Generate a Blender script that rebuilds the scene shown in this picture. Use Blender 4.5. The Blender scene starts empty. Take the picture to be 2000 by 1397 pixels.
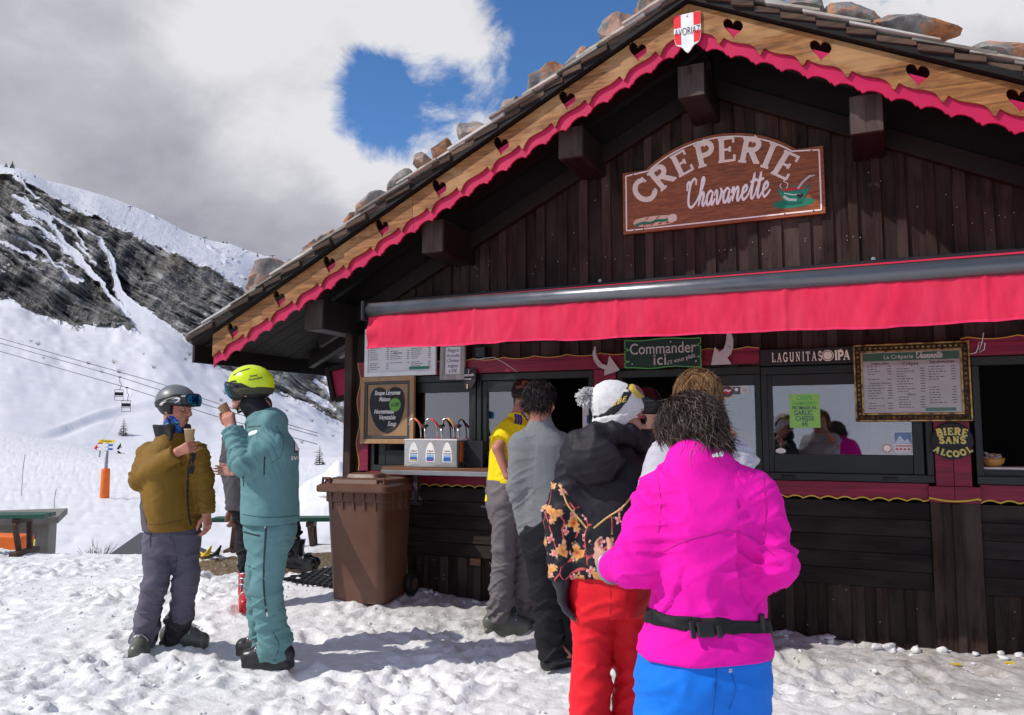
import bpy, bmesh, math, random
import numpy as np
from mathutils import Vector, Matrix
from mathutils.bvhtree import BVHTree
random.seed(7)
rng = np.random.default_rng(11)
scene = bpy.context.scene
COL = scene.collection
# -- camera
FPX, CX, CY = 1580.0, 1000.0, 698.5
PITCH = math.atan(148.5 / FPX)
YAW = math.radians(24.7)
CAM_H, CAM_D = 1.5, 6.5
cam_data = bpy.data.cameras.new('camera')
cam = bpy.data.objects.new('camera', cam_data)
COL.objects.link(cam)
cam_data.sensor_fit = 'HORIZONTAL'
cam_data.sensor_width = 36.0
cam_data.lens = 36.0 * FPX / 2000.0
cam_data.clip_start = 0.05
cam_data.clip_end = 6000
cam.location = (0, -CAM_D, CAM_H)
cam.rotation_euler = (math.pi / 2 + PITCH, 0, YAW)
scene.camera = cam
# -- sun, sky, exposure
SUN_EL = math.radians(43.0)
SUN_H = Vector((-0.750, -0.661, 0)).normalized()
SUN_DIR = Vector((SUN_H.x * math.cos(SUN_EL), SUN_H.y * math.cos(SUN_EL), math.sin(SUN_EL)))
sun_data = bpy.data.lights.new('sun', 'SUN')
sun_data.energy = 3.55
sun_data.angle = math.radians(0.53)
sun_data.color = (1.0, 0.95, 0.88)
sun = bpy.data.objects.new('sun', sun_data)
COL.objects.link(sun)
sun.rotation_euler = (-SUN_DIR).to_track_quat('-Z', 'Y').to_euler()
def away(a):
 """unit vector, a degrees clockwise from straight away from the photographer (seen from above)"""
 t = math.radians(a) - YAW
 return Vector((math.sin(t), math.cos(t), 0))
world = bpy.data.worlds.new('World')
scene.world = world
world.use_nodes = True
wn, wl = world.node_tree.nodes, world.node_tree.links
wn.clear()
def NN(nodes, typ, **kw):
 n = nodes.new(typ)
 for k, v in kw.items():
  setattr(n, k, v)
 return n
def wmath(op, a, b=None, c=None):
 n = NN(wn, 'ShaderNodeMath', operation=op)
 for i, v in enumerate((a, b, c)):
  if v is None: continue
  if isinstance(v, (int, float)): n.inputs[i].default_value = v
  else: wl.new(v, n.inputs[i])
 return n.outputs[0]
w_out = wn.new('ShaderNodeOutputWorld')
w_bg = wn.new('ShaderNodeBackground')
w_bg.inputs['Strength'].default_value = 0.108
sky = wn.new('ShaderNodeTexSky')
sky.sky_type = 'NISHITA'
sky.sun_disc = False
sky.sun_elevation = SUN_EL
sky.sun_rotation = math.atan2(SUN_H.x, SUN_H.y)
sky.altitude = 1800
sky.air_density = 1.0
sky.dust_density = 0.0
sky.ozone_density = 6.0
tc = wn.new('ShaderNodeTexCoord')
sep = wn.new('ShaderNodeSeparateXYZ')
wl.new(tc.outputs['Generated'], sep.inputs[0])
def cloud_noise(scale, detail, off, rough=0.6, dist=0.2):
 mp = wn.new('ShaderNodeMapping')
 mp.inputs['Location'].default_value = off; mp.inputs['Scale'].default_value = (1, 1, 1.55)
 wl.new(tc.outputs['Generated'], mp.inputs[0])
 n = wn.new('ShaderNodeTexNoise')
 n.inputs['Scale'].default_value = scale
 n.inputs['Detail'].default_value = detail
 n.inputs['Roughness'].default_value = rough
 n.inputs['Distortion'].default_value = dist
 wl.new(mp.outputs[0], n.inputs['Vector'])
 return n.outputs['Fac']
def sky_dir(px, py):
 d = Vector(((px - CX), FPX, -(py - CY)))
 d.rotate(Matrix.Rotation(PITCH, 3, 'X')); d.rotate(Matrix.Rotation(YAW, 3, 'Z'))
 return d.normalized()
def bank(px, py, r_deg, amount):
 """a bank of cloud (or a hole) centred on a direction of the sky"""
 d = sky_dir(px, py)
 vm = NN(wn, 'ShaderNodeVectorMath', operation='DOT_PRODUCT')
 wl.new(tc.outputs['Generated'], vm.inputs[0]); vm.inputs[1].default_value = d
 mr = NN(wn, 'ShaderNodeMapRange', interpolation_type='SMOOTHSTEP')
 wl.new(vm.outputs['Value'], mr.inputs[0])
 mr.inputs[1].default_value = math.cos(math.radians(r_deg)); mr.inputs[2].default_value = 1.0
 mr.inputs[3].default_value = 0.0; mr.inputs[4].default_value = amount
 return mr.outputs[0]
OFF = (0.35, 2.2, 0.6)
n1 = cloud_noise(3.4, 12, OFF, .60, .25)
n2 = cloud_noise(9.0, 12, (7.7, 2.2, 0), 0.66, 0.5)
dens = wmath('ADD', wmath('MULTIPLY', wmath('SUBTRACT', n1, .5), 2.3), wmath('MULTIPLY', wmath('SUBTRACT', n2, .5), 2.1))
dens = wmath('ADD', dens, .55)
for b in ((200, 200, 28, .50), (520, 60, 12, .34), (480, 430, 15, .42), (860, 400, 8, .2), (900, 120, 6.0, .66), (810, 30, 5.5, .36), (1850, 60, 10, .5), (1660, 0, 5, .2),
          (1110, 0, 14, -.72), (1330, -60, 11, -.4), (690, 190, 5.2, -.66), (800, 205, 6.0, -.85), (1050, 190, 5, -.35)):
 dens = wmath('ADD', dens, bank(*b))
cov = NN(wn, 'ShaderNodeMapRange', interpolation_type='SMOOTHSTEP')
wl.new(dens, cov.inputs[0]); cov.inputs[1].default_value = 0.22; cov.inputs[2].default_value = 0.86
SS = tuple(o + s * .055 for o, s in zip(OFF, (SUN_DIR.x, SUN_DIR.y, SUN_DIR.z * 1.55)))
n1s = cloud_noise(3.4, 4, SS, .55, .25)
n3 = cloud_noise(2.1, 6, (1.3, 9.2, 0), 0.55, 0.3)
shade = wmath('ADD', wmath('MULTIPLY', wmath('SUBTRACT', n1s, n1), 0.9), wmath('MULTIPLY', wmath('SUBTRACT', n3, .5), 0.9))
shade = wmath('ADD', shade, wmath('MULTIPLY', wmath('SUBTRACT', .5, n2), .35))
shade = wmath('ADD', shade, .50)
for b in ((120, 330, 12, .08), (400, 450, 12, .30), (250, 130, 14, -.16), (620, 110, 12, -.26), (540, 330, 6, -.22), (740, 320, 5, -.20), (880, 120, 7, -.24), (30, 30, 10, .10), (1850, 60, 10, -.22)): shade = wmath('ADD', shade, bank(*b))
ramp = wn.new('ShaderNodeValToRGB')
wl.new(shade, ramp.inputs[0])
cr = ramp.color_ramp
cr.elements[0].position = 0.18; cr.elements[0].color = (7.3, 7.3, 7.6, 1)
cr.elements[1].position = 0.95; cr.elements[1].color = (2.8, 2.8, 3.35, 1)
e = cr.elements.new(0.52); e.color = (4.8, 4.8, 5.35, 1)
mixc = NN(wn, 'ShaderNodeMix', data_type='RGBA')
wl.new(cov.outputs[0], mixc.inputs[0])
clear = wn.new('ShaderNodeHueSaturation'); clear.inputs['Saturation'].default_value = 1.10; clear.inputs['Value'].default_value = 1.5
wl.new(sky.outputs[0], clear.inputs['Color']); wl.new(clear.outputs[0], mixc.inputs[6]); wl.new(ramp.outputs[0], mixc.inputs[7])
wl.new(mixc.outputs[2], w_bg.inputs['Color'])
wl.new(w_bg.outputs[0], w_out.inputs['Surface'])
scene.view_settings.view_transform = 'Standard'
scene.view_settings.look = 'None'
scene.view_settings.exposure = 0.0
scene.view_settings.gamma = 1.0
scene.view_settings.use_curve_mapping = False
scene.render.engine = 'CYCLES'
scene.cycles.max_bounces = 6
scene.cycles.diffuse_bounces = 3
scene.cycles.transparent_max_bounces = 8
scene.cycles.use_denoising = True
# -- measuring: photo pixel -> point of the place
_cam = np.array([0, -CAM_D, CAM_H])
_fw = np.array([-math.sin(YAW) * math.cos(PITCH), math.cos(YAW) * math.cos(PITCH), math.sin(PITCH)])
_rt = np.array([math.cos(YAW), math.sin(YAW), 0.0])
_up = np.cross(_rt, _fw)
_cf = np.array([-math.sin(YAW), math.cos(YAW), 0.0])
def ray(px, py): return _fw * FPX + _rt * (px - CX) - _up * (py - CY)
def fp(px, py, Y=0.0):
 """point at depth Y (facade plane is Y = 0)"""
 d = ray(px, py); t = (Y + CAM_D) / d[1]
 return Vector(_cam + t * d)
def fx(px, py, Y=0.0): return fp(px, py, Y).x
def fz(px, py, Y=0.0): return fp(px, py, Y).z
def at(px, py, d):
 """point d metres ahead of the photographer, measured level"""
 r = ray(px, py); t = d / float(r @ _cf)
 return Vector(_cam + t * r)
def gp(px, py, z=0.0):
 d = ray(px, py); t = (z - CAM_H) / d[2]
 return Vector(_cam + t * d)
# -- tagging
def tag(o, label, cat, group=None):
 o['label'] = label; o['category'] = cat
 if group: o['group'] = group
 return o
def thing(name, label, cat, loc=(0, 0, 0), rotz=0.0, group=None):
 o = bpy.data.objects.new(name, None)
 o.empty_display_size = 0.1
 COL.objects.link(o); o.location = loc; o.rotation_euler = (0, 0, rotz)
 return tag(o, label, cat, group)
def link(name, me, mats=(), parent=None, smooth=False, loc=None):
 o = bpy.data.objects.new(name, me)
 COL.objects.link(o)
 for m in (mats if isinstance(mats, (list, tuple)) else [mats]):
  if m is not None: me.materials.append(m)
 if parent is not None: o.parent = parent
 if loc is not None: o.location = loc
 if smooth: me.polygons.foreach_set('use_smooth', np.ones(len(me.polygons), dtype=bool))
 return o
def structure(o): o['kind'] = 'structure'; return o
# -- mesh collecting
class MB:
 def __init__(s): s.v, s.f, s.m = [], [], []
 def add(s, vs, fs, mi=0):
  n = len(s.v); s.v += [tuple(p) for p in vs]; s.f += [tuple(i + n for i in f) for f in fs]; s.m += [mi] * len(fs)
  return s
 def box(s, c, size, R=None, mi=0, taper=1.0):
  hx, hy, hz = size[0] / 2, size[1] / 2, size[2] / 2
  vs = []
  for z in (-1, 1):
   k = 1.0 if z < 0 else taper
   for x, y in ((-1, -1), (1, -1), (1, 1), (-1, 1)):
    p = Vector((x * hx * k, y * hy * k, z * hz))
    if R is not None: p = R @ p
    vs.append(p + Vector(c))
  return s.add(vs, [(0, 3, 2, 1), (4, 5, 6, 7), (0, 1, 5, 4), (1, 2, 6, 5), (2, 3, 7, 6), (3, 0, 4, 7)], mi)
 def bb(s, x0, x1, y0, y1, z0, z1, mi=0):
  return s.box(((x0 + x1) / 2, (y0 + y1) / 2, (z0 + z1) / 2), (x1 - x0, y1 - y0, z1 - z0), None, mi)
 def prism(s, poly, y0, y1, mi=0):
  """poly in (x, z), convex or simple; extruded from y0 (front) to y1"""
  n = len(poly)
  vs = [(p[0], y0, p[1]) for p in poly] + [(p[0], y1, p[1]) for p in poly]
  fs = [tuple(range(n)), tuple(range(2 * n - 1, n - 1, -1))]
  fs += [(i, i + n, (i + 1) % n + n, (i + 1) % n) for i in range(n)]
  return s.add(vs, fs, mi)
 def tube(s, pts, r, sides=6, mi=0, caps=True):
  pts = [Vector(p) for p in pts]
  rr = r if isinstance(r, (list, tuple)) else [r] * len(pts)
  vs, fs = [], []
  prev = None
  for i, p in enumerate(pts):
   t = (pts[min(i + 1, len(pts) - 1)] - pts[max(i - 1, 0)]).normalized()
   a = prev if prev is not None else (Vector((0, 0, 1)) if abs(t.z) < 0.9 else Vector((1, 0, 0)))
   n = (a - t * a.dot(t))
   if n.length < 1e-6: n = t.orthogonal()
   n.normalize(); prev = n
   b = t.cross(n)
   for k in range(sides):
    an = 2 * math.pi * k / sides
    vs.append(p + n * (math.cos(an) * rr[i]) + b * (math.sin(an) * rr[i]))
  for i in range(len(pts) - 1):
   for k in range(sides):
    k2 = (k + 1) % sides
    fs.append((i * sides + k, i * sides + k2, (i + 1) * sides + k2, (i + 1) * sides + k))
  if caps:
   fs.append(tuple(range(sides - 1, -1, -1)))
   fs.append(tuple(range((len(pts) - 1) * sides, len(pts) * sides)))
  return s.add(vs, fs, mi)
 def lathe(s, prof, c, sides=20, mi=0, axis='z'):
  vs, fs = [], []
  for r, h in prof:
   for k in range(sides):
    a = 2 * math.pi * k / sides
    if axis == 'z': vs.append((c[0] + r * math.cos(a), c[1] + r * math.sin(a), c[2] + h))
    elif axis == 'y': vs.append((c[0] + r * math.cos(a), c[1] + h, c[2] + r * math.sin(a)))
    else: vs.append((c[0] + h, c[1] + r * math.cos(a), c[2] + r * math.sin(a)))
  for i in range(len(prof) - 1):
   for k in range(sides):
    k2 = (k + 1) % sides
    fs.append((i * sides + k, i * sides + k2, (i + 1) * sides + k2, (i + 1) * sides + k))
  fs.append(tuple(range(sides - 1, -1, -1))); fs.append(tuple(range((len(prof) - 1) * sides, len(prof) * sides)))
  return s.add(vs, fs, mi)
 def mesh(s, name):
  me = bpy.data.meshes.new(name)
  me.from_pydata(s.v, [], s.f)
  me.polygons.foreach_set('material_index', s.m)
  return me
 def build(s, name, mats, parent=None, smooth=False, bevel=0.0, seg=1, loc=None, fix=True):
  me = s.mesh(name)
  if fix or bevel:
   bm = bmesh.new(); bm.from_mesh(me)
   bmesh.ops.recalc_face_normals(bm, faces=bm.faces)
   if bevel:
    es = [e for e in bm.edges if len(e.link_faces) == 2 and e.calc_face_angle(0) > 0.5]
    bmesh.ops.bevel(bm, geom=es, offset=bevel, segments=seg, affect='EDGES', profile=0.5, clamp_overlap=True)
   bm.to_mesh(me); bm.free()
  o = link(name, me, mats, parent, smooth, loc)
  return o
def flat_mesh(outer, holes=(), thick=0.02, bevel=0.0, res=1):
 """2-D outline with holes in (x, z), front face at y = 0, back at y = thick"""
 cu = bpy.data.curves.new('outline', 'CURVE')
 cu.dimensions = '2D'; cu.fill_mode = 'BOTH'; cu.extrude = thick / 2; cu.bevel_depth = bevel
 cu.bevel_resolution = 0
 for poly in [outer] + list(holes):
  sp = cu.splines.new('POLY'); sp.points.add(len(poly) - 1)
  for p, q in zip(sp.points, poly): p.co = (q[0], q[1], 0, 1)
  sp.use_cyclic_u = True
 tmp = bpy.data.objects.new('outline', cu)
 me = bpy.data.meshes.new_from_object(tmp)
 bpy.data.objects.remove(tmp); bpy.data.curves.remove(cu)
 me.transform(Matrix(((1, 0, 0, 0), (0, 0, -1, thick / 2), (0, 1, 0, 0), (0, 0, 0, 1))))
 me.materials.clear()
 return me
def text_mesh(txt, size, thick=0.004, bold=0.0, shear=0.0, align='CENTER', spacing=1.0, xs=1.0):
 cu = bpy.data.curves.new('lettering', 'FONT')
 cu.body = txt; cu.size = size; cu.extrude = thick / 2; cu.offset = bold; cu.shear = shear
 cu.align_x = align; cu.align_y = 'CENTER'; cu.space_character = spacing; cu.resolution_u = 3
 tmp = bpy.data.objects.new('lettering', cu)
 me = bpy.data.meshes.new_from_object(tmp)
 bpy.data.objects.remove(tmp); bpy.data.curves.remove(cu)
 me.transform(Matrix(((xs, 0, 0, 0), (0, 0, -1, thick / 2), (0, 1, 0, 0), (0, 0, 0, 1))))
 me.materials.clear()
 return me
def join_meshes(name, items):
 """items: (mesh, matrix) -> one mesh; keeps no materials"""
 bm = bmesh.new()
 for me, M in items:
  n0 = len(bm.verts)
  bm.from_mesh(me)
  bm.verts.ensure_lookup_table()
  bmesh.ops.transform(bm, matrix=M, verts=bm.verts[n0:])
  bpy.data.meshes.remove(me)
 me = bpy.data.meshes.new(name); bm.to_mesh(me); bm.free()
 return me
def T(x, y, z): return Matrix.Translation((x, y, z))
def RY(a): return Matrix.Rotation(a, 4, 'Y')
# -- numpy noise
def _hash(ix, iy, iz):
 h = (ix.astype(np.int64) * 374761393 + iy.astype(np.int64) * 668265263 + iz.astype(np.int64) * 2147483647 % 1000003 * 7919) & 0xFFFFFFFF
 h = ((h ^ (h >> 13)) * 1274126177) & 0xFFFFFFFF
 h = ((h ^ (h >> 16)) * 2246822519) & 0xFFFFFFFF
 return ((h ^ (h >> 15)) & 0xFFFFFF).astype(np.float32) / np.float32(0x7FFFFF) - 1.0
def vnoise(x, y, z=None):
 x = np.asarray(x, dtype=np.float64); y = np.asarray(y, dtype=np.float64)
 z = np.zeros_like(x) if z is None else np.asarray(z, dtype=np.float64)
 ix, iy, iz = np.floor(x), np.floor(y), np.floor(z)
 fx_, fy_, fz_ = x - ix, y - iy, z - iz
 fx_ = fx_ * fx_ * (3 - 2 * fx_); fy_ = fy_ * fy_ * (3 - 2 * fy_); fz_ = fz_ * fz_ * (3 - 2 * fz_)
 r = 0
 for dx in (0, 1):
  wx = fx_ if dx else 1 - fx_
  for dy in (0, 1):
   wy = fy_ if dy else 1 - fy_
   for dz in (0, 1):
    wz = fz_ if dz else 1 - fz_
    r = r + wx * wy * wz * _hash(ix + dx, iy + dy, iz + dz)
 return r
def fbm(x, y, z=None, octv=4, gain=0.5, lac=2.03):
 r, a, s = 0, 1.0, 0.0
 for o in range(octv):
  r = r + a * vnoise(x + 17.3 * o, y - 9.1 * o, None if z is None else z + 5.7 * o); s += a
  a *= gain; x = x * lac; y = y * lac; z = None if z is None else z * lac
 return r / s
def sstep(a, b, x):
 t = np.clip((x - a) / (b - a), 0, 1)
 return t * t * (3 - 2 * t)
def np_mesh(name, V, Q):
 """V (n,3), Q (m,4) or (m,3)"""
 me = bpy.data.meshes.new(name)
 V = np.ascontiguousarray(V, dtype=np.float32); Q = np.ascontiguousarray(Q, dtype=np.int32)
 me.vertices.add(len(V)); me.vertices.foreach_set('co', V.ravel())
 k = Q.shape[1]
 me.loops.add(Q.size); me.loops.foreach_set('vertex_index', Q.ravel())
 me.polygons.add(len(Q))
 me.polygons.foreach_set('loop_start', np.arange(0, Q.size, k, dtype=np.int32))
 me.polygons.foreach_set('loop_total', np.full(len(Q), k, dtype=np.int32))
 me.update(calc_edges=True)
 return me
def set_attr(me, name, vals):
 a = me.attributes.new(name, 'FLOAT', 'POINT')
 a.data.foreach_set('value', np.ascontiguousarray(vals, dtype=np.float32))
def grid_mesh(name, X, Y, Z):
 n, m = X.shape
 idx = np.arange(n * m).reshape(n, m)
 Q = np.stack([idx[:-1, :-1], idx[1:, :-1], idx[1:, 1:], idx[:-1, 1:]], -1).reshape(-1, 4)
 return np_mesh(name, np.stack([X, Y, Z], -1).reshape(-1, 3), Q)
# -- materials
class NT:
 def __init__(s, name):
  s.mat = bpy.data.materials.new(name); s.mat.use_nodes = True
  s.n, s.l = s.mat.node_tree.nodes, s.mat.node_tree.links
  s.bsdf = s.n['Principled BSDF']; s.out = s.n['Material Output']
 def node(s, t, **kw): return NN(s.n, t, **kw)
 def set(s, sock, v):
  if hasattr(v, 'is_linked'): s.l.new(v, sock)
  elif isinstance(v, (int, float)): sock.default_value = v
  else: sock.default_value = tuple(v) if len(v) != 3 or sock.type != 'RGBA' else (*v, 1)
 def math(s, op, a, b=None, c=None, clamp=False):
  n = s.node('ShaderNodeMath', operation=op, use_clamp=clamp)
  for i, x in enumerate((a, b, c)):
   if x is not None: s.set(n.inputs[i], x)
  return n.outputs[0]
 def coords(s, scale=(1, 1, 1), rand=0.0, kind='Object'):
  t = s.node('ShaderNodeTexCoord'); o = t.outputs[kind]
  if rand:
   oi = s.node('ShaderNodeObjectInfo')
   v = s.node('ShaderNodeVectorMath', operation='MULTIPLY_ADD')
   cx = s.node('ShaderNodeCombineXYZ')
   s.l.new(oi.outputs['Random'], cx.inputs[0]); s.l.new(oi.outputs['Random'], cx.inputs[1]); s.l.new(oi.outputs['Random'], cx.inputs[2])
   s.l.new(cx.outputs[0], v.inputs[0]); v.inputs[1].default_value = (rand, rand * 1.7, rand * 2.3); s.l.new(o, v.inputs[2])
   o = v.outputs[0]
  m = s.node('ShaderNodeMapping'); s.l.new(o, m.inputs[0]); m.inputs['Scale'].default_value = scale
  return m.outputs[0]
 def noise(s, vec, scale, detail=5, rough=0.55, dist=0.0):
  n = s.node('ShaderNodeTexNoise'); n.inputs['Scale'].default_value = scale; n.inputs['Detail'].default_value = detail
  n.inputs['Roughness'].default_value = rough; n.inputs['Distortion'].default_value = dist
  if vec is not None: s.l.new(vec, n.inputs['Vector'])
  return n.outputs['Fac']
 def voro(s, vec, scale, feature='F1', out='Distance', rnd=1.0):
  n = s.node('ShaderNodeTexVoronoi', feature=feature); n.inputs['Scale'].default_value = scale; n.inputs['Randomness'].default_value = rnd
  if vec is not None: s.l.new(vec, n.inputs['Vector'])
  return n.outputs[out]
 def rng(s, x, a, b, c=0.0, d=1.0, smooth=False):
  n = s.node('ShaderNodeMapRange', interpolation_type='SMOOTHSTEP' if smooth else 'LINEAR')
  s.set(n.inputs[0], x)
  for i, q in zip((1, 2, 3, 4), (a, b, c, d)): s.set(n.inputs[i], q)
  return n.outputs[0]
 def ramp(s, x, stops):
  n = s.node('ShaderNodeValToRGB'); s.set(n.inputs[0], x); e = n.color_ramp.elements
  while len(e) < len(stops): e.new(0.5)
  for k, (p, c) in zip(e, stops): k.position = p; k.color = (*c, 1)
  return n.outputs[0]
 def mix(s, f, a, b, blend='MIX'):
  n = s.node('ShaderNodeMix', data_type='RGBA', blend_type=blend)
  s.set(n.inputs[0], f); s.set(n.inputs[6], a); s.set(n.inputs[7], b)
  return n.outputs[2]
 def attr(s, name):
  return s.node('ShaderNodeAttribute', attribute_name=name).outputs['Fac']
 def objrand(s): return s.node('ShaderNodeObjectInfo').outputs['Random']
 def bump(s, h, dist=0.002, strength=1.0, prev=None):
  n = s.node('ShaderNodeBump'); n.inputs['Distance'].default_value = dist; n.inputs['Strength'].default_value = strength
  s.l.new(h, n.inputs['Height'])
  if prev is not None: s.l.new(prev, n.inputs['Normal'])
  s.l.new(n.outputs[0], s.bsdf.inputs['Normal'])
  return n.outputs[0]
 def done(s, col=None, rough=None, metal=None, spec=None, **kw):
  b = s.bsdf
  if col is not None: s.set(b.inputs['Base Color'], col)
  if rough is not None: s.set(b.inputs['Roughness'], rough)
  if metal is not None: s.set(b.inputs['Metallic'], metal)
  if spec is not None: s.set(b.inputs['Specular IOR Level'], spec)
  for k, v in kw.items(): s.set(b.inputs[k.replace('_', ' ')], v)
  return s.mat
def plain(name, col, rough=0.6, metal=0.0, spec=0.4, var=0.10, scale=9.0, bump=0.0, bscale=60.0, **kw):
 """paint, plastic, metal: colour with slight mottling and unevenness"""
 t = NT(name); c = t.coords(rand=3.0)
 n = t.noise(c, scale, 4)
 k = t.rng(n, 0.25, 0.75, 1 - var, 1 + var)
 col2 = t.mix(1.0, (*col, 1), t.node('ShaderNodeCombineColor').outputs[0], 'MULTIPLY') if False else None
 m = t.node('ShaderNodeVectorMath', operation='SCALE'); m.inputs[0].default_value = col; t.l.new(k, m.inputs['Scale'])
 r = t.rng(n, 0.2, 0.8, max(0.02, rough - 0.07), min(1, rough + 0.07))
 if bump: t.bump(t.noise(c, bscale, 4), bump)
 return t.done(m.outputs[0], r, metal, spec, **kw)
def wood(name, base, dark, axis='z', rough=0.65, grain=1.0, var=0.35, fine=0.0015, knots=True, grey=None, spec=0.3):
 """sawn wood; grain runs along the given local axis"""
 t = NT(name)
 sc = {'x': (0.35, 6, 6), 'y': (6, 0.35, 6), 'z': (6, 6, 0.35)}[axis]
 c = t.coords(sc, rand=7.0)
 c2 = t.coords({'x': (1.0, 3, 3), 'y': (3, 1, 3), 'z': (3, 3, 1.0)}[axis], rand=7.0)
 g = t.noise(c, 5.0, 6, 0.6, 0.6)
 g2 = t.noise(c, 22.0, 3, 0.5)
 st = t.math('ADD', t.math('MULTIPLY', g, 0.65), t.math('MULTIPLY', g2, 0.35))
 f = t.rng(st, 0.5 - 0.16 / grain, 0.5 + 0.16 / grain)
 col = t.mix(f, dark, base)
 if knots:
  kd = t.voro(c2, 2.2)
  kf = t.rng(kd, 0.05, 0.13, 0.85, 0.0, True)
  col = t.mix(kf, col, tuple(x * 0.45 for x in dark))
 if grey:
  wv = t.rng(t.noise(c2, 1.6, 4), 0.42, 0.7, 0.0, 0.8)
  col = t.mix(wv, col, grey)
 r = t.objrand()
 k = t.rng(r, 0, 1, 1 - var, 1 + var)
 m = t.node('ShaderNodeVectorMath', operation='SCALE'); t.l.new(col, m.inputs[0]); t.l.new(k, m.inputs['Scale'])
 t.bump(st, fine)
 return t.done(m.outputs[0], t.rng(g, 0.3, 0.7, rough - 0.1, rough + 0.1), 0, spec)
def fabric(name, col, rough=0.8, weave=900.0, depth=0.0004, var=0.08, sheen=0.0, spec=0.25, mottle=14.0):
 t = NT(name); c = t.coords()
 n = t.noise(c, mottle, 5)
 k = t.rng(n, 0.25, 0.75, 1 - var, 1 + var)
 m = t.node('ShaderNodeVectorMath', operation='SCALE'); m.inputs[0].default_value = col; t.l.new(k, m.inputs['Scale'])
 h = t.noise(c, weave, 2)
 h2 = t.noise(c, 45.0, 4)
 t.bump(t.math('ADD', t.math('MULTIPLY', h, 0.5), h2), depth * 4)
 return t.done(m.outputs[0], rough, 0, spec, Sheen_Weight=sheen)
# ================================================================== THE LAND
def poly_y(pts, x):
 p = np.array(pts, float); return np.interp(x, p[:, 0], p[:, 1])
def poly_dist(pts, x, y):
 """distance to a polyline in the (x, y) chart used to survey the mountain"""
 best = np.full(x.shape, 1e9)
 for (ax, ay), (bx, by) in zip(pts[:-1], pts[1:]):
  dx, dy = bx - ax, by - ay
  t = np.clip(((x - ax) * dx + (y - ay) * dy) / (dx * dx + dy * dy), 0, 1)
  best = np.minimum(best, np.hypot(x - ax - t * dx, y - ay - t * dy))
 return best
def snow_far_material():
 t = NT('snow_slope'); c = t.coords()
 rock = t.attr('rock')
 big = t.noise(c, 0.16, 8, 0.65, 0.4)
 fine = t.noise(c, 0.9, 8, 0.7)
 tone = t.attr('tone')
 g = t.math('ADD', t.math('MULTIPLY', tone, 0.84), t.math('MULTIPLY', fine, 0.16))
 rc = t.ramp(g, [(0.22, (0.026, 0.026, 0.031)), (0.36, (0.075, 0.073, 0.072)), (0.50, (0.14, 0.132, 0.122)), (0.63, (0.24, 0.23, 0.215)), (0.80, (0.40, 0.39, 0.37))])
 rc = t.mix(t.attr('moss'), rc, (0.052, 0.042, 0.026, 1))
 sn = t.mix(t.rng(big, 0.3, 0.7), (0.66, 0.665, 0.72, 1), (0.74, 0.745, 0.78, 1))
 dirt = t.rng(t.noise(c, 0.35, 9, 0.75), 0.665, 0.72, 0, 0.6)
 sn = t.mix(t.math('MULTIPLY', dirt, t.attr('scrub')), sn, (0.12, 0.10, 0.08, 1))
 geo = t.node('ShaderNodeNewGeometry'); sp = t.node('ShaderNodeSeparateXYZ'); t.l.new(geo.outputs['Normal'], sp.inputs[0])
 ledge = t.math('MULTIPLY', t.rng(sp.outputs[2], 0.62, 0.80, 0, 0.5), 1.0)
 e = t.math('ADD', t.math('SUBTRACT', rock, ledge), t.math('MULTIPLY', t.math('SUBTRACT', fine, 0.5), 0.5))
 f = t.rng(e, 0.44, 0.52, 0, 1, True)
 col = t.mix(f, sn, rc)
 h = t.math('ADD', t.math('MULTIPLY', g, t.math('MULTIPLY', rock, 2.4)), t.math('MULTIPLY', fine, 0.06))
 t.bump(h, 1.0, 0.8)
 return t.done(col, t.rng(f, 0, 1, 0.55, 0.85), 0, 0.25)
def piste_material():
 t = NT('snow_piste'); c = t.coords()
 a = t.noise(t.coords((0.25, 1.0, 1)), 0.6, 6, 0.6, 0.6)
 b = t.noise(c, 2.2, 6, 0.65)
 t.bump(t.math('ADD', a, t.math('MULTIPLY', b, 0.35)), 0.12, 0.6)
 col = t.mix(t.rng(a, 0.3, 0.7), (0.74, 0.745, 0.78, 1), (0.82, 0.82, 0.835, 1))
 return t.done(col, 0.5, 0, 0.3)
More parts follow.
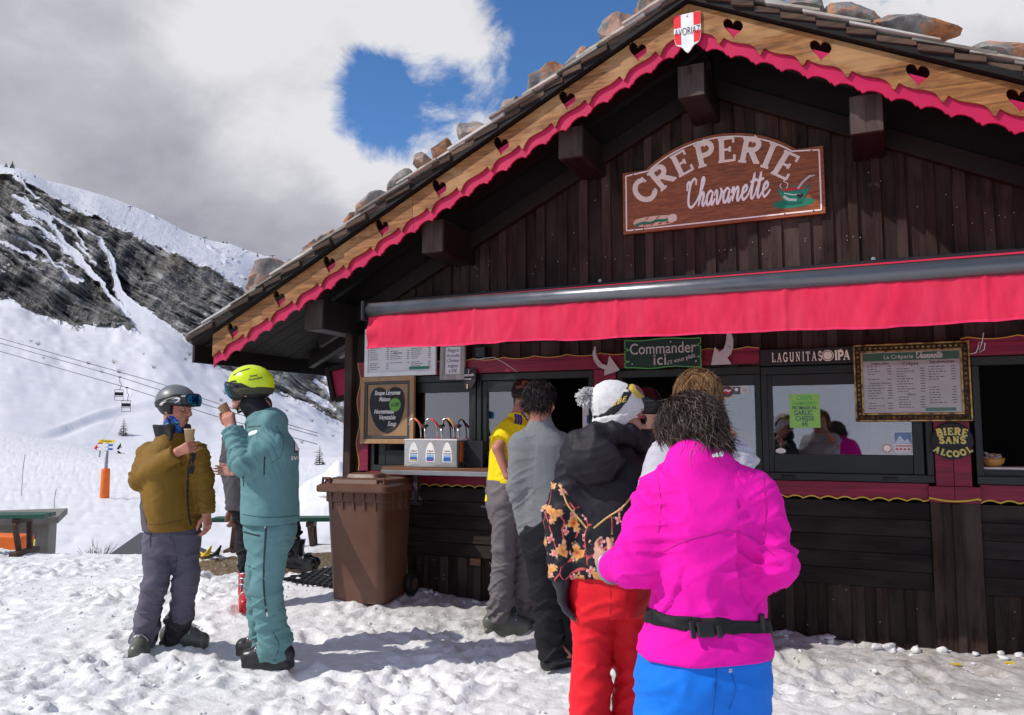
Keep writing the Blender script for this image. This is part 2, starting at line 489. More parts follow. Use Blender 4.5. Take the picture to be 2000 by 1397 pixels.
def build_mountain():
 cols = np.concatenate([np.arange(-2400, -260, 45), np.arange(-260, 760, 1.55), np.arange(760, 2600, 50)]).astype(float)
 ridge = [(-2400, 420), (-900, 330), (-300, 300), (-60, 305), (0, 318), (30, 326), (62, 343), (100, 348), (150, 362), (200, 377), (250, 397), (300, 419), (350, 447),
             (400, 464), (440, 470), (470, 483), (520, 497), (570, 511), (650, 540), (800, 600), (1200, 640), (2600, 600)]
 rtop = [(-2400, 520), (-300, 325), (0, 326), (40, 345), (70, 365), (100, 385), (130, 402), (165, 408), (205, 432), (250, 455), (300, 478), (350, 500), (400, 520),
   (440, 542), (470, 560), (500, 600), (540, 660), (600, 715), (680, 760), (800, 790), (2600, 760)]
 rbot = [(-2400, 640), (-300, 560), (0, 588), (60, 611), (100, 626), (150, 641), (200, 642), (258, 648), (266, 650), (274, 600), (300, 619), (345, 646), (388, 688), (402, 702), (470, 735),
   (540, 768), (600, 793), (680, 842), (800, 850), (2600, 850)]
 crest = [(-2400, 840), (-300, 826), (0, 836), (60, 848), (150, 866), (230, 886), (300, 891), (430, 894), (2600, 895)]
 gbot = [(-2400, 640), (-300, 580), (0, 600), (100, 622), (200, 632), (260, 634), (300, 640), (345, 655), (388, 688), (402, 702), (470, 735), (540, 768), (600, 793), (680, 842), (800, 850), (2600, 850)]
 ry, ty, by, cy = poly_y(ridge, cols), poly_y(rtop, cols), poly_y(rbot, cols), poly_y(crest, cols)
 gy = np.maximum(poly_y(gbot, cols), ty + 8)
 by = np.maximum(by, ty + 8); ty = np.maximum(ty, ry + 3)
 def soft(a, w=14):
  k = np.exp(-(np.arange(-3 * w, 3 * w + 1) / w) ** 2); return np.convolve(np.pad(a, 3 * w, 'edge'), k / k.sum(), 'valid')
 gy, cy, ry, gt = soft(gy, 22), soft(cy), soft(ry, 6), soft(ty, 10)
 key_d = [9, 14, 20, 30, 47, 75, 105, 150, 178, 230, 330, 392, 570, 760]
 n = len(cols)
 def zrow(d, z): return np.full(n, 847 - (z - CAM_H) / d * 1587)
 key_y = [zrow(9, -1.4), zrow(14, -1.2), zrow(20, -1.3), zrow(30, -1.75), zrow(47, -2.35), zrow(75, -2.7), np.maximum(zrow(105, -2.3), cy + 14), cy, cy + 7,
             np.minimum(cy - 12, gy * 0.45 + cy * 0.55), gy, gt, ry, ry + 16]
 rows_t = np.concatenate([np.linspace(0, 6, 60, endpoint=False), np.linspace(6, 9, 80, endpoint=False), np.linspace(9, 10, 150, endpoint=False),
                             np.linspace(10, 11, 210, endpoint=False), np.linspace(11, 12, 60, endpoint=False), np.linspace(12, 13, 8)])
 KD = np.array(key_d)[:, None] * np.ones((1, n)); KY = np.array(key_y)
 i0 = np.minimum(rows_t.astype(int), len(key_d) - 2); f = (rows_t - i0)[:, None]
 D = np.exp(np.log(KD[i0]) * (1 - f) + np.log(KD[i0 + 1]) * f)
 Zk = CAM_H - (KY - 847) / 1587 * KD
 Z = Zk[i0] * (1 - f) + Zk[i0 + 1] * f
 PX = np.ones((len(rows_t), 1)) * cols[None, :]
 PY = 847 - (Z - CAM_H) / D * 1587
 rb_left = poly_y([(-2400, 640), (-300, 560), (0, 588), (60, 611), (100, 626), (150, 641), (200, 643), (264, 652), (300, 655)], cols)
 rb_right = poly_y([(-2400, 0), (-300, 200), (100, 458), (216, 556), (250, 586), (300, 619), (345, 646), (388, 688), (402, 702), (470, 735), (540, 768), (600, 793), (680, 842), (800, 850), (2600, 850)], cols)
 xl = np.interp(PY, [500, 556, 600, 652], [190, 214, 240, 266])
 lo_ = np.maximum(np.minimum((rb_left[None, :] - PY) / 5.0, (xl - PX) / 4.0), (rb_right[None, :] - PY) / 5.0)
 inside = np.minimum((PY - ty[None, :]) / 6.0, lo_)
 edge = fbm(PX / 26, PY / 26, octv=4) * 1.4 + fbm(PX / 7, PY / 7, octv=3) * .5
 rock = np.clip(inside + edge + 0.15, -1, 1.6)
 streaks = [([(0, 372), (70, 420), (100, 460), (160, 520), (192, 560), (235, 612), (262, 640)], 5.5), ([(0, 412), (60, 440), (120, 492), (170, 540)], 5), ([(8, 455), (60, 478), (112, 530), (150, 545)], 4),
               ([(178, 462), (200, 500), (213, 545), (220, 570), (266, 625), (300, 680)], 6.5), ([(130, 470), (172, 512)], 3), ([(-200, 380), (0, 478), (50, 492)], 5), ([(30, 340), (82, 371)], 5), ([(0, 330), (45, 375)], 4),
               ([(108, 535), (135, 548)], 3), ([(60, 405), (120, 440), (150, 480)], 3.5), ([(215, 560), (235, 600)], 4),
               ([(615, 745), (680, 800)], 4), ([(600, 770), (650, 800)], 5), ([(630, 740), (700, 770)], 2.5), ([(440, 575), (470, 590)], 2)]
 for pl, w in streaks:
  dd = poly_dist(pl, PX + 5 * fbm(PX / 14, PY / 14, octv=3), PY + 5 * fbm(PX / 13 + 9, PY / 13, octv=3))
  rock -= 2.4 * np.exp(-(dd / w) ** 2) * sstep(-300, -100, PX)
 ss, tt_ = PX * .84 + PY * .54, -PX * .54 + PY * .84
 wob = 6 * fbm(PX / 50, PY / 50, octv=3)
 layers = fbm(ss / 70, (tt_ + wob) / 7.0, octv=5, gain=.62); blocks = fbm(ss / 17, tt_ / 15, octv=4); streak = fbm((PX + .3 * PY) / 6, PY / 55, octv=4); broad = fbm(PX / 90, PY / 70, octv=3)
 ledge = fbm(ss / 34 + 7, (tt_ + wob) / 7.5, octv=4)
 zone = sstep(250, 120, PX) * sstep(335, 370, PY) * sstep(610, 500, PY + PX * .1) + .30 * sstep(560, 640, PY) * sstep(520, 600, PX) + .12
 rock -= zone * np.clip(ledge * 3.4 - .50, 0, 1.8)
 up = sstep(12, 30, ty[None, :] - PY)
 rock = np.maximum(rock, np.where(up > 0, (fbm(PX / 22 + 40, PY / 9 + 3, octv=4) - 0.40) * 4 * up * sstep(380, 470, PX), -9))
 for (ox, oy, w) in ((284, 415, 5), (402, 480, 9), (440, 467, 9), (455, 474, 8), (433, 497, 6), (468, 540, 6), (430, 508, 6), (452, 505, 4), (60, 325, 6), (258, 396, 2)):
  rock = np.maximum(rock, 1.3 - np.hypot((PX - ox) / w, (PY - oy + (PX - ox) * -0.45) / (w * 0.42)))
 R01 = np.clip(rock, 0, 1)
 fine_zone = sstep(-700, -250, PX)
 crag = fbm(PX / 30, PY / 24, octv=5, gain=0.55); crag2 = 1 - np.abs(fbm(PX / 17 + PY / 60, PY / 12, octv=4)) * 2
 D2 = D - R01 * (broad * 9 + layers * 4.0 + blocks * 1.2) * fine_zone
 Z2 = Z + R01 * (0 * PX) * fine_zone
 Z2 = Z2 + fbm(PX / 60, np.log(D) * 9, octv=3) * 0.005 * D * sstep(120, 300, D) * sstep(390, 330, D)
 az = np.arctan2(PX - CX, 1587.0)
 ang = az - YAW
 hx, hy = np.sin(ang) * D2 / np.cos(az), np.cos(ang) * D2 / np.cos(az)
 WX, WY = hx, hy - CAM_D
 near = sstep(190, 110, D) * sstep(9, 14, D)
 tr = 0
 for k in range(9):
  a = rng.uniform(0, math.pi); ph = rng.uniform(0, 9); sp = rng.uniform(0.5, 1.4)
  q = (WX * math.cos(a) + WY * math.sin(a)) * sp + 1.3 * np.sin((WX * math.sin(a) - WY * math.cos(a)) * 0.11 + ph)
  tr = tr - np.exp(-((np.mod(q + ph, 7.0) - 3.5) / 0.20) ** 2) * 0.05
 Z2 = Z2 + near * (tr + fbm(WX / 9, WY / 9, octv=4) * 0.22 + fbm(WX / 1.6, WY / 1.6, octv=3) * 0.018)
 sgn = PY - np.convolve(np.pad(poly_y([(60, 862), (150, 826), (230, 801), (300, 788), (420, 788), (520, 800)], cols), 40, 'edge'), np.ones(81) / 81, 'valid')[None, :]
 Z2 = Z2 + np.where((PX > 55) & (PX < 560) & (D > 150), (.6 * np.exp(-((sgn + 4) / 4.0) ** 2) - .8 * np.exp(-((sgn - 6) / 7.0) ** 2)) * sstep(60, 130, PX), 0) * sstep(430, 230, PX)
 mound = 2.2 * np.exp(-(((PX - 675) / 85) ** 2)) * (1 + .25 * fbm(PX / 30, D / 5, octv=3)) * np.exp(-((D - 46) / 11) ** 2)
 Z2 = Z2 + mound
 scrub = sstep(0.0, 0.5, fbm(PX / 50 + 3, PY / 40, octv=3) + 0.12) * sstep(160, 220, D)
 V = np.stack([WX, WY, Z2], -1)
 m, nn = PX.shape
 idx = np.arange(m * nn).reshape(m, nn)
 Q = np.stack([idx[:-1, :-1], idx[:-1, 1:], idx[1:, 1:], idx[1:, :-1]], -1).reshape(-1, 4)
 me = np_mesh('mountain', V.reshape(-1, 3), Q)
 set_attr(me, 'rock', np.clip(rock * 0.5 + 0.5 - 0.02, 0, 1.3).ravel() * 1.0)
 set_attr(me, 'scrub', scrub.ravel())
 darker = sstep(330, 200, PX) * sstep(by[None, :] - 95, by[None, :] - 20, PY + 25 * blocks)  # lowers the rock tone towards the foot of the left cliff
 set_attr(me, 'tone', (.53 + .46 * layers + .24 * blocks + .13 * streak + .22 * broad - .20 * darker).ravel())
 set_attr(me, 'moss', (sstep(.05, .35, fbm(PX / 34 + 9, PY / 26, octv=4)) * sstep(60, 10, PY - ty[None, :]) * .8).ravel())
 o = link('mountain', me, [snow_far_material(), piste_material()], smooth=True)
 dq = D2.reshape(-1)[Q].mean(1)
 me.polygons.foreach_set('material_index', (dq < 170).astype(np.int32))
 structure(o)
 return BVHTree.FromObject(o, bpy.context.evaluated_depsgraph_get())
MT = build_mountain()
def on_mountain(px, py, dmin=0.0):
 r = Vector(ray(px, py)).normalized(); h = MT.ray_cast(Vector(_cam) + r * max(dmin, 1.0), r)
 return h[0]
def build_valley():
 a = np.linspace(0, 2 * math.pi, 121); r = np.array([0.1, 30, 90, 200, 330, 520, 800, 2500])
 A, Rr = np.meshgrid(a, r, indexing='ij')
 sect = np.cos(A - (math.pi / 2 + YAW + math.pi))
 h = np.interp(Rr, [0, 90, 200, 330, 520, 800, 2500], [-6.5, -6.0, 2, 40, 90, 60, 40]) 
 Z = np.where(Rr > 100, -6.5 + (h + 6.5) * sstep(-0.35, 0.2, sect), -6.5) + np.where(Rr > 150, fbm(np.cos(A) * 4, np.sin(A) * 4 + Rr / 200, octv=3) * 12 * sstep(-0.3, 0.2, sect), 0)
 X, Y = np.cos(A) * Rr, np.sin(A) * Rr - CAM_D
 o = link('valley', grid_mesh('valley', X, Y, Z), bpy.data.materials['snow_piste'], smooth=True)
 structure(o)
build_valley()
# -- the trodden terrace
EDGE = [(-40, 0.0), (-14, 0.25), (-9.4, 0.35), (-8.4, 0.70), (-7.3, 1.6), (-6.0, 2.5), (-4.6, 3.6), (12, 4)]
def terrace_base(X, Y):
 b = 0.10 * sstep(-3.0, -4.6, X) * sstep(-7.6, -6.0, X) * sstep(-2.0, -0.5, Y) + 0.03 * sstep(-1.2, -0.3, Y)
 over = Y - np.interp(X, *np.array(EDGE).T)
 b = b - np.where(over > 0, 0.42 * over + 0.25 * np.minimum(over, 1), 0)
 return b
GRASS = [gp(425, 1106, .05)[:2], gp(520, 1112, .06)[:2], gp(640, 1100, .08)[:2]]
def grass_mask(X, Y):
 d = poly_dist(GRASS, X, Y)
 return sstep(0.80, 0.50, d + 0.25 * fbm(X * 1.3, Y * 1.3 + 3, octv=4))
def terrace_height(X, Y):
 z = terrace_base(X, Y)
 lump = 0.5 - np.abs(fbm(X * 2.6, Y * 2.6, octv=4, gain=0.55))
 small = 0.5 - np.abs(fbm(X * 8.5 + 5, Y * 8.5, octv=3, gain=0.6)) * 1.4
 tiny = fbm(X * 30, Y * 30 + 7, octv=2)
 mod = 0.30 + 1.0 * sstep(-0.35, 0.45, fbm(X * 1.1 + 2, Y * 1.1, octv=4))
 calm = 1 - 0.55 * sstep(-1.4, -0.4, Y) * sstep(-5, -3.5, X)
 g = grass_mask(X, Y)
 mid = 0.5 - np.abs(fbm(X * 17 + 3, Y * 17 - 5, octv=2)) * 1.6
 dz = (0.070 * (lump - 0.3) + 0.055 * (small - 0.2) + 0.011 * (mid - .2) + 0.009 * tiny) * mod * calm
 return z + dz * (1 - 0.85 * g) + 0.03 * fbm(X * 0.8, Y * 0.8, octv=2) - 0.035 * g
def snow_near_material():
 t = NT('trodden_snow'); c = t.coords()
 n1 = t.noise(c, 7, 8, 0.65); n2 = t.noise(c, 55, 5, 0.7); n3 = t.noise(c, 1.3, 6, 0.6)
 base = t.mix(t.rng(n1, 0.3, 0.7), (0.76, 0.76, 0.77, 1), (0.86, 0.86, 0.86, 1))
 dirt = t.math('MULTIPLY', t.attr('dirt'), t.rng(t.math('ADD', t.math('MULTIPLY', n1, 0.6), t.math('MULTIPLY', n3, 0.5)), 0.34, 0.66))
 base = t.mix(dirt, base, (0.33, 0.31, 0.28, 1))
 grit = t.math('MULTIPLY', t.rng(t.noise(c, 90, 3, 0.6), 0.70, 0.75), t.math('ADD', t.attr('dirt'), 0.04))
 base = t.mix(t.math('MULTIPLY', grit, 0.7), base, (0.16, 0.13, 0.10, 1))
 soil = t.ramp(t.noise(c, 24, 6, 0.7), [(0.3, (0.05, 0.035, 0.02)), (0.5, (0.16, 0.105, 0.055)), (0.7, (0.30, 0.22, 0.13))])
 g = t.rng(t.math('ADD', t.attr('grass'), t.math('MULTIPLY', t.math('SUBTRACT', n1, 0.5), 0.7)), 0.45, 0.55)
 col = t.mix(g, base, soil)
 h = t.math('ADD', t.math('MULTIPLY', n1, 0.6), t.math('MULTIPLY', n2, 0.4))
 n4 = t.voro(c, 42, 'SMOOTH_F1')
 t.bump(t.math('SUBTRACT', h, t.math('MULTIPLY', n4, .35)), 0.018, 0.6)
 b = t.bsdf
 b.inputs['Subsurface Weight'].default_value = 0.0
 return t.done(col, t.rng(n2, 0.3, 0.7, 0.35, 0.65), 0, 0.3)
SNOW = snow_near_material()
def build_terrace():
 xs = np.concatenate([np.arange(-14, -10.5, 0.06), np.arange(-10.5, 2.2, 0.024), np.arange(2.2, 9, 0.12)])
 ys = np.concatenate([np.arange(-12, -4.2, 0.12), np.arange(-4.2, 0.12, 0.024), np.arange(0.12, 2.6, 0.035), np.arange(2.6, 6.5, 0.12)])
 X, Y = np.meshgrid(xs, ys, indexing='ij')
 Z = terrace_height(X, Y)
 for k in range(340):
  cx, cy = rng.uniform(-10, 1.5), rng.uniform(-4.2, 0.6)
  if cx > -4.6 and cy > -0.15: continue
  a = rng.uniform(0, math.pi); L, W = rng.uniform(0.13, 0.19), rng.uniform(0.055, 0.085); dp = rng.uniform(0.012, 0.04)
  i0, i1 = np.searchsorted(xs, [cx - 0.35, cx + 0.35]); j0, j1 = np.searchsorted(ys, [cy - 0.35, cy + 0.35])
  x, y = X[i0:i1, j0:j1] - cx, Y[i0:i1, j0:j1] - cy
  q = ((x * math.cos(a) + y * math.sin(a)) / L) ** 2 + ((-x * math.sin(a) + y * math.cos(a)) / W) ** 2
  Z[i0:i1, j0:j1] += -dp * np.exp(-q ** 2) + 0.5 * dp * np.exp(-((np.sqrt(q) - 1.35) / 0.3) ** 2)
 me = grid_mesh('terrace_snow', X, Y, Z)
 dirt = sstep(-1.7, -0.4, Y) * sstep(-4.8, -3.3, X) * 1.25 * (0.65 + 0.7 * fbm(X * 0.8, Y * 0.8, octv=3)) + 0.75 * sstep(-3.2, -1.0, Y + 0.5 * (X + 1)) * sstep(-1.0, 0.5, X)
 set_attr(me, 'dirt', np.clip(dirt, 0, 1).ravel()); set_attr(me, 'grass', grass_mask(X, Y).ravel())
 o = link('ground', me, SNOW, smooth=True)
 structure(o)
build_terrace()
def gz(x, y): return float(terrace_height(np.array([float(x)]), np.array([float(y)]))[0])
def gzb(x, y): return float(terrace_base(np.array([float(x)]), np.array([float(y)]))[0])
def rock_mesh(name, size, seed, sub=3, amp=0.28, flat=0.0):
 bm = bmesh.new(); bmesh.ops.create_icosphere(bm, subdivisions=sub, radius=1.0)
 V = np.array([v.co[:] for v in bm.verts])
 s = seed * 3.7
 r_ = np.random.default_rng(seed)
 for k in range(11):
  nrm = r_.normal(size=3); nrm /= np.linalg.norm(nrm); dd = r_.uniform(0.5, 0.82)
  q = V @ nrm; V = V - np.outer(np.maximum(q - dd, 0), nrm)
 n = fbm(V[:, 0] * 1.6 + s, V[:, 1] * 1.6 - s, V[:, 2] * 1.6, octv=4)
 V = V * (1 + amp * n + amp * .35 * fbm(V[:, 0] * 6 + s, V[:, 1] * 6, V[:, 2] * 6, octv=3))[:, None]
 V = V / np.abs(V).max(0) * np.array(size) / 2
 for v, p in zip(bm.verts, V): v.co = p
 me = bpy.data.meshes.new(name); bm.to_mesh(me); bm.free()
 return me
def crumbs():
 base = []
 for k in range(5):
  me = rock_mesh('crumb', (1, 1, 0.8), 40 + k, sub=2, amp=0.40)
  V = np.array([v.co[:] for v in me.vertices]); F = np.array([p.vertices[:] for p in me.polygons]); base.append((V, F)); bpy.data.meshes.remove(me)
 VV, FF, n = [], [], 0
 pos = []
 for k in range(1500):
  x, y = rng.uniform(-10, 1.6), rng.uniform(-4.4, 0.9)
  if x > -4.7 and y > -0.06: continue
  pos.append((x, y, abs(rng.normal(0, 0.014)) + 0.008))
 for k in range(90):
  x = rng.uniform(-4.1, 1.4); pos.append((x, -abs(rng.normal(0, 0.07)) - 0.05, rng.choice([.03, .05, .07, .10]) * rng.uniform(.7, 1.2)))
 pos = np.array(pos); pz = terrace_height(pos[:, 0], pos[:, 1])
 for (x, y, s), z in zip(pos, pz):
  V, F = base[rng.integers(5)]
  a = rng.uniform(0, 6.28); c_, s_ = math.cos(a), math.sin(a)
  P = V * (s * rng.uniform(0.6, 1.5, 3) * (1, 1, .75))
  P = np.stack([P[:, 0] * c_ - P[:, 1] * s_, P[:, 0] * s_ + P[:, 1] * c_, P[:, 2]], 1)
  VV.append(P + np.array([x, y, z + s * 0.12])); FF.append(F + n); n += len(V)
 me = np_mesh('snow_chunks', np.concatenate(VV), np.concatenate(FF))
 set_attr(me, 'dirt', np.full(n, 0.15)); set_attr(me, 'grass', np.zeros(n))
 o = link('snow_chunks', me, SNOW, smooth=True)
 o['kind'] = 'stuff'; o['label'] = 'loose crumbs and chunks of slushy snow on the terrace'; o['category'] = 'snow'
crumbs()
def dry_grass():
 m = MB()
 t = NT('dry_grass'); c = t.coords()
 gm = t.done(t.ramp(t.noise(c, 30, 3), [(0.3, (0.10, 0.065, 0.03)), (0.55, (0.26, 0.18, 0.085)), (0.75, (0.42, 0.33, 0.18))]), 0.8)
 cnt = 0
 GX, GY = rng.uniform(-8.2, -4.6, 9000), rng.uniform(-0.8, 2.3, 9000)
 keep = grass_mask(GX, GY) > rng.uniform(0.3, 0.9, 9000)
 GX, GY = GX[keep], GY[keep]; GZ = terrace_height(GX, GY)
 for x, y, z in zip(GX, GY, GZ):
  a = rng.uniform(0, 6.28); L = rng.uniform(0.02, 0.07); w = 0.004
  dx, dy = math.cos(a) * L, math.sin(a) * L
  m.add([(x - dy * w / L, y + dx * w / L, z), (x + dy * w / L, y - dx * w / L, z), (x + dx, y + dy, z + L * rng.uniform(0.1, 0.6))], [(0, 1, 2)])
 o = m.build('dry_grass', gm, fix=False); o['kind'] = 'stuff'; o['label'] = 'flattened brown winter grass by the mat'; o['category'] = 'grass'
dry_grass()
# -- trees and shrubs
def needle_mat():
 t = NT('fir_needles'); c = t.coords(rand=2)
 return t.done(t.ramp(t.noise(c, 6, 4), [(0.3, (0.012, 0.024, 0.014)), (0.6, (0.035, 0.055, 0.028)), (0.8, (0.07, 0.085, 0.04))]), 0.8, 0, 0.2)
NEEDLE = needle_mat(); BARK = plain('bark', (0.06, 0.045, 0.035), 0.9); TWIG = plain('twig', (0.11, 0.075, 0.055), 0.85)
def fir_meshes(h, seed, rows=11):
 r_ = random.Random(seed)
 tr = MB().tube([(0, 0, -0.1 * h), (0, 0, h * 0.5), (0, 0, h)], [0.03 * h, 0.02 * h, 0.003 * h], 6)
 cr = MB()
 for i in range(rows):
  f = i / (rows - 1); z = h * (0.08 + 0.9 * f); R = h * 0.30 * (1 - f) ** 0.85 + 0.015 * h
  for k in range(int(14 - 6 * f)):
   a = r_.uniform(0, 6.283); L = R * r_.uniform(0.65, 1.15); drop = -L * r_.uniform(0.1, 0.35)
   d = Vector((math.cos(a), math.sin(a), 0)); s = Vector((-d.y, d.x, 0))
   for j in range(5):
    q = 0.25 + 0.75 * j / 4; p = d * (L * q) + Vector((0, 0, z + drop * q + r_.uniform(-.01, .01) * h)); w = L * 0.42 * (1.25 - q)
    for sg in (-1, 1):
     e = p + s * (sg * w) + d * (w * 0.6) + Vector((0, 0, -0.25 * w + r_.uniform(-.2, .2) * w))
     cr.add([p, p + d * (w * 0.9) + Vector((0, 0, 0.1 * w)), e], [(0, 1, 2)])
    cr.add([p - s * w * .3, p + s * w * .3, p + d * w + Vector((0, 0, -.4 * w))], [(0, 1, 2)])
 return tr, cr
def fir(name, loc, h, seed, label, group=None):
 t = thing(name, label, 'fir tree', loc, 0, group)
 tr, cr = fir_meshes(h, seed)
 tr.build('trunk', BARK, t); cr.build('crown', NEEDLE, t, fix=False)
 return t
p = on_mountain(241, 850, 120)
fir('fir_tree', p - Vector((0, 0, .2)), 4.6 * (p - Vector(_cam)).length / 230, 3, 'small dark fir alone on the snow below the traverse')
p = on_mountain(624, 908, 25)
fir('fir_tree', p - Vector((0, 0, .1)), 0.040 * 0.62 * (p - Vector(_cam)).length, 5, 'young thin fir on the snowy bank behind the bin')
TINY, proto = [], None
for i, (px, py, hpx) in enumerate([(24, 327, 15), (12, 325, 9), (68, 345, 5), (130, 355, 4), (258, 400, 3), (282, 416, 3), (312, 428, 3), (345, 447, 4), (374, 462, 4), (392, 466, 4), (436, 470, 6), (443, 471, 5),
                                   (475, 487, 4), (503, 500, 10), (508, 508, 7), (528, 515, 9), (540, 522, 8), (498, 512, 6), (278, 470, 6), (278, 525, 10), (283, 535, 12), (276, 545, 12), (340, 500, 5), (135, 400, 6),
                                   (168, 412, 5), (206, 440, 5), (378, 520, 5), (424, 540, 5)]):
 p = on_mountain(px, py + 1.5, 120)
 if p is None: p = on_mountain(px, py + 5, 120)
 if p is None: continue
 dist = (p - Vector(_cam)).length
 sc = hpx / 1587 * dist
 if proto is None:
  proto = fir('mountain_fir', p, 1.0, 9, 'x'); o = proto
 else:
  o = proto.copy(); COL.objects.link(o)
  for ch in proto.children:
   c2 = ch.copy(); COL.objects.link(c2); c2.parent = o
 o.location = p - Vector((0, 0, 0.1 * sc)); o.scale = (sc * random.uniform(.9, 1.5),) * 2 + (sc,); o.rotation_euler = (0, 0, random.uniform(0, 6))
 o.pop('label', None); TINY.append((px, py, o))
ORD = 'leftmost second third fourth fifth sixth seventh eighth ninth tenth eleventh twelfth thirteenth fourteenth fifteenth'.split()
def name_row(items, zones, noun, cat, grp):
 for test, where in zones:
  row = sorted([q for q in items if test(q[0], q[1]) and 'label' not in q[2]], key=lambda q: q[0])
  for k, q in enumerate(row): tag(q[2], (ORD[min(k, 14)] + ' ' + noun + (' from the left' if k else '') + ' ' + where).strip(), cat, grp)
ridge_y = lambda x: np.interp(x, [0, 100, 200, 300, 400, 470, 570], [318, 348, 377, 419, 464, 483, 511])
name_row(TINY, ((lambda x, y: y < ridge_y(x) + 12 and x < 300, 'on the smooth upper ridge line'), (lambda x, y: y < ridge_y(x) + 12, 'on the ridge near the roof edge'), (lambda x, y: y < 515, 'along the cliff top edge'), (lambda x, y: True, 'growing on the dark cliff')), 'tiny conifer', 'fir tree', 'tiny conifers along the ridge')
def twig_shrub(n, h, spread, seed):
 m = MB(); r_ = random.Random(seed)
 for i in range(n):
  a = r_.uniform(0, 6.28); lean = r_.uniform(0.1, spread); L = h * r_.uniform(0.5, 1.0)
  p0 = Vector((r_.uniform(-.12, .12) * h, r_.uniform(-.12, .12) * h, -0.03))
  d = Vector((math.cos(a) * lean, math.sin(a) * lean, 1)).normalized()
  pts = [p0]; q = p0.copy()
  for j in range(4):
   d = (d + Vector((r_.uniform(-.18, .18), r_.uniform(-.18, .18), 0.02))).normalized(); q = q + d * (L / 4); pts.append(q.copy())
  m.tube(pts, [0.012 * h * k for k in (1, .8, .6, .45, .25)], 4)
  for j in (2, 3):
   dd = (d + Vector((r_.uniform(-.8, .8), r_.uniform(-.8, .8), 0))).normalized()
   m.tube([pts[j], pts[j] + dd * L * .25], [0.006 * h, 0.002 * h], 3)
 return m
b = gp(190, 1080, 0.0)
sh = twig_shrub(46, 0.42, 1.0, 4).build('shrub', TWIG, None, fix=False, loc=(b.x, b.y, gz(b.x, b.y)))
tag(sh, 'bare twiggy bush poking out at the edge of the snow terrace', 'bush')
SCRUB, proto = [], None
for i, (px, py, hpx) in enumerate([(75, 670, 9), (150, 640, 7), (85, 698, 5), (172, 708, 7), (222, 705, 9), (232, 724, 9), (300, 715, 9), (152, 643, 8), (370, 690, 9), (362, 700, 8), (440, 765, 10), (432, 780, 8), (60, 665, 6), (198, 725, 6),
                                   (405, 555, 6), (372, 505, 7), (325, 480, 8), (455, 505, 6), (446, 490, 5), (280, 690, 5), (560, 800, 7), (610, 820, 8), (590, 862, 8), (650, 850, 6), (402, 870, 8), (640, 825, 5)]):
 p = on_mountain(px, py + hpx * .5, 120)
 if p is None: continue
 sc = hpx / 1587 * (p - Vector(_cam)).length
 if proto is None:
  o = proto = twig_shrub(26, 1.0, 1.4, 8).build('scrub_bush', TWIG, None, fix=False)
 else:
  o = proto.copy(); COL.objects.link(o)
 o.location = p; o.scale = (sc * 1.3, sc * 1.3, sc); o.rotation_euler = (0, 0, random.uniform(0, 6))
 SCRUB.append((px, py, o))
name_row(SCRUB, ((lambda x, y: y < 560, 'on the upper snowfield'), (lambda x, y: x < 240, 'on the white slope under the left cliff'), (lambda x, y: y < 705, 'on the slope right of the gully'), (lambda x, y: x < 500, 'on the low slope above the grey helmet'), (lambda x, y: True, 'on the slope beside the hut post')), 'bare scrub bush', 'bush', 'scrub bushes on the snow slope')
for (px, py, s, lb) in ((618, 884, .9, 'tuft of straw coloured grass beside the young fir on the bank'), (640, 972, .45, 'low tuft of dry grass on the snow just left of the bin'), (664, 932, .3, 'small tuft of dead grass showing through the bank')):
 p = on_mountain(px, py, 16)
 if p is None: continue
 m = MB(); r_ = random.Random(px)
 for k in range(160):
  a = r_.uniform(0, 6.28); q = Vector((r_.gauss(0, .5), r_.gauss(0, .3), 0)) * s; L = r_.uniform(.15, .4) * s
  e = q + Vector((math.cos(a) * L, math.sin(a) * L, L * r_.uniform(.3, 1)))
  m.add([q, q + Vector((.02 * s, .02 * s, 0)), e], [(0, 1, 2)])
 tag(m.build('grass_tuft', bpy.data.materials['dry_grass'], None, fix=False, loc=p), lb, 'grass')
# -- ski area furniture
STEEL = plain('galvanised_steel', (0.30, 0.31, 0.32), 0.45, 0.7)
DSTEEL = plain('dark_steel', (0.05, 0.05, 0.055), 0.5, 0.5)
ORANGE = plain('orange_pad', (0.80, 0.16, 0.02), 0.6, 0, 0.3, 0.12, 4)
p = on_mountain(204, 973, 20)
b = p.copy(); dist = (p - Vector(_cam)).length; s = dist / 1587
pt = thing('piste_signpost', 'signpost in an orange crash pad with yellow and blue piste arrows', 'signpost', b, -YAW * 0)
MB().tube([(0, 0, -.1), (0.02, 0, 100 * s)], 0.10, 10).build('post', STEEL, pt, True)
m = MB()
m.lathe([(0.02, 0), (7.6 * s, 0), (7.8 * s, 1 * s), (7.4 * s, 25 * s), (7.0 * s, 49 * s), (6.0 * s, 51 * s), (0.02, 51 * s)], (0, 0, 0), 16)
m.build('crash_pad', ORANGE, pt, True)
YEL = plain('yellow_sign', (0.85, 0.62, 0.02), 0.5); WHI = plain('white_paint', (0.80, 0.80, 0.79), 0.5); BLU = plain('blue_sign', (0.02, 0.13, 0.42), 0.5)
RED = plain('red_paint', (0.62, 0.03, 0.03), 0.5); BLK = plain('black_plastic', (0.012, 0.012, 0.014), 0.45)
Rv = Matrix.Rotation(-YAW * -1, 4, 'Z')
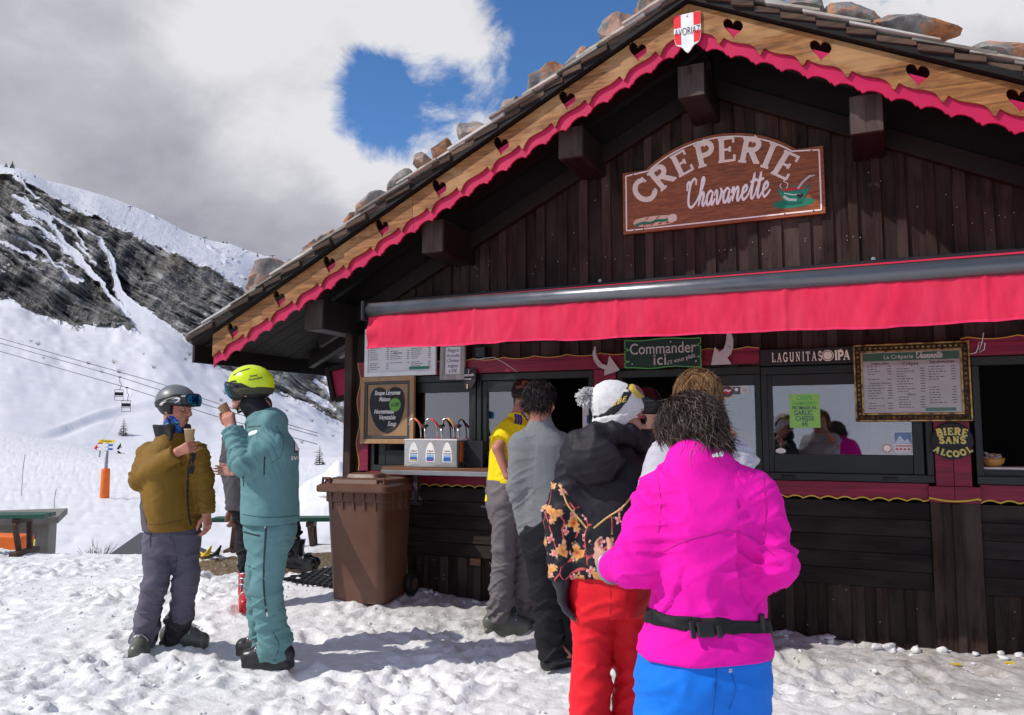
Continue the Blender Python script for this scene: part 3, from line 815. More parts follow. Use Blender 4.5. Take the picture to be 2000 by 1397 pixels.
for z, mt, tip, tilt in ((98, YEL, 1, .05), (91, WHI, -1, -.03), (84.5, WHI, -1, .02)):
 poly = [(-13 * s, -2.6 * s), (13 * s, -2.6 * s), (13 * s, 2.6 * s), (-13 * s, 2.6 * s)]
 if tip > 0: poly[2:2] = [(16 * s, 0)]
 else: poly.append((-16 * s, 0))
 a = MB().prism(poly, -0.12, -0.09).build('arrow_board', mt, pt, loc=(0, 0, z * s)); a.rotation_euler = (0, tilt, YAW)
 if mt is WHI:
  q = MB().prism([(4 * s, -1.8 * s), (12 * s, -1.8 * s), (12 * s, 1.8 * s), (4 * s, 1.8 * s)], -0.125, -0.121).build('blue_panel', BLU, a)
 else:
  q = MB().prism([(-9 * s, -.6 * s), (9 * s, -.6 * s), (9 * s, .7 * s), (-9 * s, .7 * s)], -0.125, -0.121).build('legend', BLK, a)
p = on_mountain(194, 893, 60); s = (p - Vector(_cam)).length / 1587
ln = thing('snow_lance', 'snow making lance with a red base leaning over the piste', 'snow lance', p)
r = Vector(_rt)
MB().tube([(0, 0, -.2), (r * 1 * s) + Vector((0, 0, 12 * s))], 1.3 * s, 8).build('stand', STEEL, ln)
MB().tube([r * -6 * s + Vector((0, 0, 14 * s)), r * 4 * s + Vector((0, 0, 28 * s))], [4.4 * s, 3.2 * s], 6).build('housing', RED, ln)
MB().tube([r * 3 * s + Vector((0, 0, 27 * s)), r * 30 * s + Vector((0, 0, 75 * s)), r * 54 * s + Vector((0, 0, 112 * s))], [1.1 * s, .8 * s, .5 * s], 6).build('lance', WHI, ln, True)
for px, py, h, lb in ((42, 968, 68, 'thin crooked marker pole standing left of the orange post'), (105, 1004, 42, 'short thin pole behind the concrete box')):
 p = on_mountain(px, py, 12); s = (p - Vector(_cam)).length / 1587
 tag(MB().tube([p, p + Vector((.002, 0, h * s * .6)), p + Vector((3 * s, 0, h * s))], 0.35 * s + .004, 5).build('marker_pole', TWIG), lb, 'pole')
CAB = plain('steel_cable', (0.05, 0.05, 0.06), 0.5, 0.4)
lines = [((-420, 536, 150), (305, 747, 118), (620, 846, 104)), ((-420, 545, 154), (235, 737, 122), (620, 852, 106)), ((-420, 560, 150), (250, 758, 118), (620, 868, 104))]
cpts = []
for i, (a, b_, c_) in enumerate(lines):
 A, B, Cc = at(*a), at(*b_), at(*c_); cpts.append((A, B, Cc))
 w = MB().tube([A, A.lerp(B, .5) - Vector((0, 0, .3)), B, B.lerp(Cc, .5) - Vector((0, 0, .3)), Cc], 0.045, 5).build('lift_cable', CAB)
 tag(w, ['topmost chairlift cable across the snow slope', 'middle chairlift cable carrying the upper chair', 'lowest chairlift cable carrying the lower chair'][i], 'cable', 'chairlift cables')
def lift_chair():
 t = thing('lift_chair', 'x', 'chairlift chair')
 MB().tube([(0, 0, 0), (0.02, 0, -.7), (.35, 0, -1.0), (.1, 0, -1.9)], .05, 6).build('hanger', DSTEEL, t)
 MB().box((0, 0, .02), (.5, .15, .18)).build('grip', DSTEEL, t)
 m = MB()
 for x in (-.75, .75): m.tube([(x, .45, -3.0), (x, .4, -1.9), (x, 0, -1.9)], .04, 6); m.tube([(x, .45, -3.0), (x, -.35, -2.95), (x, -.55, -3.5)], .04, 6)
 m.tube([(-.75, 0, -1.9), (.75, 0, -1.9)], .04, 6); m.tube([(-.75, -.55, -3.5), (.75, -.55, -3.5)], .035, 6)
 m.build('frame', DSTEEL, t)
 MB().box((0, .1, -2.92), (1.5, .55, .07)).build('seat', BLK, t); MB().box((0, .42, -2.5), (1.5, .06, .5)).build('backrest', BLK, t)
 return t
c0 = lift_chair(); c1 = c0.copy(); COL.objects.link(c1)
for ch in c0.children:
 k = ch.copy(); COL.objects.link(k); k.parent = c1
A, B, Cc = cpts[1]; c0.location = at(234, 737, 122.0); c0.rotation_euler = (0, 0, YAW + .5)
A, B, Cc = cpts[2]; c1.location = at(248, 757.5, 118.1); c1.rotation_euler = (0, 0, YAW + .5)
tag(c0, 'empty chairlift chair hanging higher and further left', 'chairlift chair', 'chairlift chairs'); tag(c1, 'empty chairlift chair hanging lower and further right', 'chairlift chair', 'chairlift chairs')
for c_ in (c0, c1): c_.scale = (.78, .78, 1.0)
for px, py, h, lb in ((254, 413, 9, 'far ski lift pylon alone on the smooth upper snowfield'), (400, 476, 12, 'far ski lift pylon beside the dark outcrop on the ridge'), (532, 505, 6, 'far ski lift pylon among firs above the roof stones'), (510, 520, 5, 'faint lift pylon low on the snow left of the ridge firs')):
 p = on_mountain(px, py, 200)
 if p is None: continue
 s = (p - Vector(_cam)).length / 1587
 t = thing('lift_pylon', lb, 'pylon', p); MB().tube([(0, 0, -1), (0, 0, h * s)], .6 * s, 6).build('mast', DSTEEL, t)
 MB().tube([Vector(_rt) * -5 * s + Vector((0, 0, h * s * .8)), Vector((0, 0, h * s)), Vector(_rt) * 4 * s + Vector((0, 0, h * s * .95))], .55 * s, 5).build('crossarm', DSTEEL, t)
# -- benches and bits on the terrace
GREENP = wood('green_painted_wood', (0.020, 0.095, 0.060), (0.012, 0.06, 0.04), 'x', 0.45, 0.8, 0.15, 0.0008, False)
BROWNW = wood('brown_stained_wood', (0.10, 0.050, 0.030), (0.035, 0.018, 0.012), 'z', 0.6, 1.0, 0.2)
def bench(label, loc, rot, L, H, W=0.30, inset=0.32):
 t = thing('bench', label, 'bench', loc, rot, 'green topped benches')
 for y in (-W / 4 - .005, W / 4 + .005):
  MB().box((0, y, H - .025), (L, W / 2 - .006, .05)).build('seat_plank', GREENP, t, bevel=.008, seg=2)
 for sx in (-1, 1):
  x = sx * (L / 2 - inset)
  MB().box((x, 0, H - .085), (.09, W * .95, .06)).build('cleat', BROWNW, t, bevel=.005)
  for sy in (-1, 1):
   R = Matrix.Rotation(sy * -0.16, 3, 'X') @ Matrix.Rotation(sx * -0.12, 3, 'Y')
   MB().box((0, 0, 0), (.055, .055, H - .1), R).build('leg', BROWNW, t, bevel=.006, loc=(x + sx * .025, sy * (W / 2 - .02), (H - .1) / 2))
  MB().box((x + sx * .05, 0, .03), (.10, W + .25, .07)).build('foot_beam', BROWNW, t, bevel=.01)
 return t
b = gp(-55, 1088, 0.0)
bench('green topped bench on the snow at the frame edge by the concrete box', (b.x, b.y, gzb(b.x, b.y) - .01), YAW + .12, 1.75, 0.50, .36)
b = gp(535, 1092, -0.05)
bench('green topped bench on the brown grass behind the man in teal', (b.x, b.y, gzb(b.x, b.y) - 0.03), YAW + .05, 1.50, 0.43, .26, .30)
CONC = plain('concrete', (0.23, 0.22, 0.19), 0.9, 0, 0.2, 0.22, 3.0, 0.003, 40)
p = at(118, 1006, 13.0)
t = thing('concrete_box', 'grey concrete service box with an overhanging lid', 'concrete box', (p.x, p.y, p.z), YAW + .42)
MB().box((-1.05, .55, -.055), (2.1, 1.5, .11)).build('lid', CONC, t, bevel=.012)
MB().box((-1.12, .6, -.96), (1.95, 1.2, 1.7)).build('body', CONC, t, bevel=.012)
p = at(24, 1061, 12.0); t = thing('orange_crash_mat', 'orange padded crash mat lying behind the bench', 'crash mat', p, YAW)
m = MB(); m.prism([(-.42, -.12), (.14, -.12), (.20, .02), (.20, .09), (.15, .11), (-.42, .13)], -.1, .22); m.build('pad', ORANGE, t, bevel=.03, seg=3)
MB().box((-.14, -.105, -.095), (.56, .012, .02)).build('white_strap', WHI, t)
p = at(64, 1080, 11.6); t = thing('yellow_marker', 'thin dark rod in a yellow sleeve stuck in the snow', 'marker rod', p)
MB().tube([(0, 0, -.2), Vector(_rt) * .02 + Vector((0, 0, .19))], .011, 8).build('sleeve', YEL, t, True)
MB().tube([Vector(_rt) * .02 + Vector((0, 0, .18)), Vector(_rt) * .05 + Vector((0, 0, .37))], .005, 6).build('rod', DSTEEL, t, True)
p = at(275, 1072, 11.3)
poly = [(-.42, -.1), (-.20, .10), (-.06, .23), (.05, .225), (.42, .16), (.42, -.1)]
SLATE = plain('grey_panel', (0.075, 0.08, 0.095), 0.6, 0, 0.3, 0.1, 6)
m = MB().prism(poly, -.02, .02); o = m.build('grey_panel', SLATE, None, bevel=.004); o.location = p; o.rotation_euler = (-.5, 0, YAW)
tag(o, 'dark grey board tilted in the snow behind the man in olive', 'panel')
p = gp(402, 1093, 0.04)
t = thing('ski_pair', 'pair of skis with yellow and black tips lying on the brown grass', 'skis', (p.x, p.y, p.z), YAW - .95, None)
for k, (mt, dy) in enumerate(((YEL, 0), (BLK, .11))):
 pts = [(-1.2 + .1 * i, 0, .02 + (.10 * max(0, i - 11) ** 1.6 / 4)) for i in range(15)]
 m = MB()
 vs = []; 
 for i, q in enumerate(pts):
  w = .055 if i < 12 else .055 * (1 - (i - 11) / 3.6)
  vs += [(q[0], dy - w, q[2]), (q[0], dy + w, q[2]), (q[0], dy + w, q[2] + .012), (q[0], dy - w, q[2] + .012)]
 fs = [(i * 4 + a, i * 4 + (a + 1) % 4, i * 4 + 4 + (a + 1) % 4, i * 4 + 4 + a) for i in range(14) for a in range(4)] + [(0, 1, 2, 3), (56, 57, 58, 59)]
 m.add(vs, fs); m.build('ski', mt, t)
RUB = plain('black_rubber', (0.010, 0.010, 0.011), 0.55)
def rubber_mat():
 m = MB(); r0, r1, h = .045, .034, .022
 dx, dy = r0 * math.sqrt(3), r0 * 1.5
 for j in range(24):
  for i in range(15):
   cx, cy = (i + (j % 2) * .5) * dx, j * dy
   vs = []
   for z in (0, h):
    for r in (r0 * .999, r1):
     vs += [(cx + r * math.sin(math.pi / 3 * k), cy + r * math.cos(math.pi / 3 * k), z) for k in range(6)]
   fs = []
   for k in range(6):
    k2 = (k + 1) % 6
    fs += [(12 + k, 12 + k2, 18 + k2, 18 + k), (6 + k, 6 + k2, 18 + k2, 18 + k)]
   m.add(vs, fs)
 o = m.build('rubber_mat', RUB, None, fix=False)
 p = gp(553, 1137, .12); o.location = (p.x, p.y, .135); o.rotation_euler = (.02, .01, YAW - .55)
 tag(o, 'black honeycomb rubber mat on the ground beside the bin', 'mat')
rubber_mat()
p = gp(590, 1125, 0.05)
o = MB().box((0, 0, 0), (1.5, .10, .05)).build('timber_edge', wood('weathered_grey_wood', (0.34, 0.32, 0.29), (0.17, 0.155, 0.14), 'x', 0.8, 1, .15), None, bevel=.006); o.location = (p.x - .1, p.y + .1, .05); o.rotation_euler = (0, 0, .62)
tag(o, 'weathered timber edging along the black rubber mat', 'timber')
# ================================================================== THE CHALET
DARKW = wood('dark_stained_boards', (0.050, 0.028, 0.021), (0.009, 0.0055, 0.005), 'z', 0.55, 1.2, 0.38, 0.003, True, (0.066, 0.050, 0.043), .12)
DARKH = wood('dark_stained_siding', (0.026, 0.018, 0.015), (0.007, 0.005, 0.005), 'x', 0.5, 1.2, 0.25, 0.003, True, (0.044, 0.037, 0.033), .12)
BEAMW = wood('dark_beam', (0.018, 0.012, 0.010), (0.006, 0.004, 0.004), 'y', 0.6, 1.0, 0.2, 0.002, False)
ENDW = wood('beam_end_grain', (0.085, 0.055, 0.045), (0.030, 0.018, 0.015), 'z', 0.7, 1.0, 0.2, 0.002, True, (0.12, 0.10, 0.09))
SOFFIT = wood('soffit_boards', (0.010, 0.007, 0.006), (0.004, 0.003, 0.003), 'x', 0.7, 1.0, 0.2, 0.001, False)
def honey_wood():
 t = NT('honey_stained_larch')
 c = t.coords((0.55, 4, 7), rand=7); c2 = t.coords((1.1, 2, 2.4), rand=7)
 g = t.noise(c, 3.2, 6, 0.62, 1.0); g2 = t.noise(c, 17, 3, 0.5)
 st = t.math('ADD', t.math('MULTIPLY', g, 0.7), t.math('MULTIPLY', g2, 0.3))
 col = t.ramp(st, [(0.32, (0.075, 0.026, 0.007)), (0.44, (0.185, 0.070, 0.018)), (0.56, (0.31, 0.130, 0.036)), (0.72, (0.43, 0.215, 0.072))])
 pale = t.rng(t.noise(c2, 1.3, 6, 0.6, .8), 0.50, 0.62, 0, 0.55)
 col = t.mix(pale, col, (0.46, 0.27, 0.115, 1))
 k = t.rng(t.voro(c2, 1.9), 0.03, 0.10, 0.8, 0, True)
 col = t.mix(k, col, (0.10, 0.035, 0.012, 1))
 t.bump(st, 0.0018)
 return t.done(col, 0.5, 0, 0.35)
HONEY = honey_wood()
CRIM = plain('crimson_paint', (0.50, 0.008, 0.070), 0.45, 0, 0.35, 0.10, 5, 0.0006, 30)
def red_board():
 t = NT('crimson_board'); c = t.coords((0.4, 5, 7), rand=5)
 g = t.noise(c, 6, 6, 0.6, 0.4)
 col = t.ramp(g, [(0.3, (0.12, 0.004, 0.020)), (0.55, (0.24, 0.006, 0.038)), (0.8, (0.32, 0.016, 0.058))])
 sp = t.rng(t.noise(t.coords(rand=5), 38, 4, .6), 0.70, 0.74, 0, .6)
 col = t.mix(sp, col, (0.20, .09, .07, 1))
 t.bump(g, 0.0012); return t.done(col, 0.45, 0, 0.4)
REDB = red_board()
FRAMEG = wood('dark_green_frame', (0.012, 0.017, 0.014), (0.006, 0.008, 0.007), 'z', 0.42, 0.8, 0.15, 0.001, False, (0.022, 0.027, 0.024), 0.4)
FRAMEH = wood('dark_green_frame_rail', (0.012, 0.017, 0.014), (0.006, 0.008, 0.007), 'x', 0.42, 0.8, 0.15, 0.001, False, (0.022, 0.027, 0.024), 0.4)
YLINE = plain('yellow_line_paint', (0.62, 0.40, 0.04), 0.5)
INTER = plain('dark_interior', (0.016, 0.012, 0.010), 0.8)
SHING = wood('weathered_shingle', (0.42, 0.37, 0.30), (0.15, 0.12, 0.09), 'x', 0.7, 1.0, 0.5, 0.003, False, (0.52, 0.51, 0.50))
SHINGD = wood('brown_under_shingle', (0.12, 0.07, 0.045), (0.03, 0.018, 0.013), 'x', 0.75, 1.0, 0.45, 0.003, False)
def pane_mat():
 t = NT('window_glass')
 gl = t.node('ShaderNodeBsdfGlossy'); gl.inputs['Roughness'].default_value = 0.02; gl.inputs['Color'].default_value = (.95, .96, 1, 1)
 tr = t.node('ShaderNodeBsdfTransparent'); tr.inputs['Color'].default_value = (.80, .84, .83, 1)
 fr = t.node('ShaderNodeFresnel'); fr.inputs['IOR'].default_value = 2.6
 bm = t.bump(t.noise(t.coords(), 1.1, 2), 0.004)
 t.l.new(bm, gl.inputs['Normal'])
 mx = t.node('ShaderNodeMixShader'); t.l.new(fr.outputs[0], mx.inputs[0]); t.l.new(tr.outputs[0], mx.inputs[1]); t.l.new(gl.outputs[0], mx.inputs[2])
 t.l.new(mx.outputs[0], t.out.inputs[0]); return t.mat
GLASS = pane_mat()
AX, AZ, SL = -1.2, 4.655, 0.490
def roof_z(x): return AZ - SL * abs(x - AX)
chalet = thing('chalet', 'dark timber creperie hut with honey coloured scalloped bargeboards and stone weighted roof', 'hut', (-1.2, 2.0, 0))
CH = chalet
def part(mb, name, mats, smooth=False, bevel=0.0, seg=1, parent=None):
 """build in place (world coordinates) as a child of the chalet or of one of its parts"""
 o = mb.build(name, mats, None, smooth, bevel, seg)
 return adopt(o, parent or CH)
def adopt(o, parent):
 o.parent = parent
 base = Matrix.Identity(4); q = parent; chain = []
 while q is not None: chain.append(q); q = q.parent
 for q in reversed(chain): base = base @ Matrix.Translation(q.location) @ q.rotation_euler.to_matrix().to_4x4()
 o.data.transform(base.inverted())
 return o
# ---- wall boards: wide boards with narrow cover strips
def gable_boards(x0, x1, zb, ztop, pitch=0.186, y=0.0):
 x = x0
 while x < x1 - 0.02:
  w = min(pitch * random.uniform(0.86, 1.14), x1 - x)
  wide = w * random.uniform(0.60, 0.70)
  za, zc = ztop(x + .004), ztop(x + w - .004); zm = ztop(x + wide)
  dy = random.uniform(-.003, .003)
  mid = [(AX, ztop(AX))] if x < AX < x + w else []
  poly = [(x + .004, zb), (x + w - .003, zb), (x + w - .003, zc)] + mid + [(x + .004, za)]
  part(MB().prism(poly, y + .004 + dy, y + .03), 'plank', DARKW, bevel=.0015)
  poly = [(x + wide, zb + .001), (x + w + .012, zb + .001), (x + w + .012, ztop(x + w + .012) - .002), (x + wide, zm - .002)]
  part(MB().prism(poly, y - .016 + dy, y + .002 + dy), 'cover_strip', DARKW, bevel=.002)
  x += w
under = lambda x: roof_z(x) - 0.10
gable_boards(-4.55, 2.30, 2.30, under)
for (x0, x1, za, zb) in ((-4.55, -3.30, 2.02, 2.299), (-3.30, 2.30, 2.02, 2.299)):
 x = x0
 while x < x1 - .02:
  w = min(.186 * random.uniform(.9, 1.1), x1 - x); wide = w * .66; dy = random.uniform(-.002, .002)
  part(MB().bb(x + .003, x + w - .003, .004 + dy, .03, za, zb), 'plank', DARKW)
  part(MB().bb(x + wide, x + w + .01, -.014 + dy, .002 + dy, za + .001, zb - .001), 'cover_strip', DARKW)
  x += w
def low_boards(x0, x1, z0, z1):
 x = x0
 while x < x1 - .02:
  w = min(.165 * random.uniform(.8, 1.2), x1 - x); wide = w * random.uniform(.55, .7); dy = random.uniform(-.003, .003)
  part(MB().bb(x + .003, x + w - .002, .006 + dy, .03, z0, z1 - random.uniform(0, .004)), 'plank', DARKW, bevel=.0015)
  part(MB().bb(x + wide, x + w + .006, -.010 + dy, .004 + dy, z0, z1 - .002), 'cover_strip', DARKW, bevel=.0015)
  x += w
def siding(x0, x1, z0, z1, n):
 h = (z1 - z0) / n
 for i in range(n):
  za, zb = z0 + i * h + .0025, z0 + (i + 1) * h - .0015
  yb, yt = -.030 + random.uniform(-.003, .002), -.016
  m = MB(); m.add([(x0, yb, za), (x1, yb, za), (x1, yt, zb), (x0, yt, zb), (x0, .004, za), (x1, .004, za), (x1, .004, zb), (x0, .004, zb)],
      [(0, 1, 2, 3), (5, 4, 7, 6), (1, 5, 6, 2), (4, 0, 3, 7), (3, 2, 6, 7), (4, 5, 1, 0)])
  part(m, 'plank', DARKH, bevel=.002)
PIL = [(-2.25, -1.98), (0.265, 0.572)]
low_boards(-4.52, 2.30, -.25, .402)
for x0, x1 in ((-4.52, -2.253), (-1.977, .262), (.575, 2.30)): siding(x0, x1, .404, 1.012, 5)
for x0, x1 in PIL:
 xm = (x0 + x1) / 2
 part(MB().bb(x0, xm - .018, -.052, -.002, -.25, 1.018), 'pillar_board', DARKW, bevel=.003)
 part(MB().bb(xm + .030, x1, -.052, -.002, -.25, 1.018), 'pillar_board', DARKW, bevel=.003)
 part(MB().bb(xm - .020, xm + .032, -.075, -.054, -.25, 1.016), 'cover_strip', DARKW, bevel=.003)
part(MB().bb(-4.735, -4.645, -.09, .02, -.2, 2.46), 'corner_post', DARKW, bevel=.006)
part(MB().bb(-4.643, -4.553, -.03, .03, -.2, 2.46), 'corner_board', DARKW, bevel=.004)
nl = MB(); r_ = random.Random(3)
for k in range(150):
 x = r_.uniform(-4.4, 1.6); zr = r_.choice([r_.uniform(.05, .38), r_.uniform(2.9, 3.05), r_.uniform(2.32, 2.40), r_.uniform(2.9, under(x) - .5) if under(x) > 3.5 else .2])
 if -2.0 < x < -.3 and 3.1 < zr < 3.95: continue
 nl.box((x, -.018, zr), (.006, .006, .007))
part(nl, 'nail_heads', plain('pale_nail', (.35, .33, .31), .5))['kind'] = 'stuff'
def wavy(x0, x1, zflat, zw, amp, period, up=False, phase=0.0, step=.02):
 """strip with one straight and one bracket-shaped edge, in (x, z)"""
 n = max(4, int(abs(x1 - x0) / step)); e = []
 for i in range(n + 1):
  x = x0 + (x1 - x0) * i / n; t = ((x + phase) / period) % 1.0
  b = abs(math.sin(math.pi * t)) ** 0.8
  e.append((x, zw + (amp * (1 - b) if up else -amp * (1 - b))))
 return e
def red_rail(x0, x1, ztop=1.148, zw=1.042, y=-.040):
 e = wavy(x0, x1, ztop, zw, .022, .115)
 part(MB().bb(x0, x1, y, -.004, zw + .001, ztop), 'red_rail', REDB, bevel=.002)
 bot = MB(); 
 for (xa, za), (xb, zb) in zip(e[:-1], e[1:]): bot.prism([(xa, za), (xb, zb), (xb, zw), (xa, zw)], y + .002, -.032)
 part(bot, 'scalloped_edge', REDB)
 ln = MB()
 for (xa, za), (xb, zb) in zip(e[:-1], e[1:]): ln.prism([(xa, za - .006), (xb, zb - .006), (xb, zb + .004), (xa, za + .004)], y - .003, y + .0015)
 part(ln, 'yellow_line', YLINE)
red_rail(-4.50, -2.252); red_rail(-1.978, .262)
red_rail(.576, 2.30, 1.148, 1.045, -.036)
for x0, x1 in PIL:
 xm = (x0 + x1) / 2
 part(MB().bb(x0 - .008, xm - .001, -.072, -.054, 1.035, 1.132), 'red_collar_board', REDB, bevel=.002)
 part(MB().bb(xm + .001, x1 + .004, -.072, -.054, 1.035, 1.132), 'red_collar_board', REDB, bevel=.002)
 part(MB().bb(x0, x1, -.053, -.004, 1.019, 1.133), 'collar_core', REDB)
 ln = MB(); e = wavy(x0 - .008, x1 + .004, 1.1, 1.035, -.02, .29, phase=-x0)
 for (xa, za), (xb, zb) in zip(e[:-1], e[1:]): ln.prism([(xa, za - .008), (xb, zb - .008), (xb, zb + .004), (xa, za + .004)], -.0785, -.0725)
 part(ln, 'yellow_line', YLINE)
part(MB().bb(.308, .420, -.046, -.004, 1.134, 2.035), 'red_post_board', REDB, bevel=.002)
part(MB().bb(.422, .530, -.046, -.004, 1.134, 2.035), 'red_post_board', REDB, bevel=.002)
part(MB().bb(-2.215, -2.118, -.046, -.004, 1.134, 2.035), 'red_post_board', REDB, bevel=.002)
part(MB().bb(-2.116, -2.022, -.046, -.004, 1.134, 2.035), 'red_post_board', REDB, bevel=.002)
def lintel(x0, x1):
 e = wavy(x0, x1, 2.04, 2.155, -.020, .30, phase=.05)
 part(MB().bb(x0, x1, -.048, -.018, 2.040, 2.134), 'red_lintel', REDB, bevel=.002)
 top = MB(); ln = MB()
 for (xa, za), (xb, zb) in zip(e[:-1], e[1:]):
  top.prism([(xa, 2.135), (xb, 2.135), (xb, zb), (xa, za)], -.0465, -.0195)
  ln.prism([(xa, za - .003), (xb, zb - .003), (xb, zb + .003), (xa, za + .003)], -.049, -.045)
 part(top, 'scalloped_edge', REDB); part(ln, 'yellow_line', YLINE)
lintel(-4.40, -.862); lintel(.50, 2.30)
def side_board():
 m = MB(); ln = MB(); n = 40
 pts = [(-4.585 + .018 * math.sin(i / n * 6.28 * 2.6 + .6), 1.150 + i / n * 1.03) for i in range(n + 1)]
 for (xa, za), (xb, zb) in zip(pts[:-1], pts[1:]):
  m.prism([(xa, za), (-4.47, za), (-4.47, zb), (xb, zb)], -.055, -.032)
  ln.prism([(xa - .003, za), (xa + .003, za), (xb + .003, zb), (xb - .003, zb)], -.057, -.031)
 part(m, 'red_side_board', REDB); part(ln, 'yellow_line', YLINE)
side_board()
# ---- windows
def window(name, x0, x1, z0, z1, panes, rail_b=.15, rail_t=.10, stile=.075, y=-.03):
 """panes: list of (x0, x1) of glass; other gaps stay open"""
 f = part(MB().bb(x0, x1, y, .06, z0, z0 + .055), name, FRAMEH, bevel=.003)
 f['label'] = 'dark green painted serving window'
 part(MB().bb(x0, x1, y, .06, z1 - .06, z1), 'head_rail', FRAMEH, bevel=.003, parent=f)
 part(MB().bb(x0, x0 + .045, y + .001, .06, z0 + .056, z1 - .061), 'stile', FRAMEG, bevel=.003, parent=f)
 part(MB().bb(x1 - .045, x1, y + .001, .06, z0 + .056, z1 - .061), 'stile', FRAMEG, bevel=.003, parent=f)
 for a, b, zb, zt in panes:
  part(MB().bb(a - stile, a, y + .016, .045, z0 + .057, z1 - .062), 'sash_stile', FRAMEG, bevel=.003, parent=f)
  part(MB().bb(b, b + stile, y + .016, .045, z0 + .057, z1 - .062), 'sash_stile', FRAMEG, bevel=.003, parent=f)
  part(MB().bb(a + .001, b - .001, y + .017, .044, z0 + .057, zb), 'sash_rail', FRAMEH, bevel=.003, parent=f)
  part(MB().bb(a + .001, b - .001, y + .017, .044, zt, z1 - .062), 'sash_rail', FRAMEH, bevel=.003, parent=f)
  part(MB().bb(a - .004, b + .004, .012, .018, zb - .004, zt + .004), 'pane', GLASS, parent=f)
 return f
W1 = window('window', -4.46, -3.335, 1.151, 2.032, [(-4.30, -3.412, 1.345, 1.875)])
W2 = window('window', -3.325, -2.222, 1.151, 2.032, [(-3.232, -2.97, 1.335, 1.872)], stile=.045)
W3 = window('window', -2.015, -.866, 1.151, 2.020, [(-1.215, -.905, 1.345, 1.875)], stile=.035)
W4 = window('window', -.862, .302, 1.151, 2.010, [(-.782, .172, 1.345, 1.866)], stile=.07)
W5 = window('window', .562, 1.95, 1.151, 2.034, [])
part(MB().bb(.60, 1.90, .03, .30, 1.252, 1.268), 'pale_sill', plain('pale_sill_laminate', (.62, .58, .52), .4), bevel=.003)
part(MB().bb(.61, 1.90, .028, .05, 1.207, 1.250), 'sill_board', FRAMEH)
part(MB().bb(-2.93, -2.28, .0, .25, 1.195, 1.215), 'counter_board', BEAMW); part(MB().bb(-1.95, -1.27, .0, .25, 1.195, 1.215), 'counter_board', BEAMW)
LATCH = plain('latch_iron', (.03, .028, .026), .4, .7)
for x in (-.68, .02, -2.6): 
 part(MB().bb(x - .05, x + .05, -.045, -.031, 1.165, 1.185), 'latch', LATCH, bevel=.003)
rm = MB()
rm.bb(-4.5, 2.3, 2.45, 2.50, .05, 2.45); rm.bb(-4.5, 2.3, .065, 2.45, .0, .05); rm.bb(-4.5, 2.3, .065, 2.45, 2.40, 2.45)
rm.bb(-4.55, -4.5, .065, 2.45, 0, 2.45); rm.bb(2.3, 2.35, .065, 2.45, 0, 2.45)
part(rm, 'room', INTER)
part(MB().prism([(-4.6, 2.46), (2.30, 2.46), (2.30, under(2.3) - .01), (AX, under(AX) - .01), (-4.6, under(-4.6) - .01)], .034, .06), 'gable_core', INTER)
y = .05
while y < 4.6:
 part(MB().bb(-4.70, -4.66, y, y + .17, -.4, 2.50), 'side_plank', DARKW, bevel=.003); y += .176
part(MB().bb(2.36, 2.42, .05, 4.6, -.3, 2.6), 'side_wall', DARKW); part(MB().bb(-4.6, 2.3, 4.5, 4.6, -.3, 3.0), 'back_wall', DARKW)
# ---- roof
LX = 4.72
def sl(s, x, v): return (AX + s * x, AZ - SL * x + v)
for s, xe in ((-1, 4.75), (1, 4.75)):
 poly = [sl(s, 0, .012), sl(s, xe, .012), sl(s, xe, .060), sl(s, 0, .060)]
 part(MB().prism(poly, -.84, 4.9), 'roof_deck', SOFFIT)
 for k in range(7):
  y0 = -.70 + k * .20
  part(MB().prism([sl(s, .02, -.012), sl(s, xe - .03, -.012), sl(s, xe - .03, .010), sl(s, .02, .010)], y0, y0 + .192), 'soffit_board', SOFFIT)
 for y0 in (.06, 1.05, 2.05, 3.05):
  part(MB().prism([sl(s, .02, -.14), sl(s, xe - .10, -.14), sl(s, xe - .10, -.014), sl(s, .02, -.014)], y0 + .7, y0 + .79), 'rafter', wood('grey_rafter', (.33, .32, .30), (.16, .15, .14), 'x', .8, 1, .1) if False else BEAMW)
 part(MB().prism([sl(s, .05, -.42), sl(s, xe - .9, -.42), sl(s, xe - .9, -.27), sl(s, .05, -.27)], -.085, -.022), 'barge_rafter', BEAMW, bevel=.004)
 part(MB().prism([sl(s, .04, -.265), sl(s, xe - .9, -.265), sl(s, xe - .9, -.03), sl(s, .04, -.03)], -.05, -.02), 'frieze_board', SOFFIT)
 part(MB().bb(*sorted((AX + s * (xe - .005), AX + s * (xe + .03))), -.80, 4.9, roof_z(AX + s * xe) - .155, roof_z(AX + s * xe) + .062), 'eave_fascia', BEAMW, bevel=.004)
GRAFT = wood('grey_rafter', (.40, .39, .37), (.22, .21, .20), 'x', .8, 1, .1)
for y0, xa, xb in ((1.1, 3.62, 4.5), (2.1, 3.75, 4.45), (3.1, 3.9, 4.5)):
 part(MB().prism([sl(-1, xa, -.085), sl(-1, xb, -.085), sl(-1, xb, -.045), sl(-1, xa, -.045)], y0, y0 + .07), 'pale_batten', GRAFT)
for x0, x1, z0, z1 in ((-1.335, -1.125, 4.02, 4.28), (-2.31, -2.095, 3.69, 3.95), (-3.575, -3.36, 3.04, 3.33), (-4.82, -4.605, 2.445, 2.73), (-.145, .075, 3.55, 3.83), (1.0, 1.21, 2.99, 3.27), (2.24, 2.45, 2.42, 2.70)):
 pu = part(MB().bb(x0, x1, -.595, 1.2, z0, z1), 'purlin', BEAMW, bevel=.010)
 part(MB().bb(x0 + .008, x1 - .008, -.600, -.5955, z0 + .008, z1 - .008), 'end_grain', ENDW, parent=pu)
part(MB().bb(-4.80, -4.66, .3, .45, 2.10, 2.45), 'bracket', BEAMW)
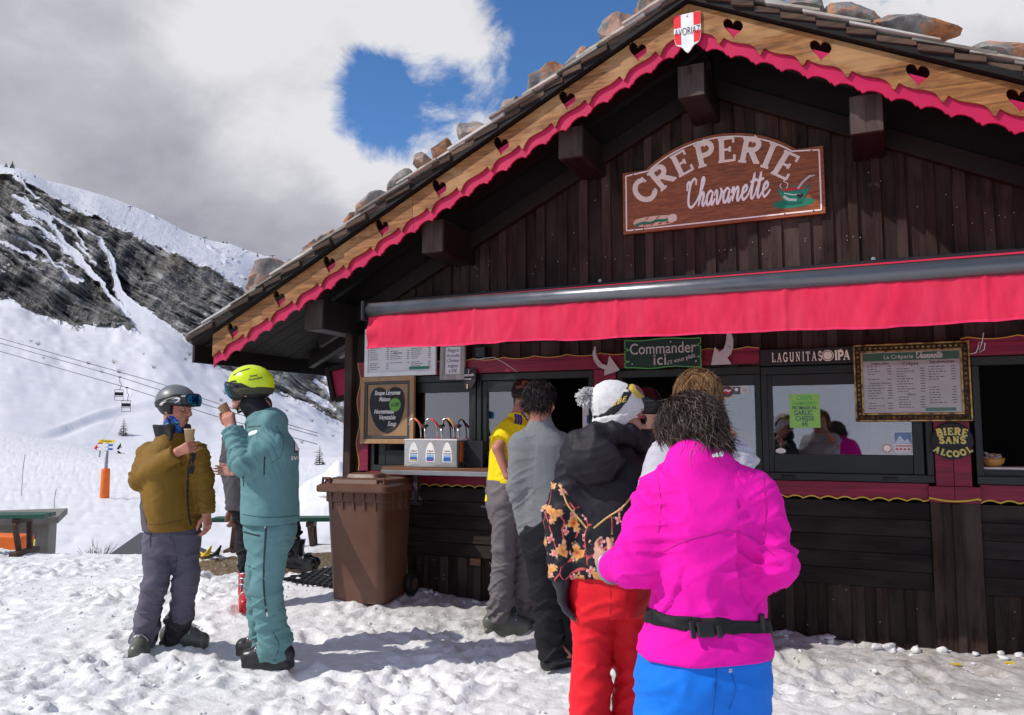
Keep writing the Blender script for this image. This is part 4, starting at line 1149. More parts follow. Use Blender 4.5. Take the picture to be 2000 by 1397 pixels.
# ---- bargeboards with hearts and the crimson scalloped trim behind
OG1 = ((0, 0), (.03, .004), (.10, .040), (.20, .058), (.34, .058), (.60, .046), (.74, .047), (.82, .052), (.885, .062), (.90, .060), (1, 0))
OG2 = ((0, 0), (.10, .022), (.13, .008), (.30, .036), (.55, .042), (.80, .030), (.92, .012), (1, 0))
def ogee(t, tab):
 return float(np.interp(t, [p[0] for p in tab], [p[1] for p in tab]))
def heart_poly(cx, cz, w, h, s, n=26):
 pts = []
 for i in range(n):
  a = 2 * math.pi * i / n
  x = .5 * math.sin(a) ** 3; z = (13 * math.cos(a) - 5 * math.cos(2 * a) - 2 * math.cos(3 * a) - math.cos(4 * a)) / 29.0 + .09
  pts.append((cx + x * w, cz + z * h - SL * x * w * 0.75))
 return pts
def carved(s, xa, xb, top, bot, period, off=0.0, tab=OG1, n_per=22):
 """outline in plan of one board; x measured from the ridge, v from the top line"""
 pts = [sl(s, xa, top), sl(s, xb, top)]
 n = max(2, int((xb - xa) / period * n_per)); edge = []
 for i in range(n + 1):
  x = xb - (xb - xa) * i / n; t = 1 - ((x + off) / period) % 1.0
  edge.append(sl(s, x, bot + ogee(t, tab)))
 return pts + edge
hearts = {-1: [.385, .955, 1.525, 2.095, 2.655, 3.205, 3.755, 4.295], 1: [.318, .898, 1.482, 2.035, 2.59, 3.14, 3.69, 4.24]}
for s in (-1, 1):
 spans = ((.0 if s < 0 else .002, 2.35), (2.353, 4.54))
 for xa, xb in spans:
  o_ = carved(s, xa, xb, 0.0, -.250, .28, .06)
  hs = [heart_poly(AX + s * h, AZ - SL * h - .108, .140, .150, s) for h in hearts[s] if xa < h < xb]
  me = flat_mesh(o_, hs, .018, .0)
  me.transform(T(0, -.785, 0))
  b = link('bargeboard', me, HONEY); adopt(b, CH)
  o_ = carved(s, xa, xb, -.100, -.322, .171, .05, OG2)
  me = flat_mesh(o_, (), .018); me.transform(T(0, -.7635, 0))
  b = link('scalloped_trim', me, CRIM); adopt(b, CH)
# ---- shingle courses along the gable edge
for s in (-1, 1):
 for layer in (0, 1):
  x = -.06 if layer else -.04
  i = 0
  while x < 4.62:
   L = random.uniform(.20, .38) if layer else random.uniform(.15, .24)
   lift = random.uniform(.0, .010)
   th = random.uniform(.013, .022) if layer else .036
   za, zb = (.136 + lift, .112 + lift) if layer else (.070, .068)
   if x + L > 4.62: L = 4.80 - x
   x1 = min(4.80, x + L * (1.45 if layer else 0.985))
   for (ya, yb) in (((-.865, -.36), (-.352, .15)) if layer else ((-.850, -.30),)):
    jy = random.uniform(-.022, .018)
    poly = [sl(s, x, za - th * 1.0 - .022 * layer), sl(s, x1, zb + .018 * layer), sl(s, x1, zb + th + .018 * layer), sl(s, x, za - .020 * layer + th * .2)]
    part(MB().prism(poly, ya + jy, yb), 'shingle', SHING if layer else SHINGD, bevel=.002)
   x += L; i += 1
part(MB().prism([(AX - .2, AZ + .06), (AX, AZ + .155), (AX + .2, AZ + .06), (AX + .2, AZ + .09), (AX, AZ + .185), (AX - .2, AZ + .09)], -.86, 4.9), 'ridge_cap', SHINGD)
part(MB().prism([sl(-1, .1, .06), sl(-1, 4.76, .06), sl(-1, 4.76, .11), sl(-1, .1, .11)], .155, 4.9), 'roof_cover', SHING)
part(MB().prism([sl(1, .1, .06), sl(1, 4.8, .06), sl(1, 4.8, .11), sl(1, .1, .11)], .155, 4.9), 'roof_cover', SHING)
# ---- stones holding the roof down
def lichen_mat():
 t = NT('lichen_stone'); c = t.coords(rand=4.0)
 n = t.noise(c, 9, 8, .65); n2 = t.noise(c, 3.2, 5, .6, .5)
 base = t.ramp(n, [(.28, (.08, .075, .072)), (.5, (.25, .235, .225)), (.72, (.46, .44, .42))])
 o = t.rng(t.math('ADD', t.math('MULTIPLY', n, .45), t.math('MULTIPLY', n2, .6)), .50, .57, 0, .85)
 o = t.math('MULTIPLY', o, t.rng(t.objrand(), 0, 1, .35, 1.0))
 base = t.mix(o, base, t.ramp(t.noise(c, 30, 4), [(.35, (.26, .085, .022)), (.65, (.60, .19, .03))]))
 w = t.rng(t.noise(c, 13, 4, .6), .70, .75, 0, .8)
 base = t.mix(w, base, (.62, .61, .58, 1))
 t.bump(n, .012); return t.done(base, .9, 0, .2)
LICH = lichen_mat()
STONES = [(1272, 16, 66, 40, 'lumpy orange stone on the left roof slope, nearest the ridge'), (1202, 63, 74, 46, 'speckled grey stone second below the ridge on the left slope'), (1137, 118, 60, 30, 'low flat stone on the left slope above the sixth heart'),
          (1064, 165, 86, 46, 'long orange crusted slab on the left slope between two low stones'), (1008, 206, 40, 24, 'small flat dark stone just below the long orange slab'), (994, 218, 52, 30, 'rough brown stone leaning downhill on the left slope'),
          (929, 262, 58, 44, 'reddish stone beside the silvery shingles mid left slope'), (866, 296, 44, 40, 'pale frosted round stone above the heart with the board joint'), (831, 320, 36, 34, 'pale grey log end shaped round stone, mid left slope'), (790, 360, 58, 38, 'dark cracked stone tied with a white line, left slope'),
          (727, 404, 76, 32, 'flat dark slab with one bright orange lichen spot'), (690, 428, 30, 16, 'small dark chip below the orange spotted slab'), (646, 464, 52, 26, 'low red brown stone next to the small upright grey one'), (611, 488, 32, 36, 'small upright grey stone near the left eave'),
          (567, 524, 54, 32, 'brown crumbly stone between the two grey ones by the left eave'), (516, 552, 76, 52, 'big pale boulder closest to the left eave'),
          (1492, 6, 80, 34, 'brown flecked stone just right of the ridge'), (1577, 20, 84, 42, 'squared grey stone second right of the ridge'), (1661, 38, 90, 40, 'rounded stone with heavy orange lichen on the right slope'), (1722, 58, 52, 18, 'thin flat slab wedged beside the long orange topped stone'),
          (1786, 60, 128, 44, 'long square edged stone with orange top on the right slope'), (1955, 112, 122, 44, 'pale grey slab at the right frame edge of the roof')]
for i, (px, py, w, h, lb) in enumerate(STONES):
 Y = -.62
 p = fp(px, py, Y); s = (p - Vector(_cam)).dot(Vector(_fw)) / FPX
 ww, hh = w * s * 1.22, h * s * 1.28
 me = rock_mesh('roof_stone', (ww * 1.08, max(.22, ww * .8), hh * 1.1), 100 + i, 3, .30)
 o = link('roof_stone', me, LICH, smooth=False)
 for pl in me.polygons: pl.use_smooth = True
 o.modifiers.new('edges', 'EDGE_SPLIT').split_angle = math.radians(24)
 sgn = -1 if p.x < AX else 1
 o.rotation_euler = (random.uniform(-.1, .1), -sgn * -math.atan(SL) * (.8 if sgn > 0 else .75) * 1.0, random.uniform(-.2, .2))
 zr = roof_z(p.x) + .165 + hh * .5
 o.location = (p.x, Y, min(max(p.z, zr - .03), zr + .07))
 tag(o, lb, 'stone', 'stones weighing down the roof edge')
p0 = fp(668, 745, .9)
t = thing('wall_box', 'small red sign box in a dark frame hung on the left side wall', 'sign box', (p0.x, .9, p0.z), .25)
MB().bb(-.10, .14, -.012, .012, -.16, .13).build('red_panel', CRIM, t)
m = MB(); m.bb(-.155, -.10, -.05, .05, -.20, .19); m.bb(-.10, .14, -.05, .05, .13, .19); m.bb(-.10, .14, -.05, .05, -.22, -.16); o = m.build('frame', BEAMW, t, bevel=.005)
t.rotation_euler = (0, -.22, .25)
# ================================================================== THE AWNING
AWP = 1.45
AWRED = NT('awning_cloth')
def awn():
 t = AWRED; c = t.coords()
 n = t.noise(c, 5, 4); w = t.noise(c, 500, 2)
 col = t.mix(t.rng(n, .3, .7), (.70, .020, .066, 1), (.80, .032, .090, 1))
 fade = t.rng(t.noise(t.coords((2.2, 1, .5)), 2.4, 5, .65), .42, .72, 0, .45); col = t.mix(fade, col, (.74, .075, .13, 1))
 spot = t.rng(t.noise(c, 26, 3, .6), .70, .76, 0, .5); col = t.mix(spot, col, (.42, .02, .05, 1))
 t.bump(t.math('ADD', t.math('MULTIPLY', w, .15), t.noise(t.coords((3, 3, .8)), 3.0, 3)), .008)
 t.done(col, .75, 0, .15)
 trl = t.node('ShaderNodeBsdfTranslucent'); trl.inputs['Color'].default_value = (.75, .03, .10, 1)
 mx = t.node('ShaderNodeMixShader'); mx.inputs[0].default_value = .10
 t.l.new(t.bsdf.outputs[0], mx.inputs[1]); t.l.new(trl.outputs[0], mx.inputs[2]); t.l.new(mx.outputs[0], t.out.inputs[0])
 return t.mat
AWC = awn()
ALU = plain('grey_aluminium', (.16, .16, .17), .32, .85, .5, .05)
yb = -AWP
xl = fx(716, 607, yb); zt = fz(716, 594, yb); zb_ = fz(716, 622, yb); zv = fz(716, 683, yb + .02)
zv_r = fz(2000, 630, yb + .02); zt_r = fz(2000, 496, yb); zb_r = fz(2000, 539, yb)
xr = 1.55; XR = fx(2000, 520, yb)
def zlin(a, b, x): return a + (b - a) * (x - xl) / (XR - xl)
aw = thing('awning', 'red roll out awning with a grey front tube and hanging valance', 'awning', (xl, yb, zt))
def apart(mb, name, mats, **k):
 o = mb.build(name, mats, None, k.get('smooth', False), k.get('bevel', 0), k.get('seg', 1)); return adopt(o, aw)
rad = (zt - zb_) / 2 * 1.05; rad_r = (zt_r - zb_r) / 2 * 1.02
zc0, zc1 = (zt + zb_) / 2, zlin((zt + zb_) / 2, (zt_r + zb_r) / 2, xr)
apart(MB().tube([(xl + .02, yb, zc0), ((xl + xr) / 2, yb, (zc0 + zc1) / 2), (xr, yb, zc1)], [rad, (rad + rad_r) / 2, rad_r * 1.05], 20), 'front_tube', ALU, smooth=False)
for o in aw.children: 
 for pl in o.data.polygons: pl.use_smooth = len(pl.vertices) == 4
apart(MB().box((xl + .006, yb + .005, zc0 - .005), (.03, .15, .15)), 'end_cap', BLK, bevel=.02, seg=3)
zw = 2.712
apart(MB().add([(xl + .05, yb + .01, zc0 + rad), (xr, yb + .01, zc1 + rad_r), (xr, -.09, zw + .03), (xl + .05, -.09, zw + .03)], [(0, 1, 2, 3)]), 'canopy_cloth', AWC)
apart(MB().bb(-4.10, xr + .1, -.10, -.02, zw - .02, zw + .055), 'wall_cassette', BLK, bevel=.006)
for x in (-3.0, .6):
 m = MB(); m.tube([(x, -.06, zw - .05), (x + .42, yb / 2, zw - .17), (x, yb + .03, zc0 - .02)], .022, 8); apart(m, 'folding_arm', ALU)
nx, nz = 420, 14
xs_ = np.linspace(xl + .03, xr, nx); vs_ = np.linspace(0, 1, nz)
XX, VV = np.meshgrid(xs_, vs_, indexing='ij')
ztop_ = np.interp(XX, [xl, xr], [zc0 - rad * .55, zc1 - rad_r * .55]); zbot_ = np.interp(XX, [xl, XR], [zv, zv_r]) 
zbot_ = zbot_ + .008 * vnoise(XX * 2.2, XX * 0) + .004 * vnoise(XX * 9, XX * 0 + 4)
ZZ = ztop_ * (1 - VV) + zbot_ * VV
fold = fbm(XX * 4.5, VV * .5, octv=3) * .022 * VV + .010 * np.maximum(0, fbm(XX * 11 + VV * 1.2, VV * 1.6 + 7, octv=3)) * np.sqrt(VV) + .004 * fbm(XX * 30, VV * 3, octv=2)
YY = yb - .030 - .012 * VV + fold
for q in np.linspace(xl + .92, xr, 5)[:-1]: YY = YY - .007 * np.exp(-((XX - q - .015) / .012) ** 2)
corner = np.exp(-((XX - xl - .06) / .06) ** 2); YY = YY + corner * (.02 * np.sin(VV * 9))
me = grid_mesh('valance', XX, YY, ZZ); o = link('valance', me, AWC, smooth=True); adopt(o, aw)
m = MB()
for i in range(nx - 1):
 if i % 2: continue
 a = (XX[i, -1], YY[i, -1], ZZ[i, -1]); b = (XX[min(i + 2, nx - 1), -1], YY[min(i + 2, nx - 1), -1], ZZ[min(i + 2, nx - 1), -1])
 m.add([(a[0], a[1] - .003, a[2]), (b[0], b[1] - .003, b[2]), (b[0], b[1] - .003, b[2] + .014), (a[0], a[1] - .003, a[2] + .014)], [(0, 1, 2, 3)])
apart(m, 'hem', plain('awning_hem', (.78, .02, .10), .7))
for px, py in ((1173, 549), (1706, 507), (947, 573)):
 q = fp(px, py, -.02); apart(MB().lathe([(.001, -.02), (.016, -.018), (.018, 0), (.001, 0)], (q.x, -.02, q.z), 10, axis='y'), 'fixing_bolt', STEEL)
# ================================================================== LETTERING
def arc(cx, cy, rx, ry, a0, a1, n=12):
 return [(cx + rx * math.cos(math.radians(a0 + (a1 - a0) * i / n)), cy + ry * math.sin(math.radians(a0 + (a1 - a0) * i / n))) for i in range(n + 1)]
SERIF = {
 'C': (.80, [(arc(.42, .5, .36, .46, 48, 312, 18), 1), ([(.68, .98), (.68, .70)], 0), ([(.68, .06), (.70, .22)], 0)]),
 'R': (.86, [([(.20, 0), (.20, 1)], 1), ([(.20, .95), (.46, .95)] + arc(.46, .73, .24, .22, 90, -90, 10) + [(.20, .51)], 1), ([(.44, .50), (.74, .03)], 1), ([(.04, .03), (.36, .03)], 0), ([(.04, .97), (.22, .97)], 0), ([(.64, .03), (.86, .03)], 0)]),
 'E': (.76, [([(.20, 0), (.20, 1)], 1), ([(.06, .96), (.66, .96)], 0), ([(.20, .51), (.52, .51)], 0), ([(.06, .04), (.70, .04)], 0), ([(.66, 1.0), (.66, .76)], 0), ([(.69, 0), (.69, .26)], 0), ([(.52, .62), (.52, .40)], 0)]),
 'P': (.78, [([(.20, 0), (.20, 1)], 1), ([(.20, .95), (.46, .95)] + arc(.46, .70, .26, .25, 90, -90, 10) + [(.20, .45)], 1), ([(.04, .03), (.38, .03)], 0), ([(.04, .97), (.22, .97)], 0)]),
 'I': (.40, [([(.20, 0), (.20, 1)], 1), ([(.04, .03), (.36, .03)], 0), ([(.04, .97), (.36, .97)], 0)]),
 'B': (.80, [([(.18, 0), (.18, 1)], 1), ([(.18, .96), (.42, .96)] + arc(.42, .74, .23, .22, 90, -90, 8) + [(.18, .52)], 1), ([(.42, .52)] + arc(.44, .28, .26, .25, 90, -90, 8) + [(.18, .03)], 1), ([(.03, .97), (.2, .97)], 0), ([(.03, .03), (.2, .03)], 0)]),
 'S': (.70, [(arc(.36, .73, .24, .23, 25, 270, 12) + arc(.36, .27, .26, .24, 90, -155, 12), 1), ([(.60, .98), (.60, .74)], 0), ([(.11, .02), (.11, .26)], 0)]),
 'A': (.86, [([(.12, .03), (.43, .98)], 0), ([(.43, .98), (.74, .03)], 1), ([(.24, .34), (.60, .34)], 0), ([(0, .03), (.26, .03)], 0), ([(.60, .03), (.88, .03)], 0)]),
 'N': (.90, [([(.18, 0), (.18, .98)], 0), ([(.18, .98), (.70, .02)], 1), ([(.70, .02), (.70, 1)], 0), ([(.04, .97), (.24, .97)], 0), ([(.04, .03), (.32, .03)], 0), ([(.56, .97), (.84, .97)], 0)]),
 'L': (.72, [([(.20, 0), (.20, 1)], 1), ([(.04, .97), (.36, .97)], 0), ([(.04, .04), (.66, .04)], 0), ([(.65, 0), (.65, .28)], 0)]),
 'O': (.88, [(arc(.44, .5, .36, .45, 0, 360, 24), 1)]),
 'G': (.88, [(arc(.44, .5, .36, .46, 48, 345, 18), 1), ([(.68, .98), (.68, .72)], 0), ([(.50, .44), (.86, .44)], 0), ([(.74, .44), (.74, .05)], 1)]),
 'U': (.86, [([(.18, .97), (.18, .34)] + arc(.44, .30, .26, .27, 180, 360, 10) + [(.70, .97)], 1), ([(.04, .97), (.32, .97)], 0), ([(.58, .97), (.84, .97)], 0)]),
 'T': (.78, [([(.39, 0), (.39, 1)], 1), ([(.04, .96), (.74, .96)], 0), ([(.06, 1), (.06, .74)], 0), ([(.72, 1), (.72, .74)], 0), ([(.22, .03), (.56, .03)], 0)]),
}
def ribbon(mb, pts, w, y0, y1, mi=0):
 """flat stroke of width w through points in (x, z), from y0 (front) back to y1"""
 P = [Vector((p[0], p[1])) for p in pts]; n = len(P); L = []; Rr = []
 for i in range(n):
  a = P[i] - P[i - 1] if i else P[1] - P[0]; b = P[i + 1] - P[i] if i < n - 1 else a
  t = (a.normalized() + b.normalized())
  t = t.normalized() if t.length > 1e-6 else a.normalized()
  k = min(1.8, 1 / max(.3, t.dot(a.normalized()))); ww = w[i] if isinstance(w, list) else w
  nn = Vector((-t.y, t.x)) * (ww / 2 * k); L.append(P[i] + nn); Rr.append(P[i] - nn)
 vs = [(q.x, y0 - i * 2.5e-5, q.y) for i, q in enumerate(L)] + [(q.x, y0 - i * 2.5e-5, q.y) for i, q in enumerate(Rr)] + [(q.x, y1, q.y) for q in L] + [(q.x, y1, q.y) for q in Rr]
 fs = []
 for i in range(n - 1):
  fs += [(i, n + i, n + i + 1, i + 1), (i, i + 1, 2 * n + i + 1, 2 * n + i), (n + i, 3 * n + i, 3 * n + i + 1, n + i + 1)]
 fs += [(0, 2 * n, 3 * n, n), (n - 1, 2 * n - 1, 4 * n - 1, 3 * n - 1)]
 mb.add(vs, fs, mi)
def serif_glyph(ch, size, thick, thin, y, th=.004):
 m = MB(); w, st = SERIF[ch]
 for i, (pts, hv) in enumerate(st):
  ribbon(m, [((p[0] - w / 2) * size, (p[1] - .5) * size) for p in pts], (thick if hv else thin) * size, y - th - i * .00022, y)
 return m
def place(o, M): o.data.transform(M); return o
def catmull(pts, n=6):
 out = []; P = [pts[0]] + list(pts) + [pts[-1]]
 for i in range(1, len(P) - 2):
  for k in range(n):
   t = k / n; a, b, c, d = P[i - 1], P[i], P[i + 1], P[i + 2]
   out.append(tuple(.5 * ((2 * b[j]) + (-a[j] + c[j]) * t + (2 * a[j] - 5 * b[j] + 4 * c[j] - d[j]) * t * t + (-a[j] + 3 * b[j] - 3 * c[j] + d[j]) * t ** 3) for j in (0, 1)))
 out.append(pts[-1]); return out
CURSIVE = {
 'C': (.55, [[(.02, .62), (.00, .88), (.10, .92), (.13, .70), (.12, .60)], [(.42, .80), (.40, .98), (.28, 1.02), (.16, .85), (.12, .45), (.16, .12), (.30, .0), (.46, .10), (.58, .26)]]),
 'h': (.42, [[(.0, .22), (.18, .60), (.26, .92), (.20, 1.02), (.14, .85), (.10, .0)], [(.10, .02), (.17, .36), (.27, .48), (.31, .36), (.28, .08), (.35, .0), (.45, .20)]]),
 'a': (.42, [[(.32, .42), (.20, .50), (.07, .36), (.06, .12), (.14, .0), (.25, .12), (.32, .46)], [(.32, .46), (.29, .10), (.35, .0), (.45, .20)]]),
 'v': (.38, [[(-.02, .30), (.06, .48), (.12, .40), (.13, .10), (.18, .0), (.28, .16), (.32, .42), (.28, .50), (.34, .38), (.42, .42)]]),
 'n': (.46, [[(-.02, .30), (.06, .48), (.10, .36), (.08, .0)], [(.08, .04), (.16, .36), (.26, .48), (.31, .36), (.29, .08), (.36, .0), (.48, .20)]]),
 'e': (.36, [[(.0, .18), (.20, .30), (.25, .42), (.18, .50), (.08, .40), (.05, .15), (.13, .0), (.25, .06), (.38, .22)]]),
 't': (.30, [[(.0, .22), (.12, .55), (.18, .85), (.12, .30), (.12, .06), (.19, .0), (.32, .20)], [(.02, .58), (.34, .66)]]),
}
def cursive(word, size, y, w=.085, th=.004, mi=0):
 m = MB(); x = 0; i = 0
 for ch in word:
  adv, st = CURSIVE[ch]
  for pts in st:
   q = catmull([((p[0] + x + p[1] * .22) * size, p[1] * size) for p in pts], 5)
   n = len(q); ww = [w * size * (.75 + .5 * abs(math.sin(math.pi * k / max(1, n - 1)))) for k in range(n)]
   ribbon(m, q, ww, y - th - (i % 9) * .0002, y); i += 1
  x += adv
 return m, x * size
# ================================================================== SIGNS ON THE FACADE
def signwood():
 t = NT('varnished_sign_wood'); c = t.coords((1.2, 5, 9)); g = t.noise(c, 4, 7, .62, 1.2); g2 = t.noise(t.coords((2, 8, 30)), 6, 3)
 st = t.math('ADD', t.math('MULTIPLY', g, .6), t.math('MULTIPLY', g2, .4))
 col = t.ramp(st, [(.3, (.07, .018, .006)), (.5, (.26, .078, .022)), (.66, (.38, .135, .044)), (.8, (.54, .24, .10))])
 t.bump(st, .0008); return t.done(col, .4, 0, .4)
SIGNW = signwood()
CREAM = plain('cream_letter', (.84, .75, .63), .55); OFFW = plain('white_letter', (.90, .87, .82), .5); GREY_L = plain('grey_letter', (.55, .54, .53), .55)
GRN = plain('sign_green', (.010, .20, .11), .45); LGRN = plain('light_green', (.10, .48, .12), .5); DGRN = plain('dark_green_board', (.008, .040, .026), .5)
BREAD = plain('painted_bread', (.72, .52, .36), .55); TOM = plain('painted_red', (.55, .03, .03), .5); CHALK = plain('blackboard', (.014, .014, .017), .6)
PAPER = plain('paper', (.74, .72, .71), .6, 0, .4, .04); INK = plain('printed_ink', (.03, .03, .03), .6); GOLDL = plain('gold_letter', (.70, .52, .10), .45)
SHADOWTEXT = plain('teal_letter', (.10, .42, .36), .5)
def creperie_sign():
 x0, x1 = -1.935, -.350; z0, z1 = 3.165, 3.69; xm = (x0 + x1) / 2; zp = 3.905
 y = -.050
 t = thing('shop_sign', 'varnished wooden sign with an arched top reading CREPERIE Chavanette', 'sign', (xm, y, z0))
 half = .60
 top = [(x1, z1), (xm + half + .02, z1)]
 rr = (half ** 2 + (zp - z1) ** 2) / (2 * (zp - z1)); zc = zp - rr; a = math.asin(half / rr)
 archp = [(xm + rr * math.sin(a * (1 - 2 * i / 24)), zc + rr * math.cos(a * (1 - 2 * i / 24))) for i in range(25)]
 outer = [(x0, z0), (x1, z0), (x1, z1)] + archp + [(x0, z1)]
 me = flat_mesh([(p[0] - xm, p[1] - z0) for p in outer], (), .026, 0.002); link('board', me, SIGNW, t)
 inn = .028
 ln = [(x0 + inn, z0 + inn), (x1 - inn, z0 + inn), (x1 - inn, z1 - inn)] + [(xm + (rr - inn) * math.sin(a * .97 * (1 - 2 * i / 24)), zc + (rr - inn) * math.cos(a * .97 * (1 - 2 * i / 24))) for i in range(25)] + [(x0 + inn, z1 - inn), (x0 + inn, z0 + inn)]
 m = MB()
 for i in range(len(ln) - 1): ribbon(m, [(p[0] - xm, p[1] - z0) for p in ln[i:i + 2]], .011, -.0052, 0)
 m.build('white_border', OFFW, t)
 word = [('C', (-.605, .355, 44, .205)), ('R', (-.462, .452, 37, .20)), ('E', (-.292, .540, 23, .20)), ('P', (-.105, .592, 11, .20)), ('E', (.070, .600, 0, .20)), ('R', (.258, .568, -13, .20)), ('I', (.398, .505, -24, .20)), ('E', (.515, .412, -33, .205))]
 for ch, (u, v_, tilt, sz) in word:
  for (tk, tn, mt, yy) in ((.205, .095, OFFW, -.0055), (.160, .052, CREAM, -.0075)):
   g = serif_glyph(ch, sz, tk, tn, yy, .002).build('letter', mt, t)
   place(g, T(u, 0, v_) @ RY(-math.radians(tilt)))
 m, w = cursive('Chavanette', .225, -.0055, .088, .003)
 g = m.build('script_name', OFFW, t); sc = .66 / w; place(g, T(-.27, 0, .160) @ RY(-math.radians(2)) @ Matrix.Diagonal((sc, 1, 1.0, 1)))
 def loaf(cx, cz, L, H, n=24, off=0): return [(cx + L / 2 * math.cos(2 * math.pi * i / n) * (1.0 if abs(math.cos(2 * math.pi * i / n)) < .92 else 1.0), cz + H / 2 * (abs(math.sin(2 * math.pi * i / n)) ** .6) * (1 if i < n / 2 else -1) + off) for i in range(n)]
 me = flat_mesh(loaf(-.525, .085, .36, .085), (), .003); me.transform(T(0, -.0035, 0)); link('painted_sandwich', me, BREAD, t)
 m = MB(); ribbon(m, catmull([(-.69, .062), (-.62, .078), (-.56, .070), (-.50, .086), (-.44, .080), (-.37, .098)], 4), .022, -.0058, -.0036); m.build('painted_lettuce', GRN, t)
 m = MB()
 for u in (-.62, -.56, -.49, -.43): ribbon(m, [(u, .058), (u + .026, .062)], .012, -.0068, -.0059)
 m.build('painted_tomato', TOM, t)
 m = MB()
 for u in (-.60, -.51): ribbon(m, [(u, .100), (u + .028, .124)], .006, -.0062, -.0037)
 m.build('loaf_cut', plain('painted_brown', (.22, .10, .05), .6), t)
 me = flat_mesh(loaf(-.375, .092, .075, .066, 18), (), .002); me.transform(T(0, -.0072, 0)); link('painted_loaf_end', me, plain('painted_pale_bread', (.80, .66, .52), .55), t)
 ell = lambda cx, cz, rx, rz, n=24: [(cx + rx * math.cos(2 * math.pi * i / n), cz + rz * math.sin(2 * math.pi * i / n)) for i in range(n)]
 me = flat_mesh(ell(.565, .105, .155, .038), (), .002); me.transform(T(0, -.003, 0)); link('painted_saucer', me, GRN, t)
 cup = [(.455, .215)] + [(.455 + .02 + .0, .17), (.50, .125), (.53, .105), (.61, .105), (.64, .13), (.67, .175), (.685, .215)] 
 me = flat_mesh(cup, (), .002); me.transform(T(0, -.0052, 0)); link('painted_cup', me, plain('painted_cup_green', (.02, .30, .17), .45), t)
 m = MB(); ribbon(m, [(.495, .165), (.53, .135), (.59, .125)], .02, -.0068, -.0054); ribbon(m, [(.50, .19), (.56, .17), (.62, .165)], .010, -.0069, -.0054); m.build('painted_shine', plain('pale_mint', (.55, .78, .68), .5), t)
 me = flat_mesh(ell(.57, .218, .117, .022), (), .002); me.transform(T(0, -.0072, 0)); link('painted_rim', me, GRN, t)
 me = flat_mesh(ell(.57, .216, .092, .014), (), .002); me.transform(T(0, -.0088, 0)); link('painted_soup', me, TOM, t)
 m = MB(); ribbon(m, [(.60, .212), (.64, .26), (.69, .298), (.73, .30)], [.016, .018, .016, .006], -.0108, -.009); m.build('painted_spoon', GREY_L, t)
 m = MB(); ribbon(m, catmull([(.52, .225), (.53, .26), (.50, .285), (.53, .315)], 4), .006, -.0108, -.009); ribbon(m, catmull([(.485, .228), (.47, .25), (.485, .268)], 4), .005, -.0108, -.009); m.build('painted_steam', OFFW, t)
 hp = [(.615 + .5 * .05 * math.sin(q) ** 3, .155 + .04 * ((13 * math.cos(q) - 5 * math.cos(2 * q) - 2 * math.cos(3 * q) - math.cos(4 * q)) / 29)) for q in [2 * math.pi * i / 20 for i in range(20)]]
 me = flat_mesh(hp, (), .002); me.transform(T(0, -.0076, 0)); link('painted_heart', me, plain('painted_dark', (.05, .03, .03), .6), t)
 for q in ((-.70, .50), (.71, .50), (-.70, .026), (.71, .026), (.5, .026), (-.62, .026), (-.14, .715)):
  MB().lathe([(.001, -.004), (.006, -.003), (.007, 0)], (q[0], -.003, q[1]), 8, axis='y').build('screw', BLK, t)
creperie_sign()
def shield():
 y = -.802; x0, x1, zt, zs, zb = -1.305, -1.108, 4.572, 4.335, 4.272
 xm = (x0 + x1) / 2
 t = thing('shield_sign', 'red and white cross shield reading AVORIAZ at the roof peak', 'shield sign', (xm, y, zb))
 h = zt - zb; w2 = (x1 - x0) / 2
 def outline(sx=1.0):
  r = [(0, 0)] + [(.012 + (.055) * i / 6, .062 * (1 - (1 - i / 6) ** 2) - .0) for i in range(1, 7)] + [(w2 * .85, .075), (w2 * .98, .11), (w2, .15), (w2, h)]
  return r
 r = outline(); poly = r + [(-p[0], p[1]) for p in reversed(r[1:])]
 me = flat_mesh(poly, (), .012); link('board', me, WHI, t)
 RD = plain('bright_red_paint', (.80, .02, .03), .45)
 cb = .047
 for sx in (-1, 1):
  MB().prism(sorted([(sx * cb, h - .098), (sx * w2 * .995, h - .098), (sx * w2 * .995, h - .002), (sx * cb, h - .002)], key=lambda p: math.atan2(p[1] - (h - .05), p[0] - sx * .073)), -.0022, 0).build('red_quarter', RD, t)
  q = [(sx * cb, .068), (sx * w2 * .83, .078), (sx * w2 * .965, .113), (sx * w2 * .99, .158), (sx * cb, .158)]
  MB().prism(q if sx > 0 else q[::-1], -.0022, 0).build('red_quarter', RD, t)
 me = text_mesh('AVORIAZ', .085, .001, -.001, 0, 'CENTER', 1.0, .52); me.transform(T(0, -.0036, h - .138)); link('lettering', me, INK, t)
 MB().lathe([(.001, -.004), (.005, -.003), (.006, 0)], (0, -.002, h - .02), 8, axis='y').build('screw', STEEL, t)
shield()
def frame_boxes(m, x0, x1, z0, z1, w, y0, y1, mi=0):
 m.bb(x0, x1, y0, y1, z1 - w, z1, mi); m.bb(x0, x1, y0, y1, z0, z0 + w, mi); m.bb(x0, x0 + w, y0, y1, z0 + w, z1 - w, mi); m.bb(x1 - w, x1, y0, y1, z0 + w, z1 - w, mi)
def menu_print(t, x0, x1, z0, z1, y, cols, seed, size=.011):
 """columns of small print: item lines on the left, prices on the right"""
 r_ = random.Random(seed); m = MB()
 for ca, cb, zt, zb in cols:
  z = zt
  while z > zb:
   if r_.random() < .1: z -= size * 1.5; continue
   L = (cb - ca) * r_.uniform(.30, .68); x = ca
   while x < ca + L:
    w = r_.uniform(.008, .028); m.bb(x, min(x + w, ca + L), y - .0012, y, z - size * .42, z); x += w + .006
   m.bb(cb - r_.uniform(.020, .032), cb, y - .0012, y, z - size * .42, z); z -= size * 1.45
 m.build('menu_print', INK, t, fix=False)['kind'] = 'stuff'
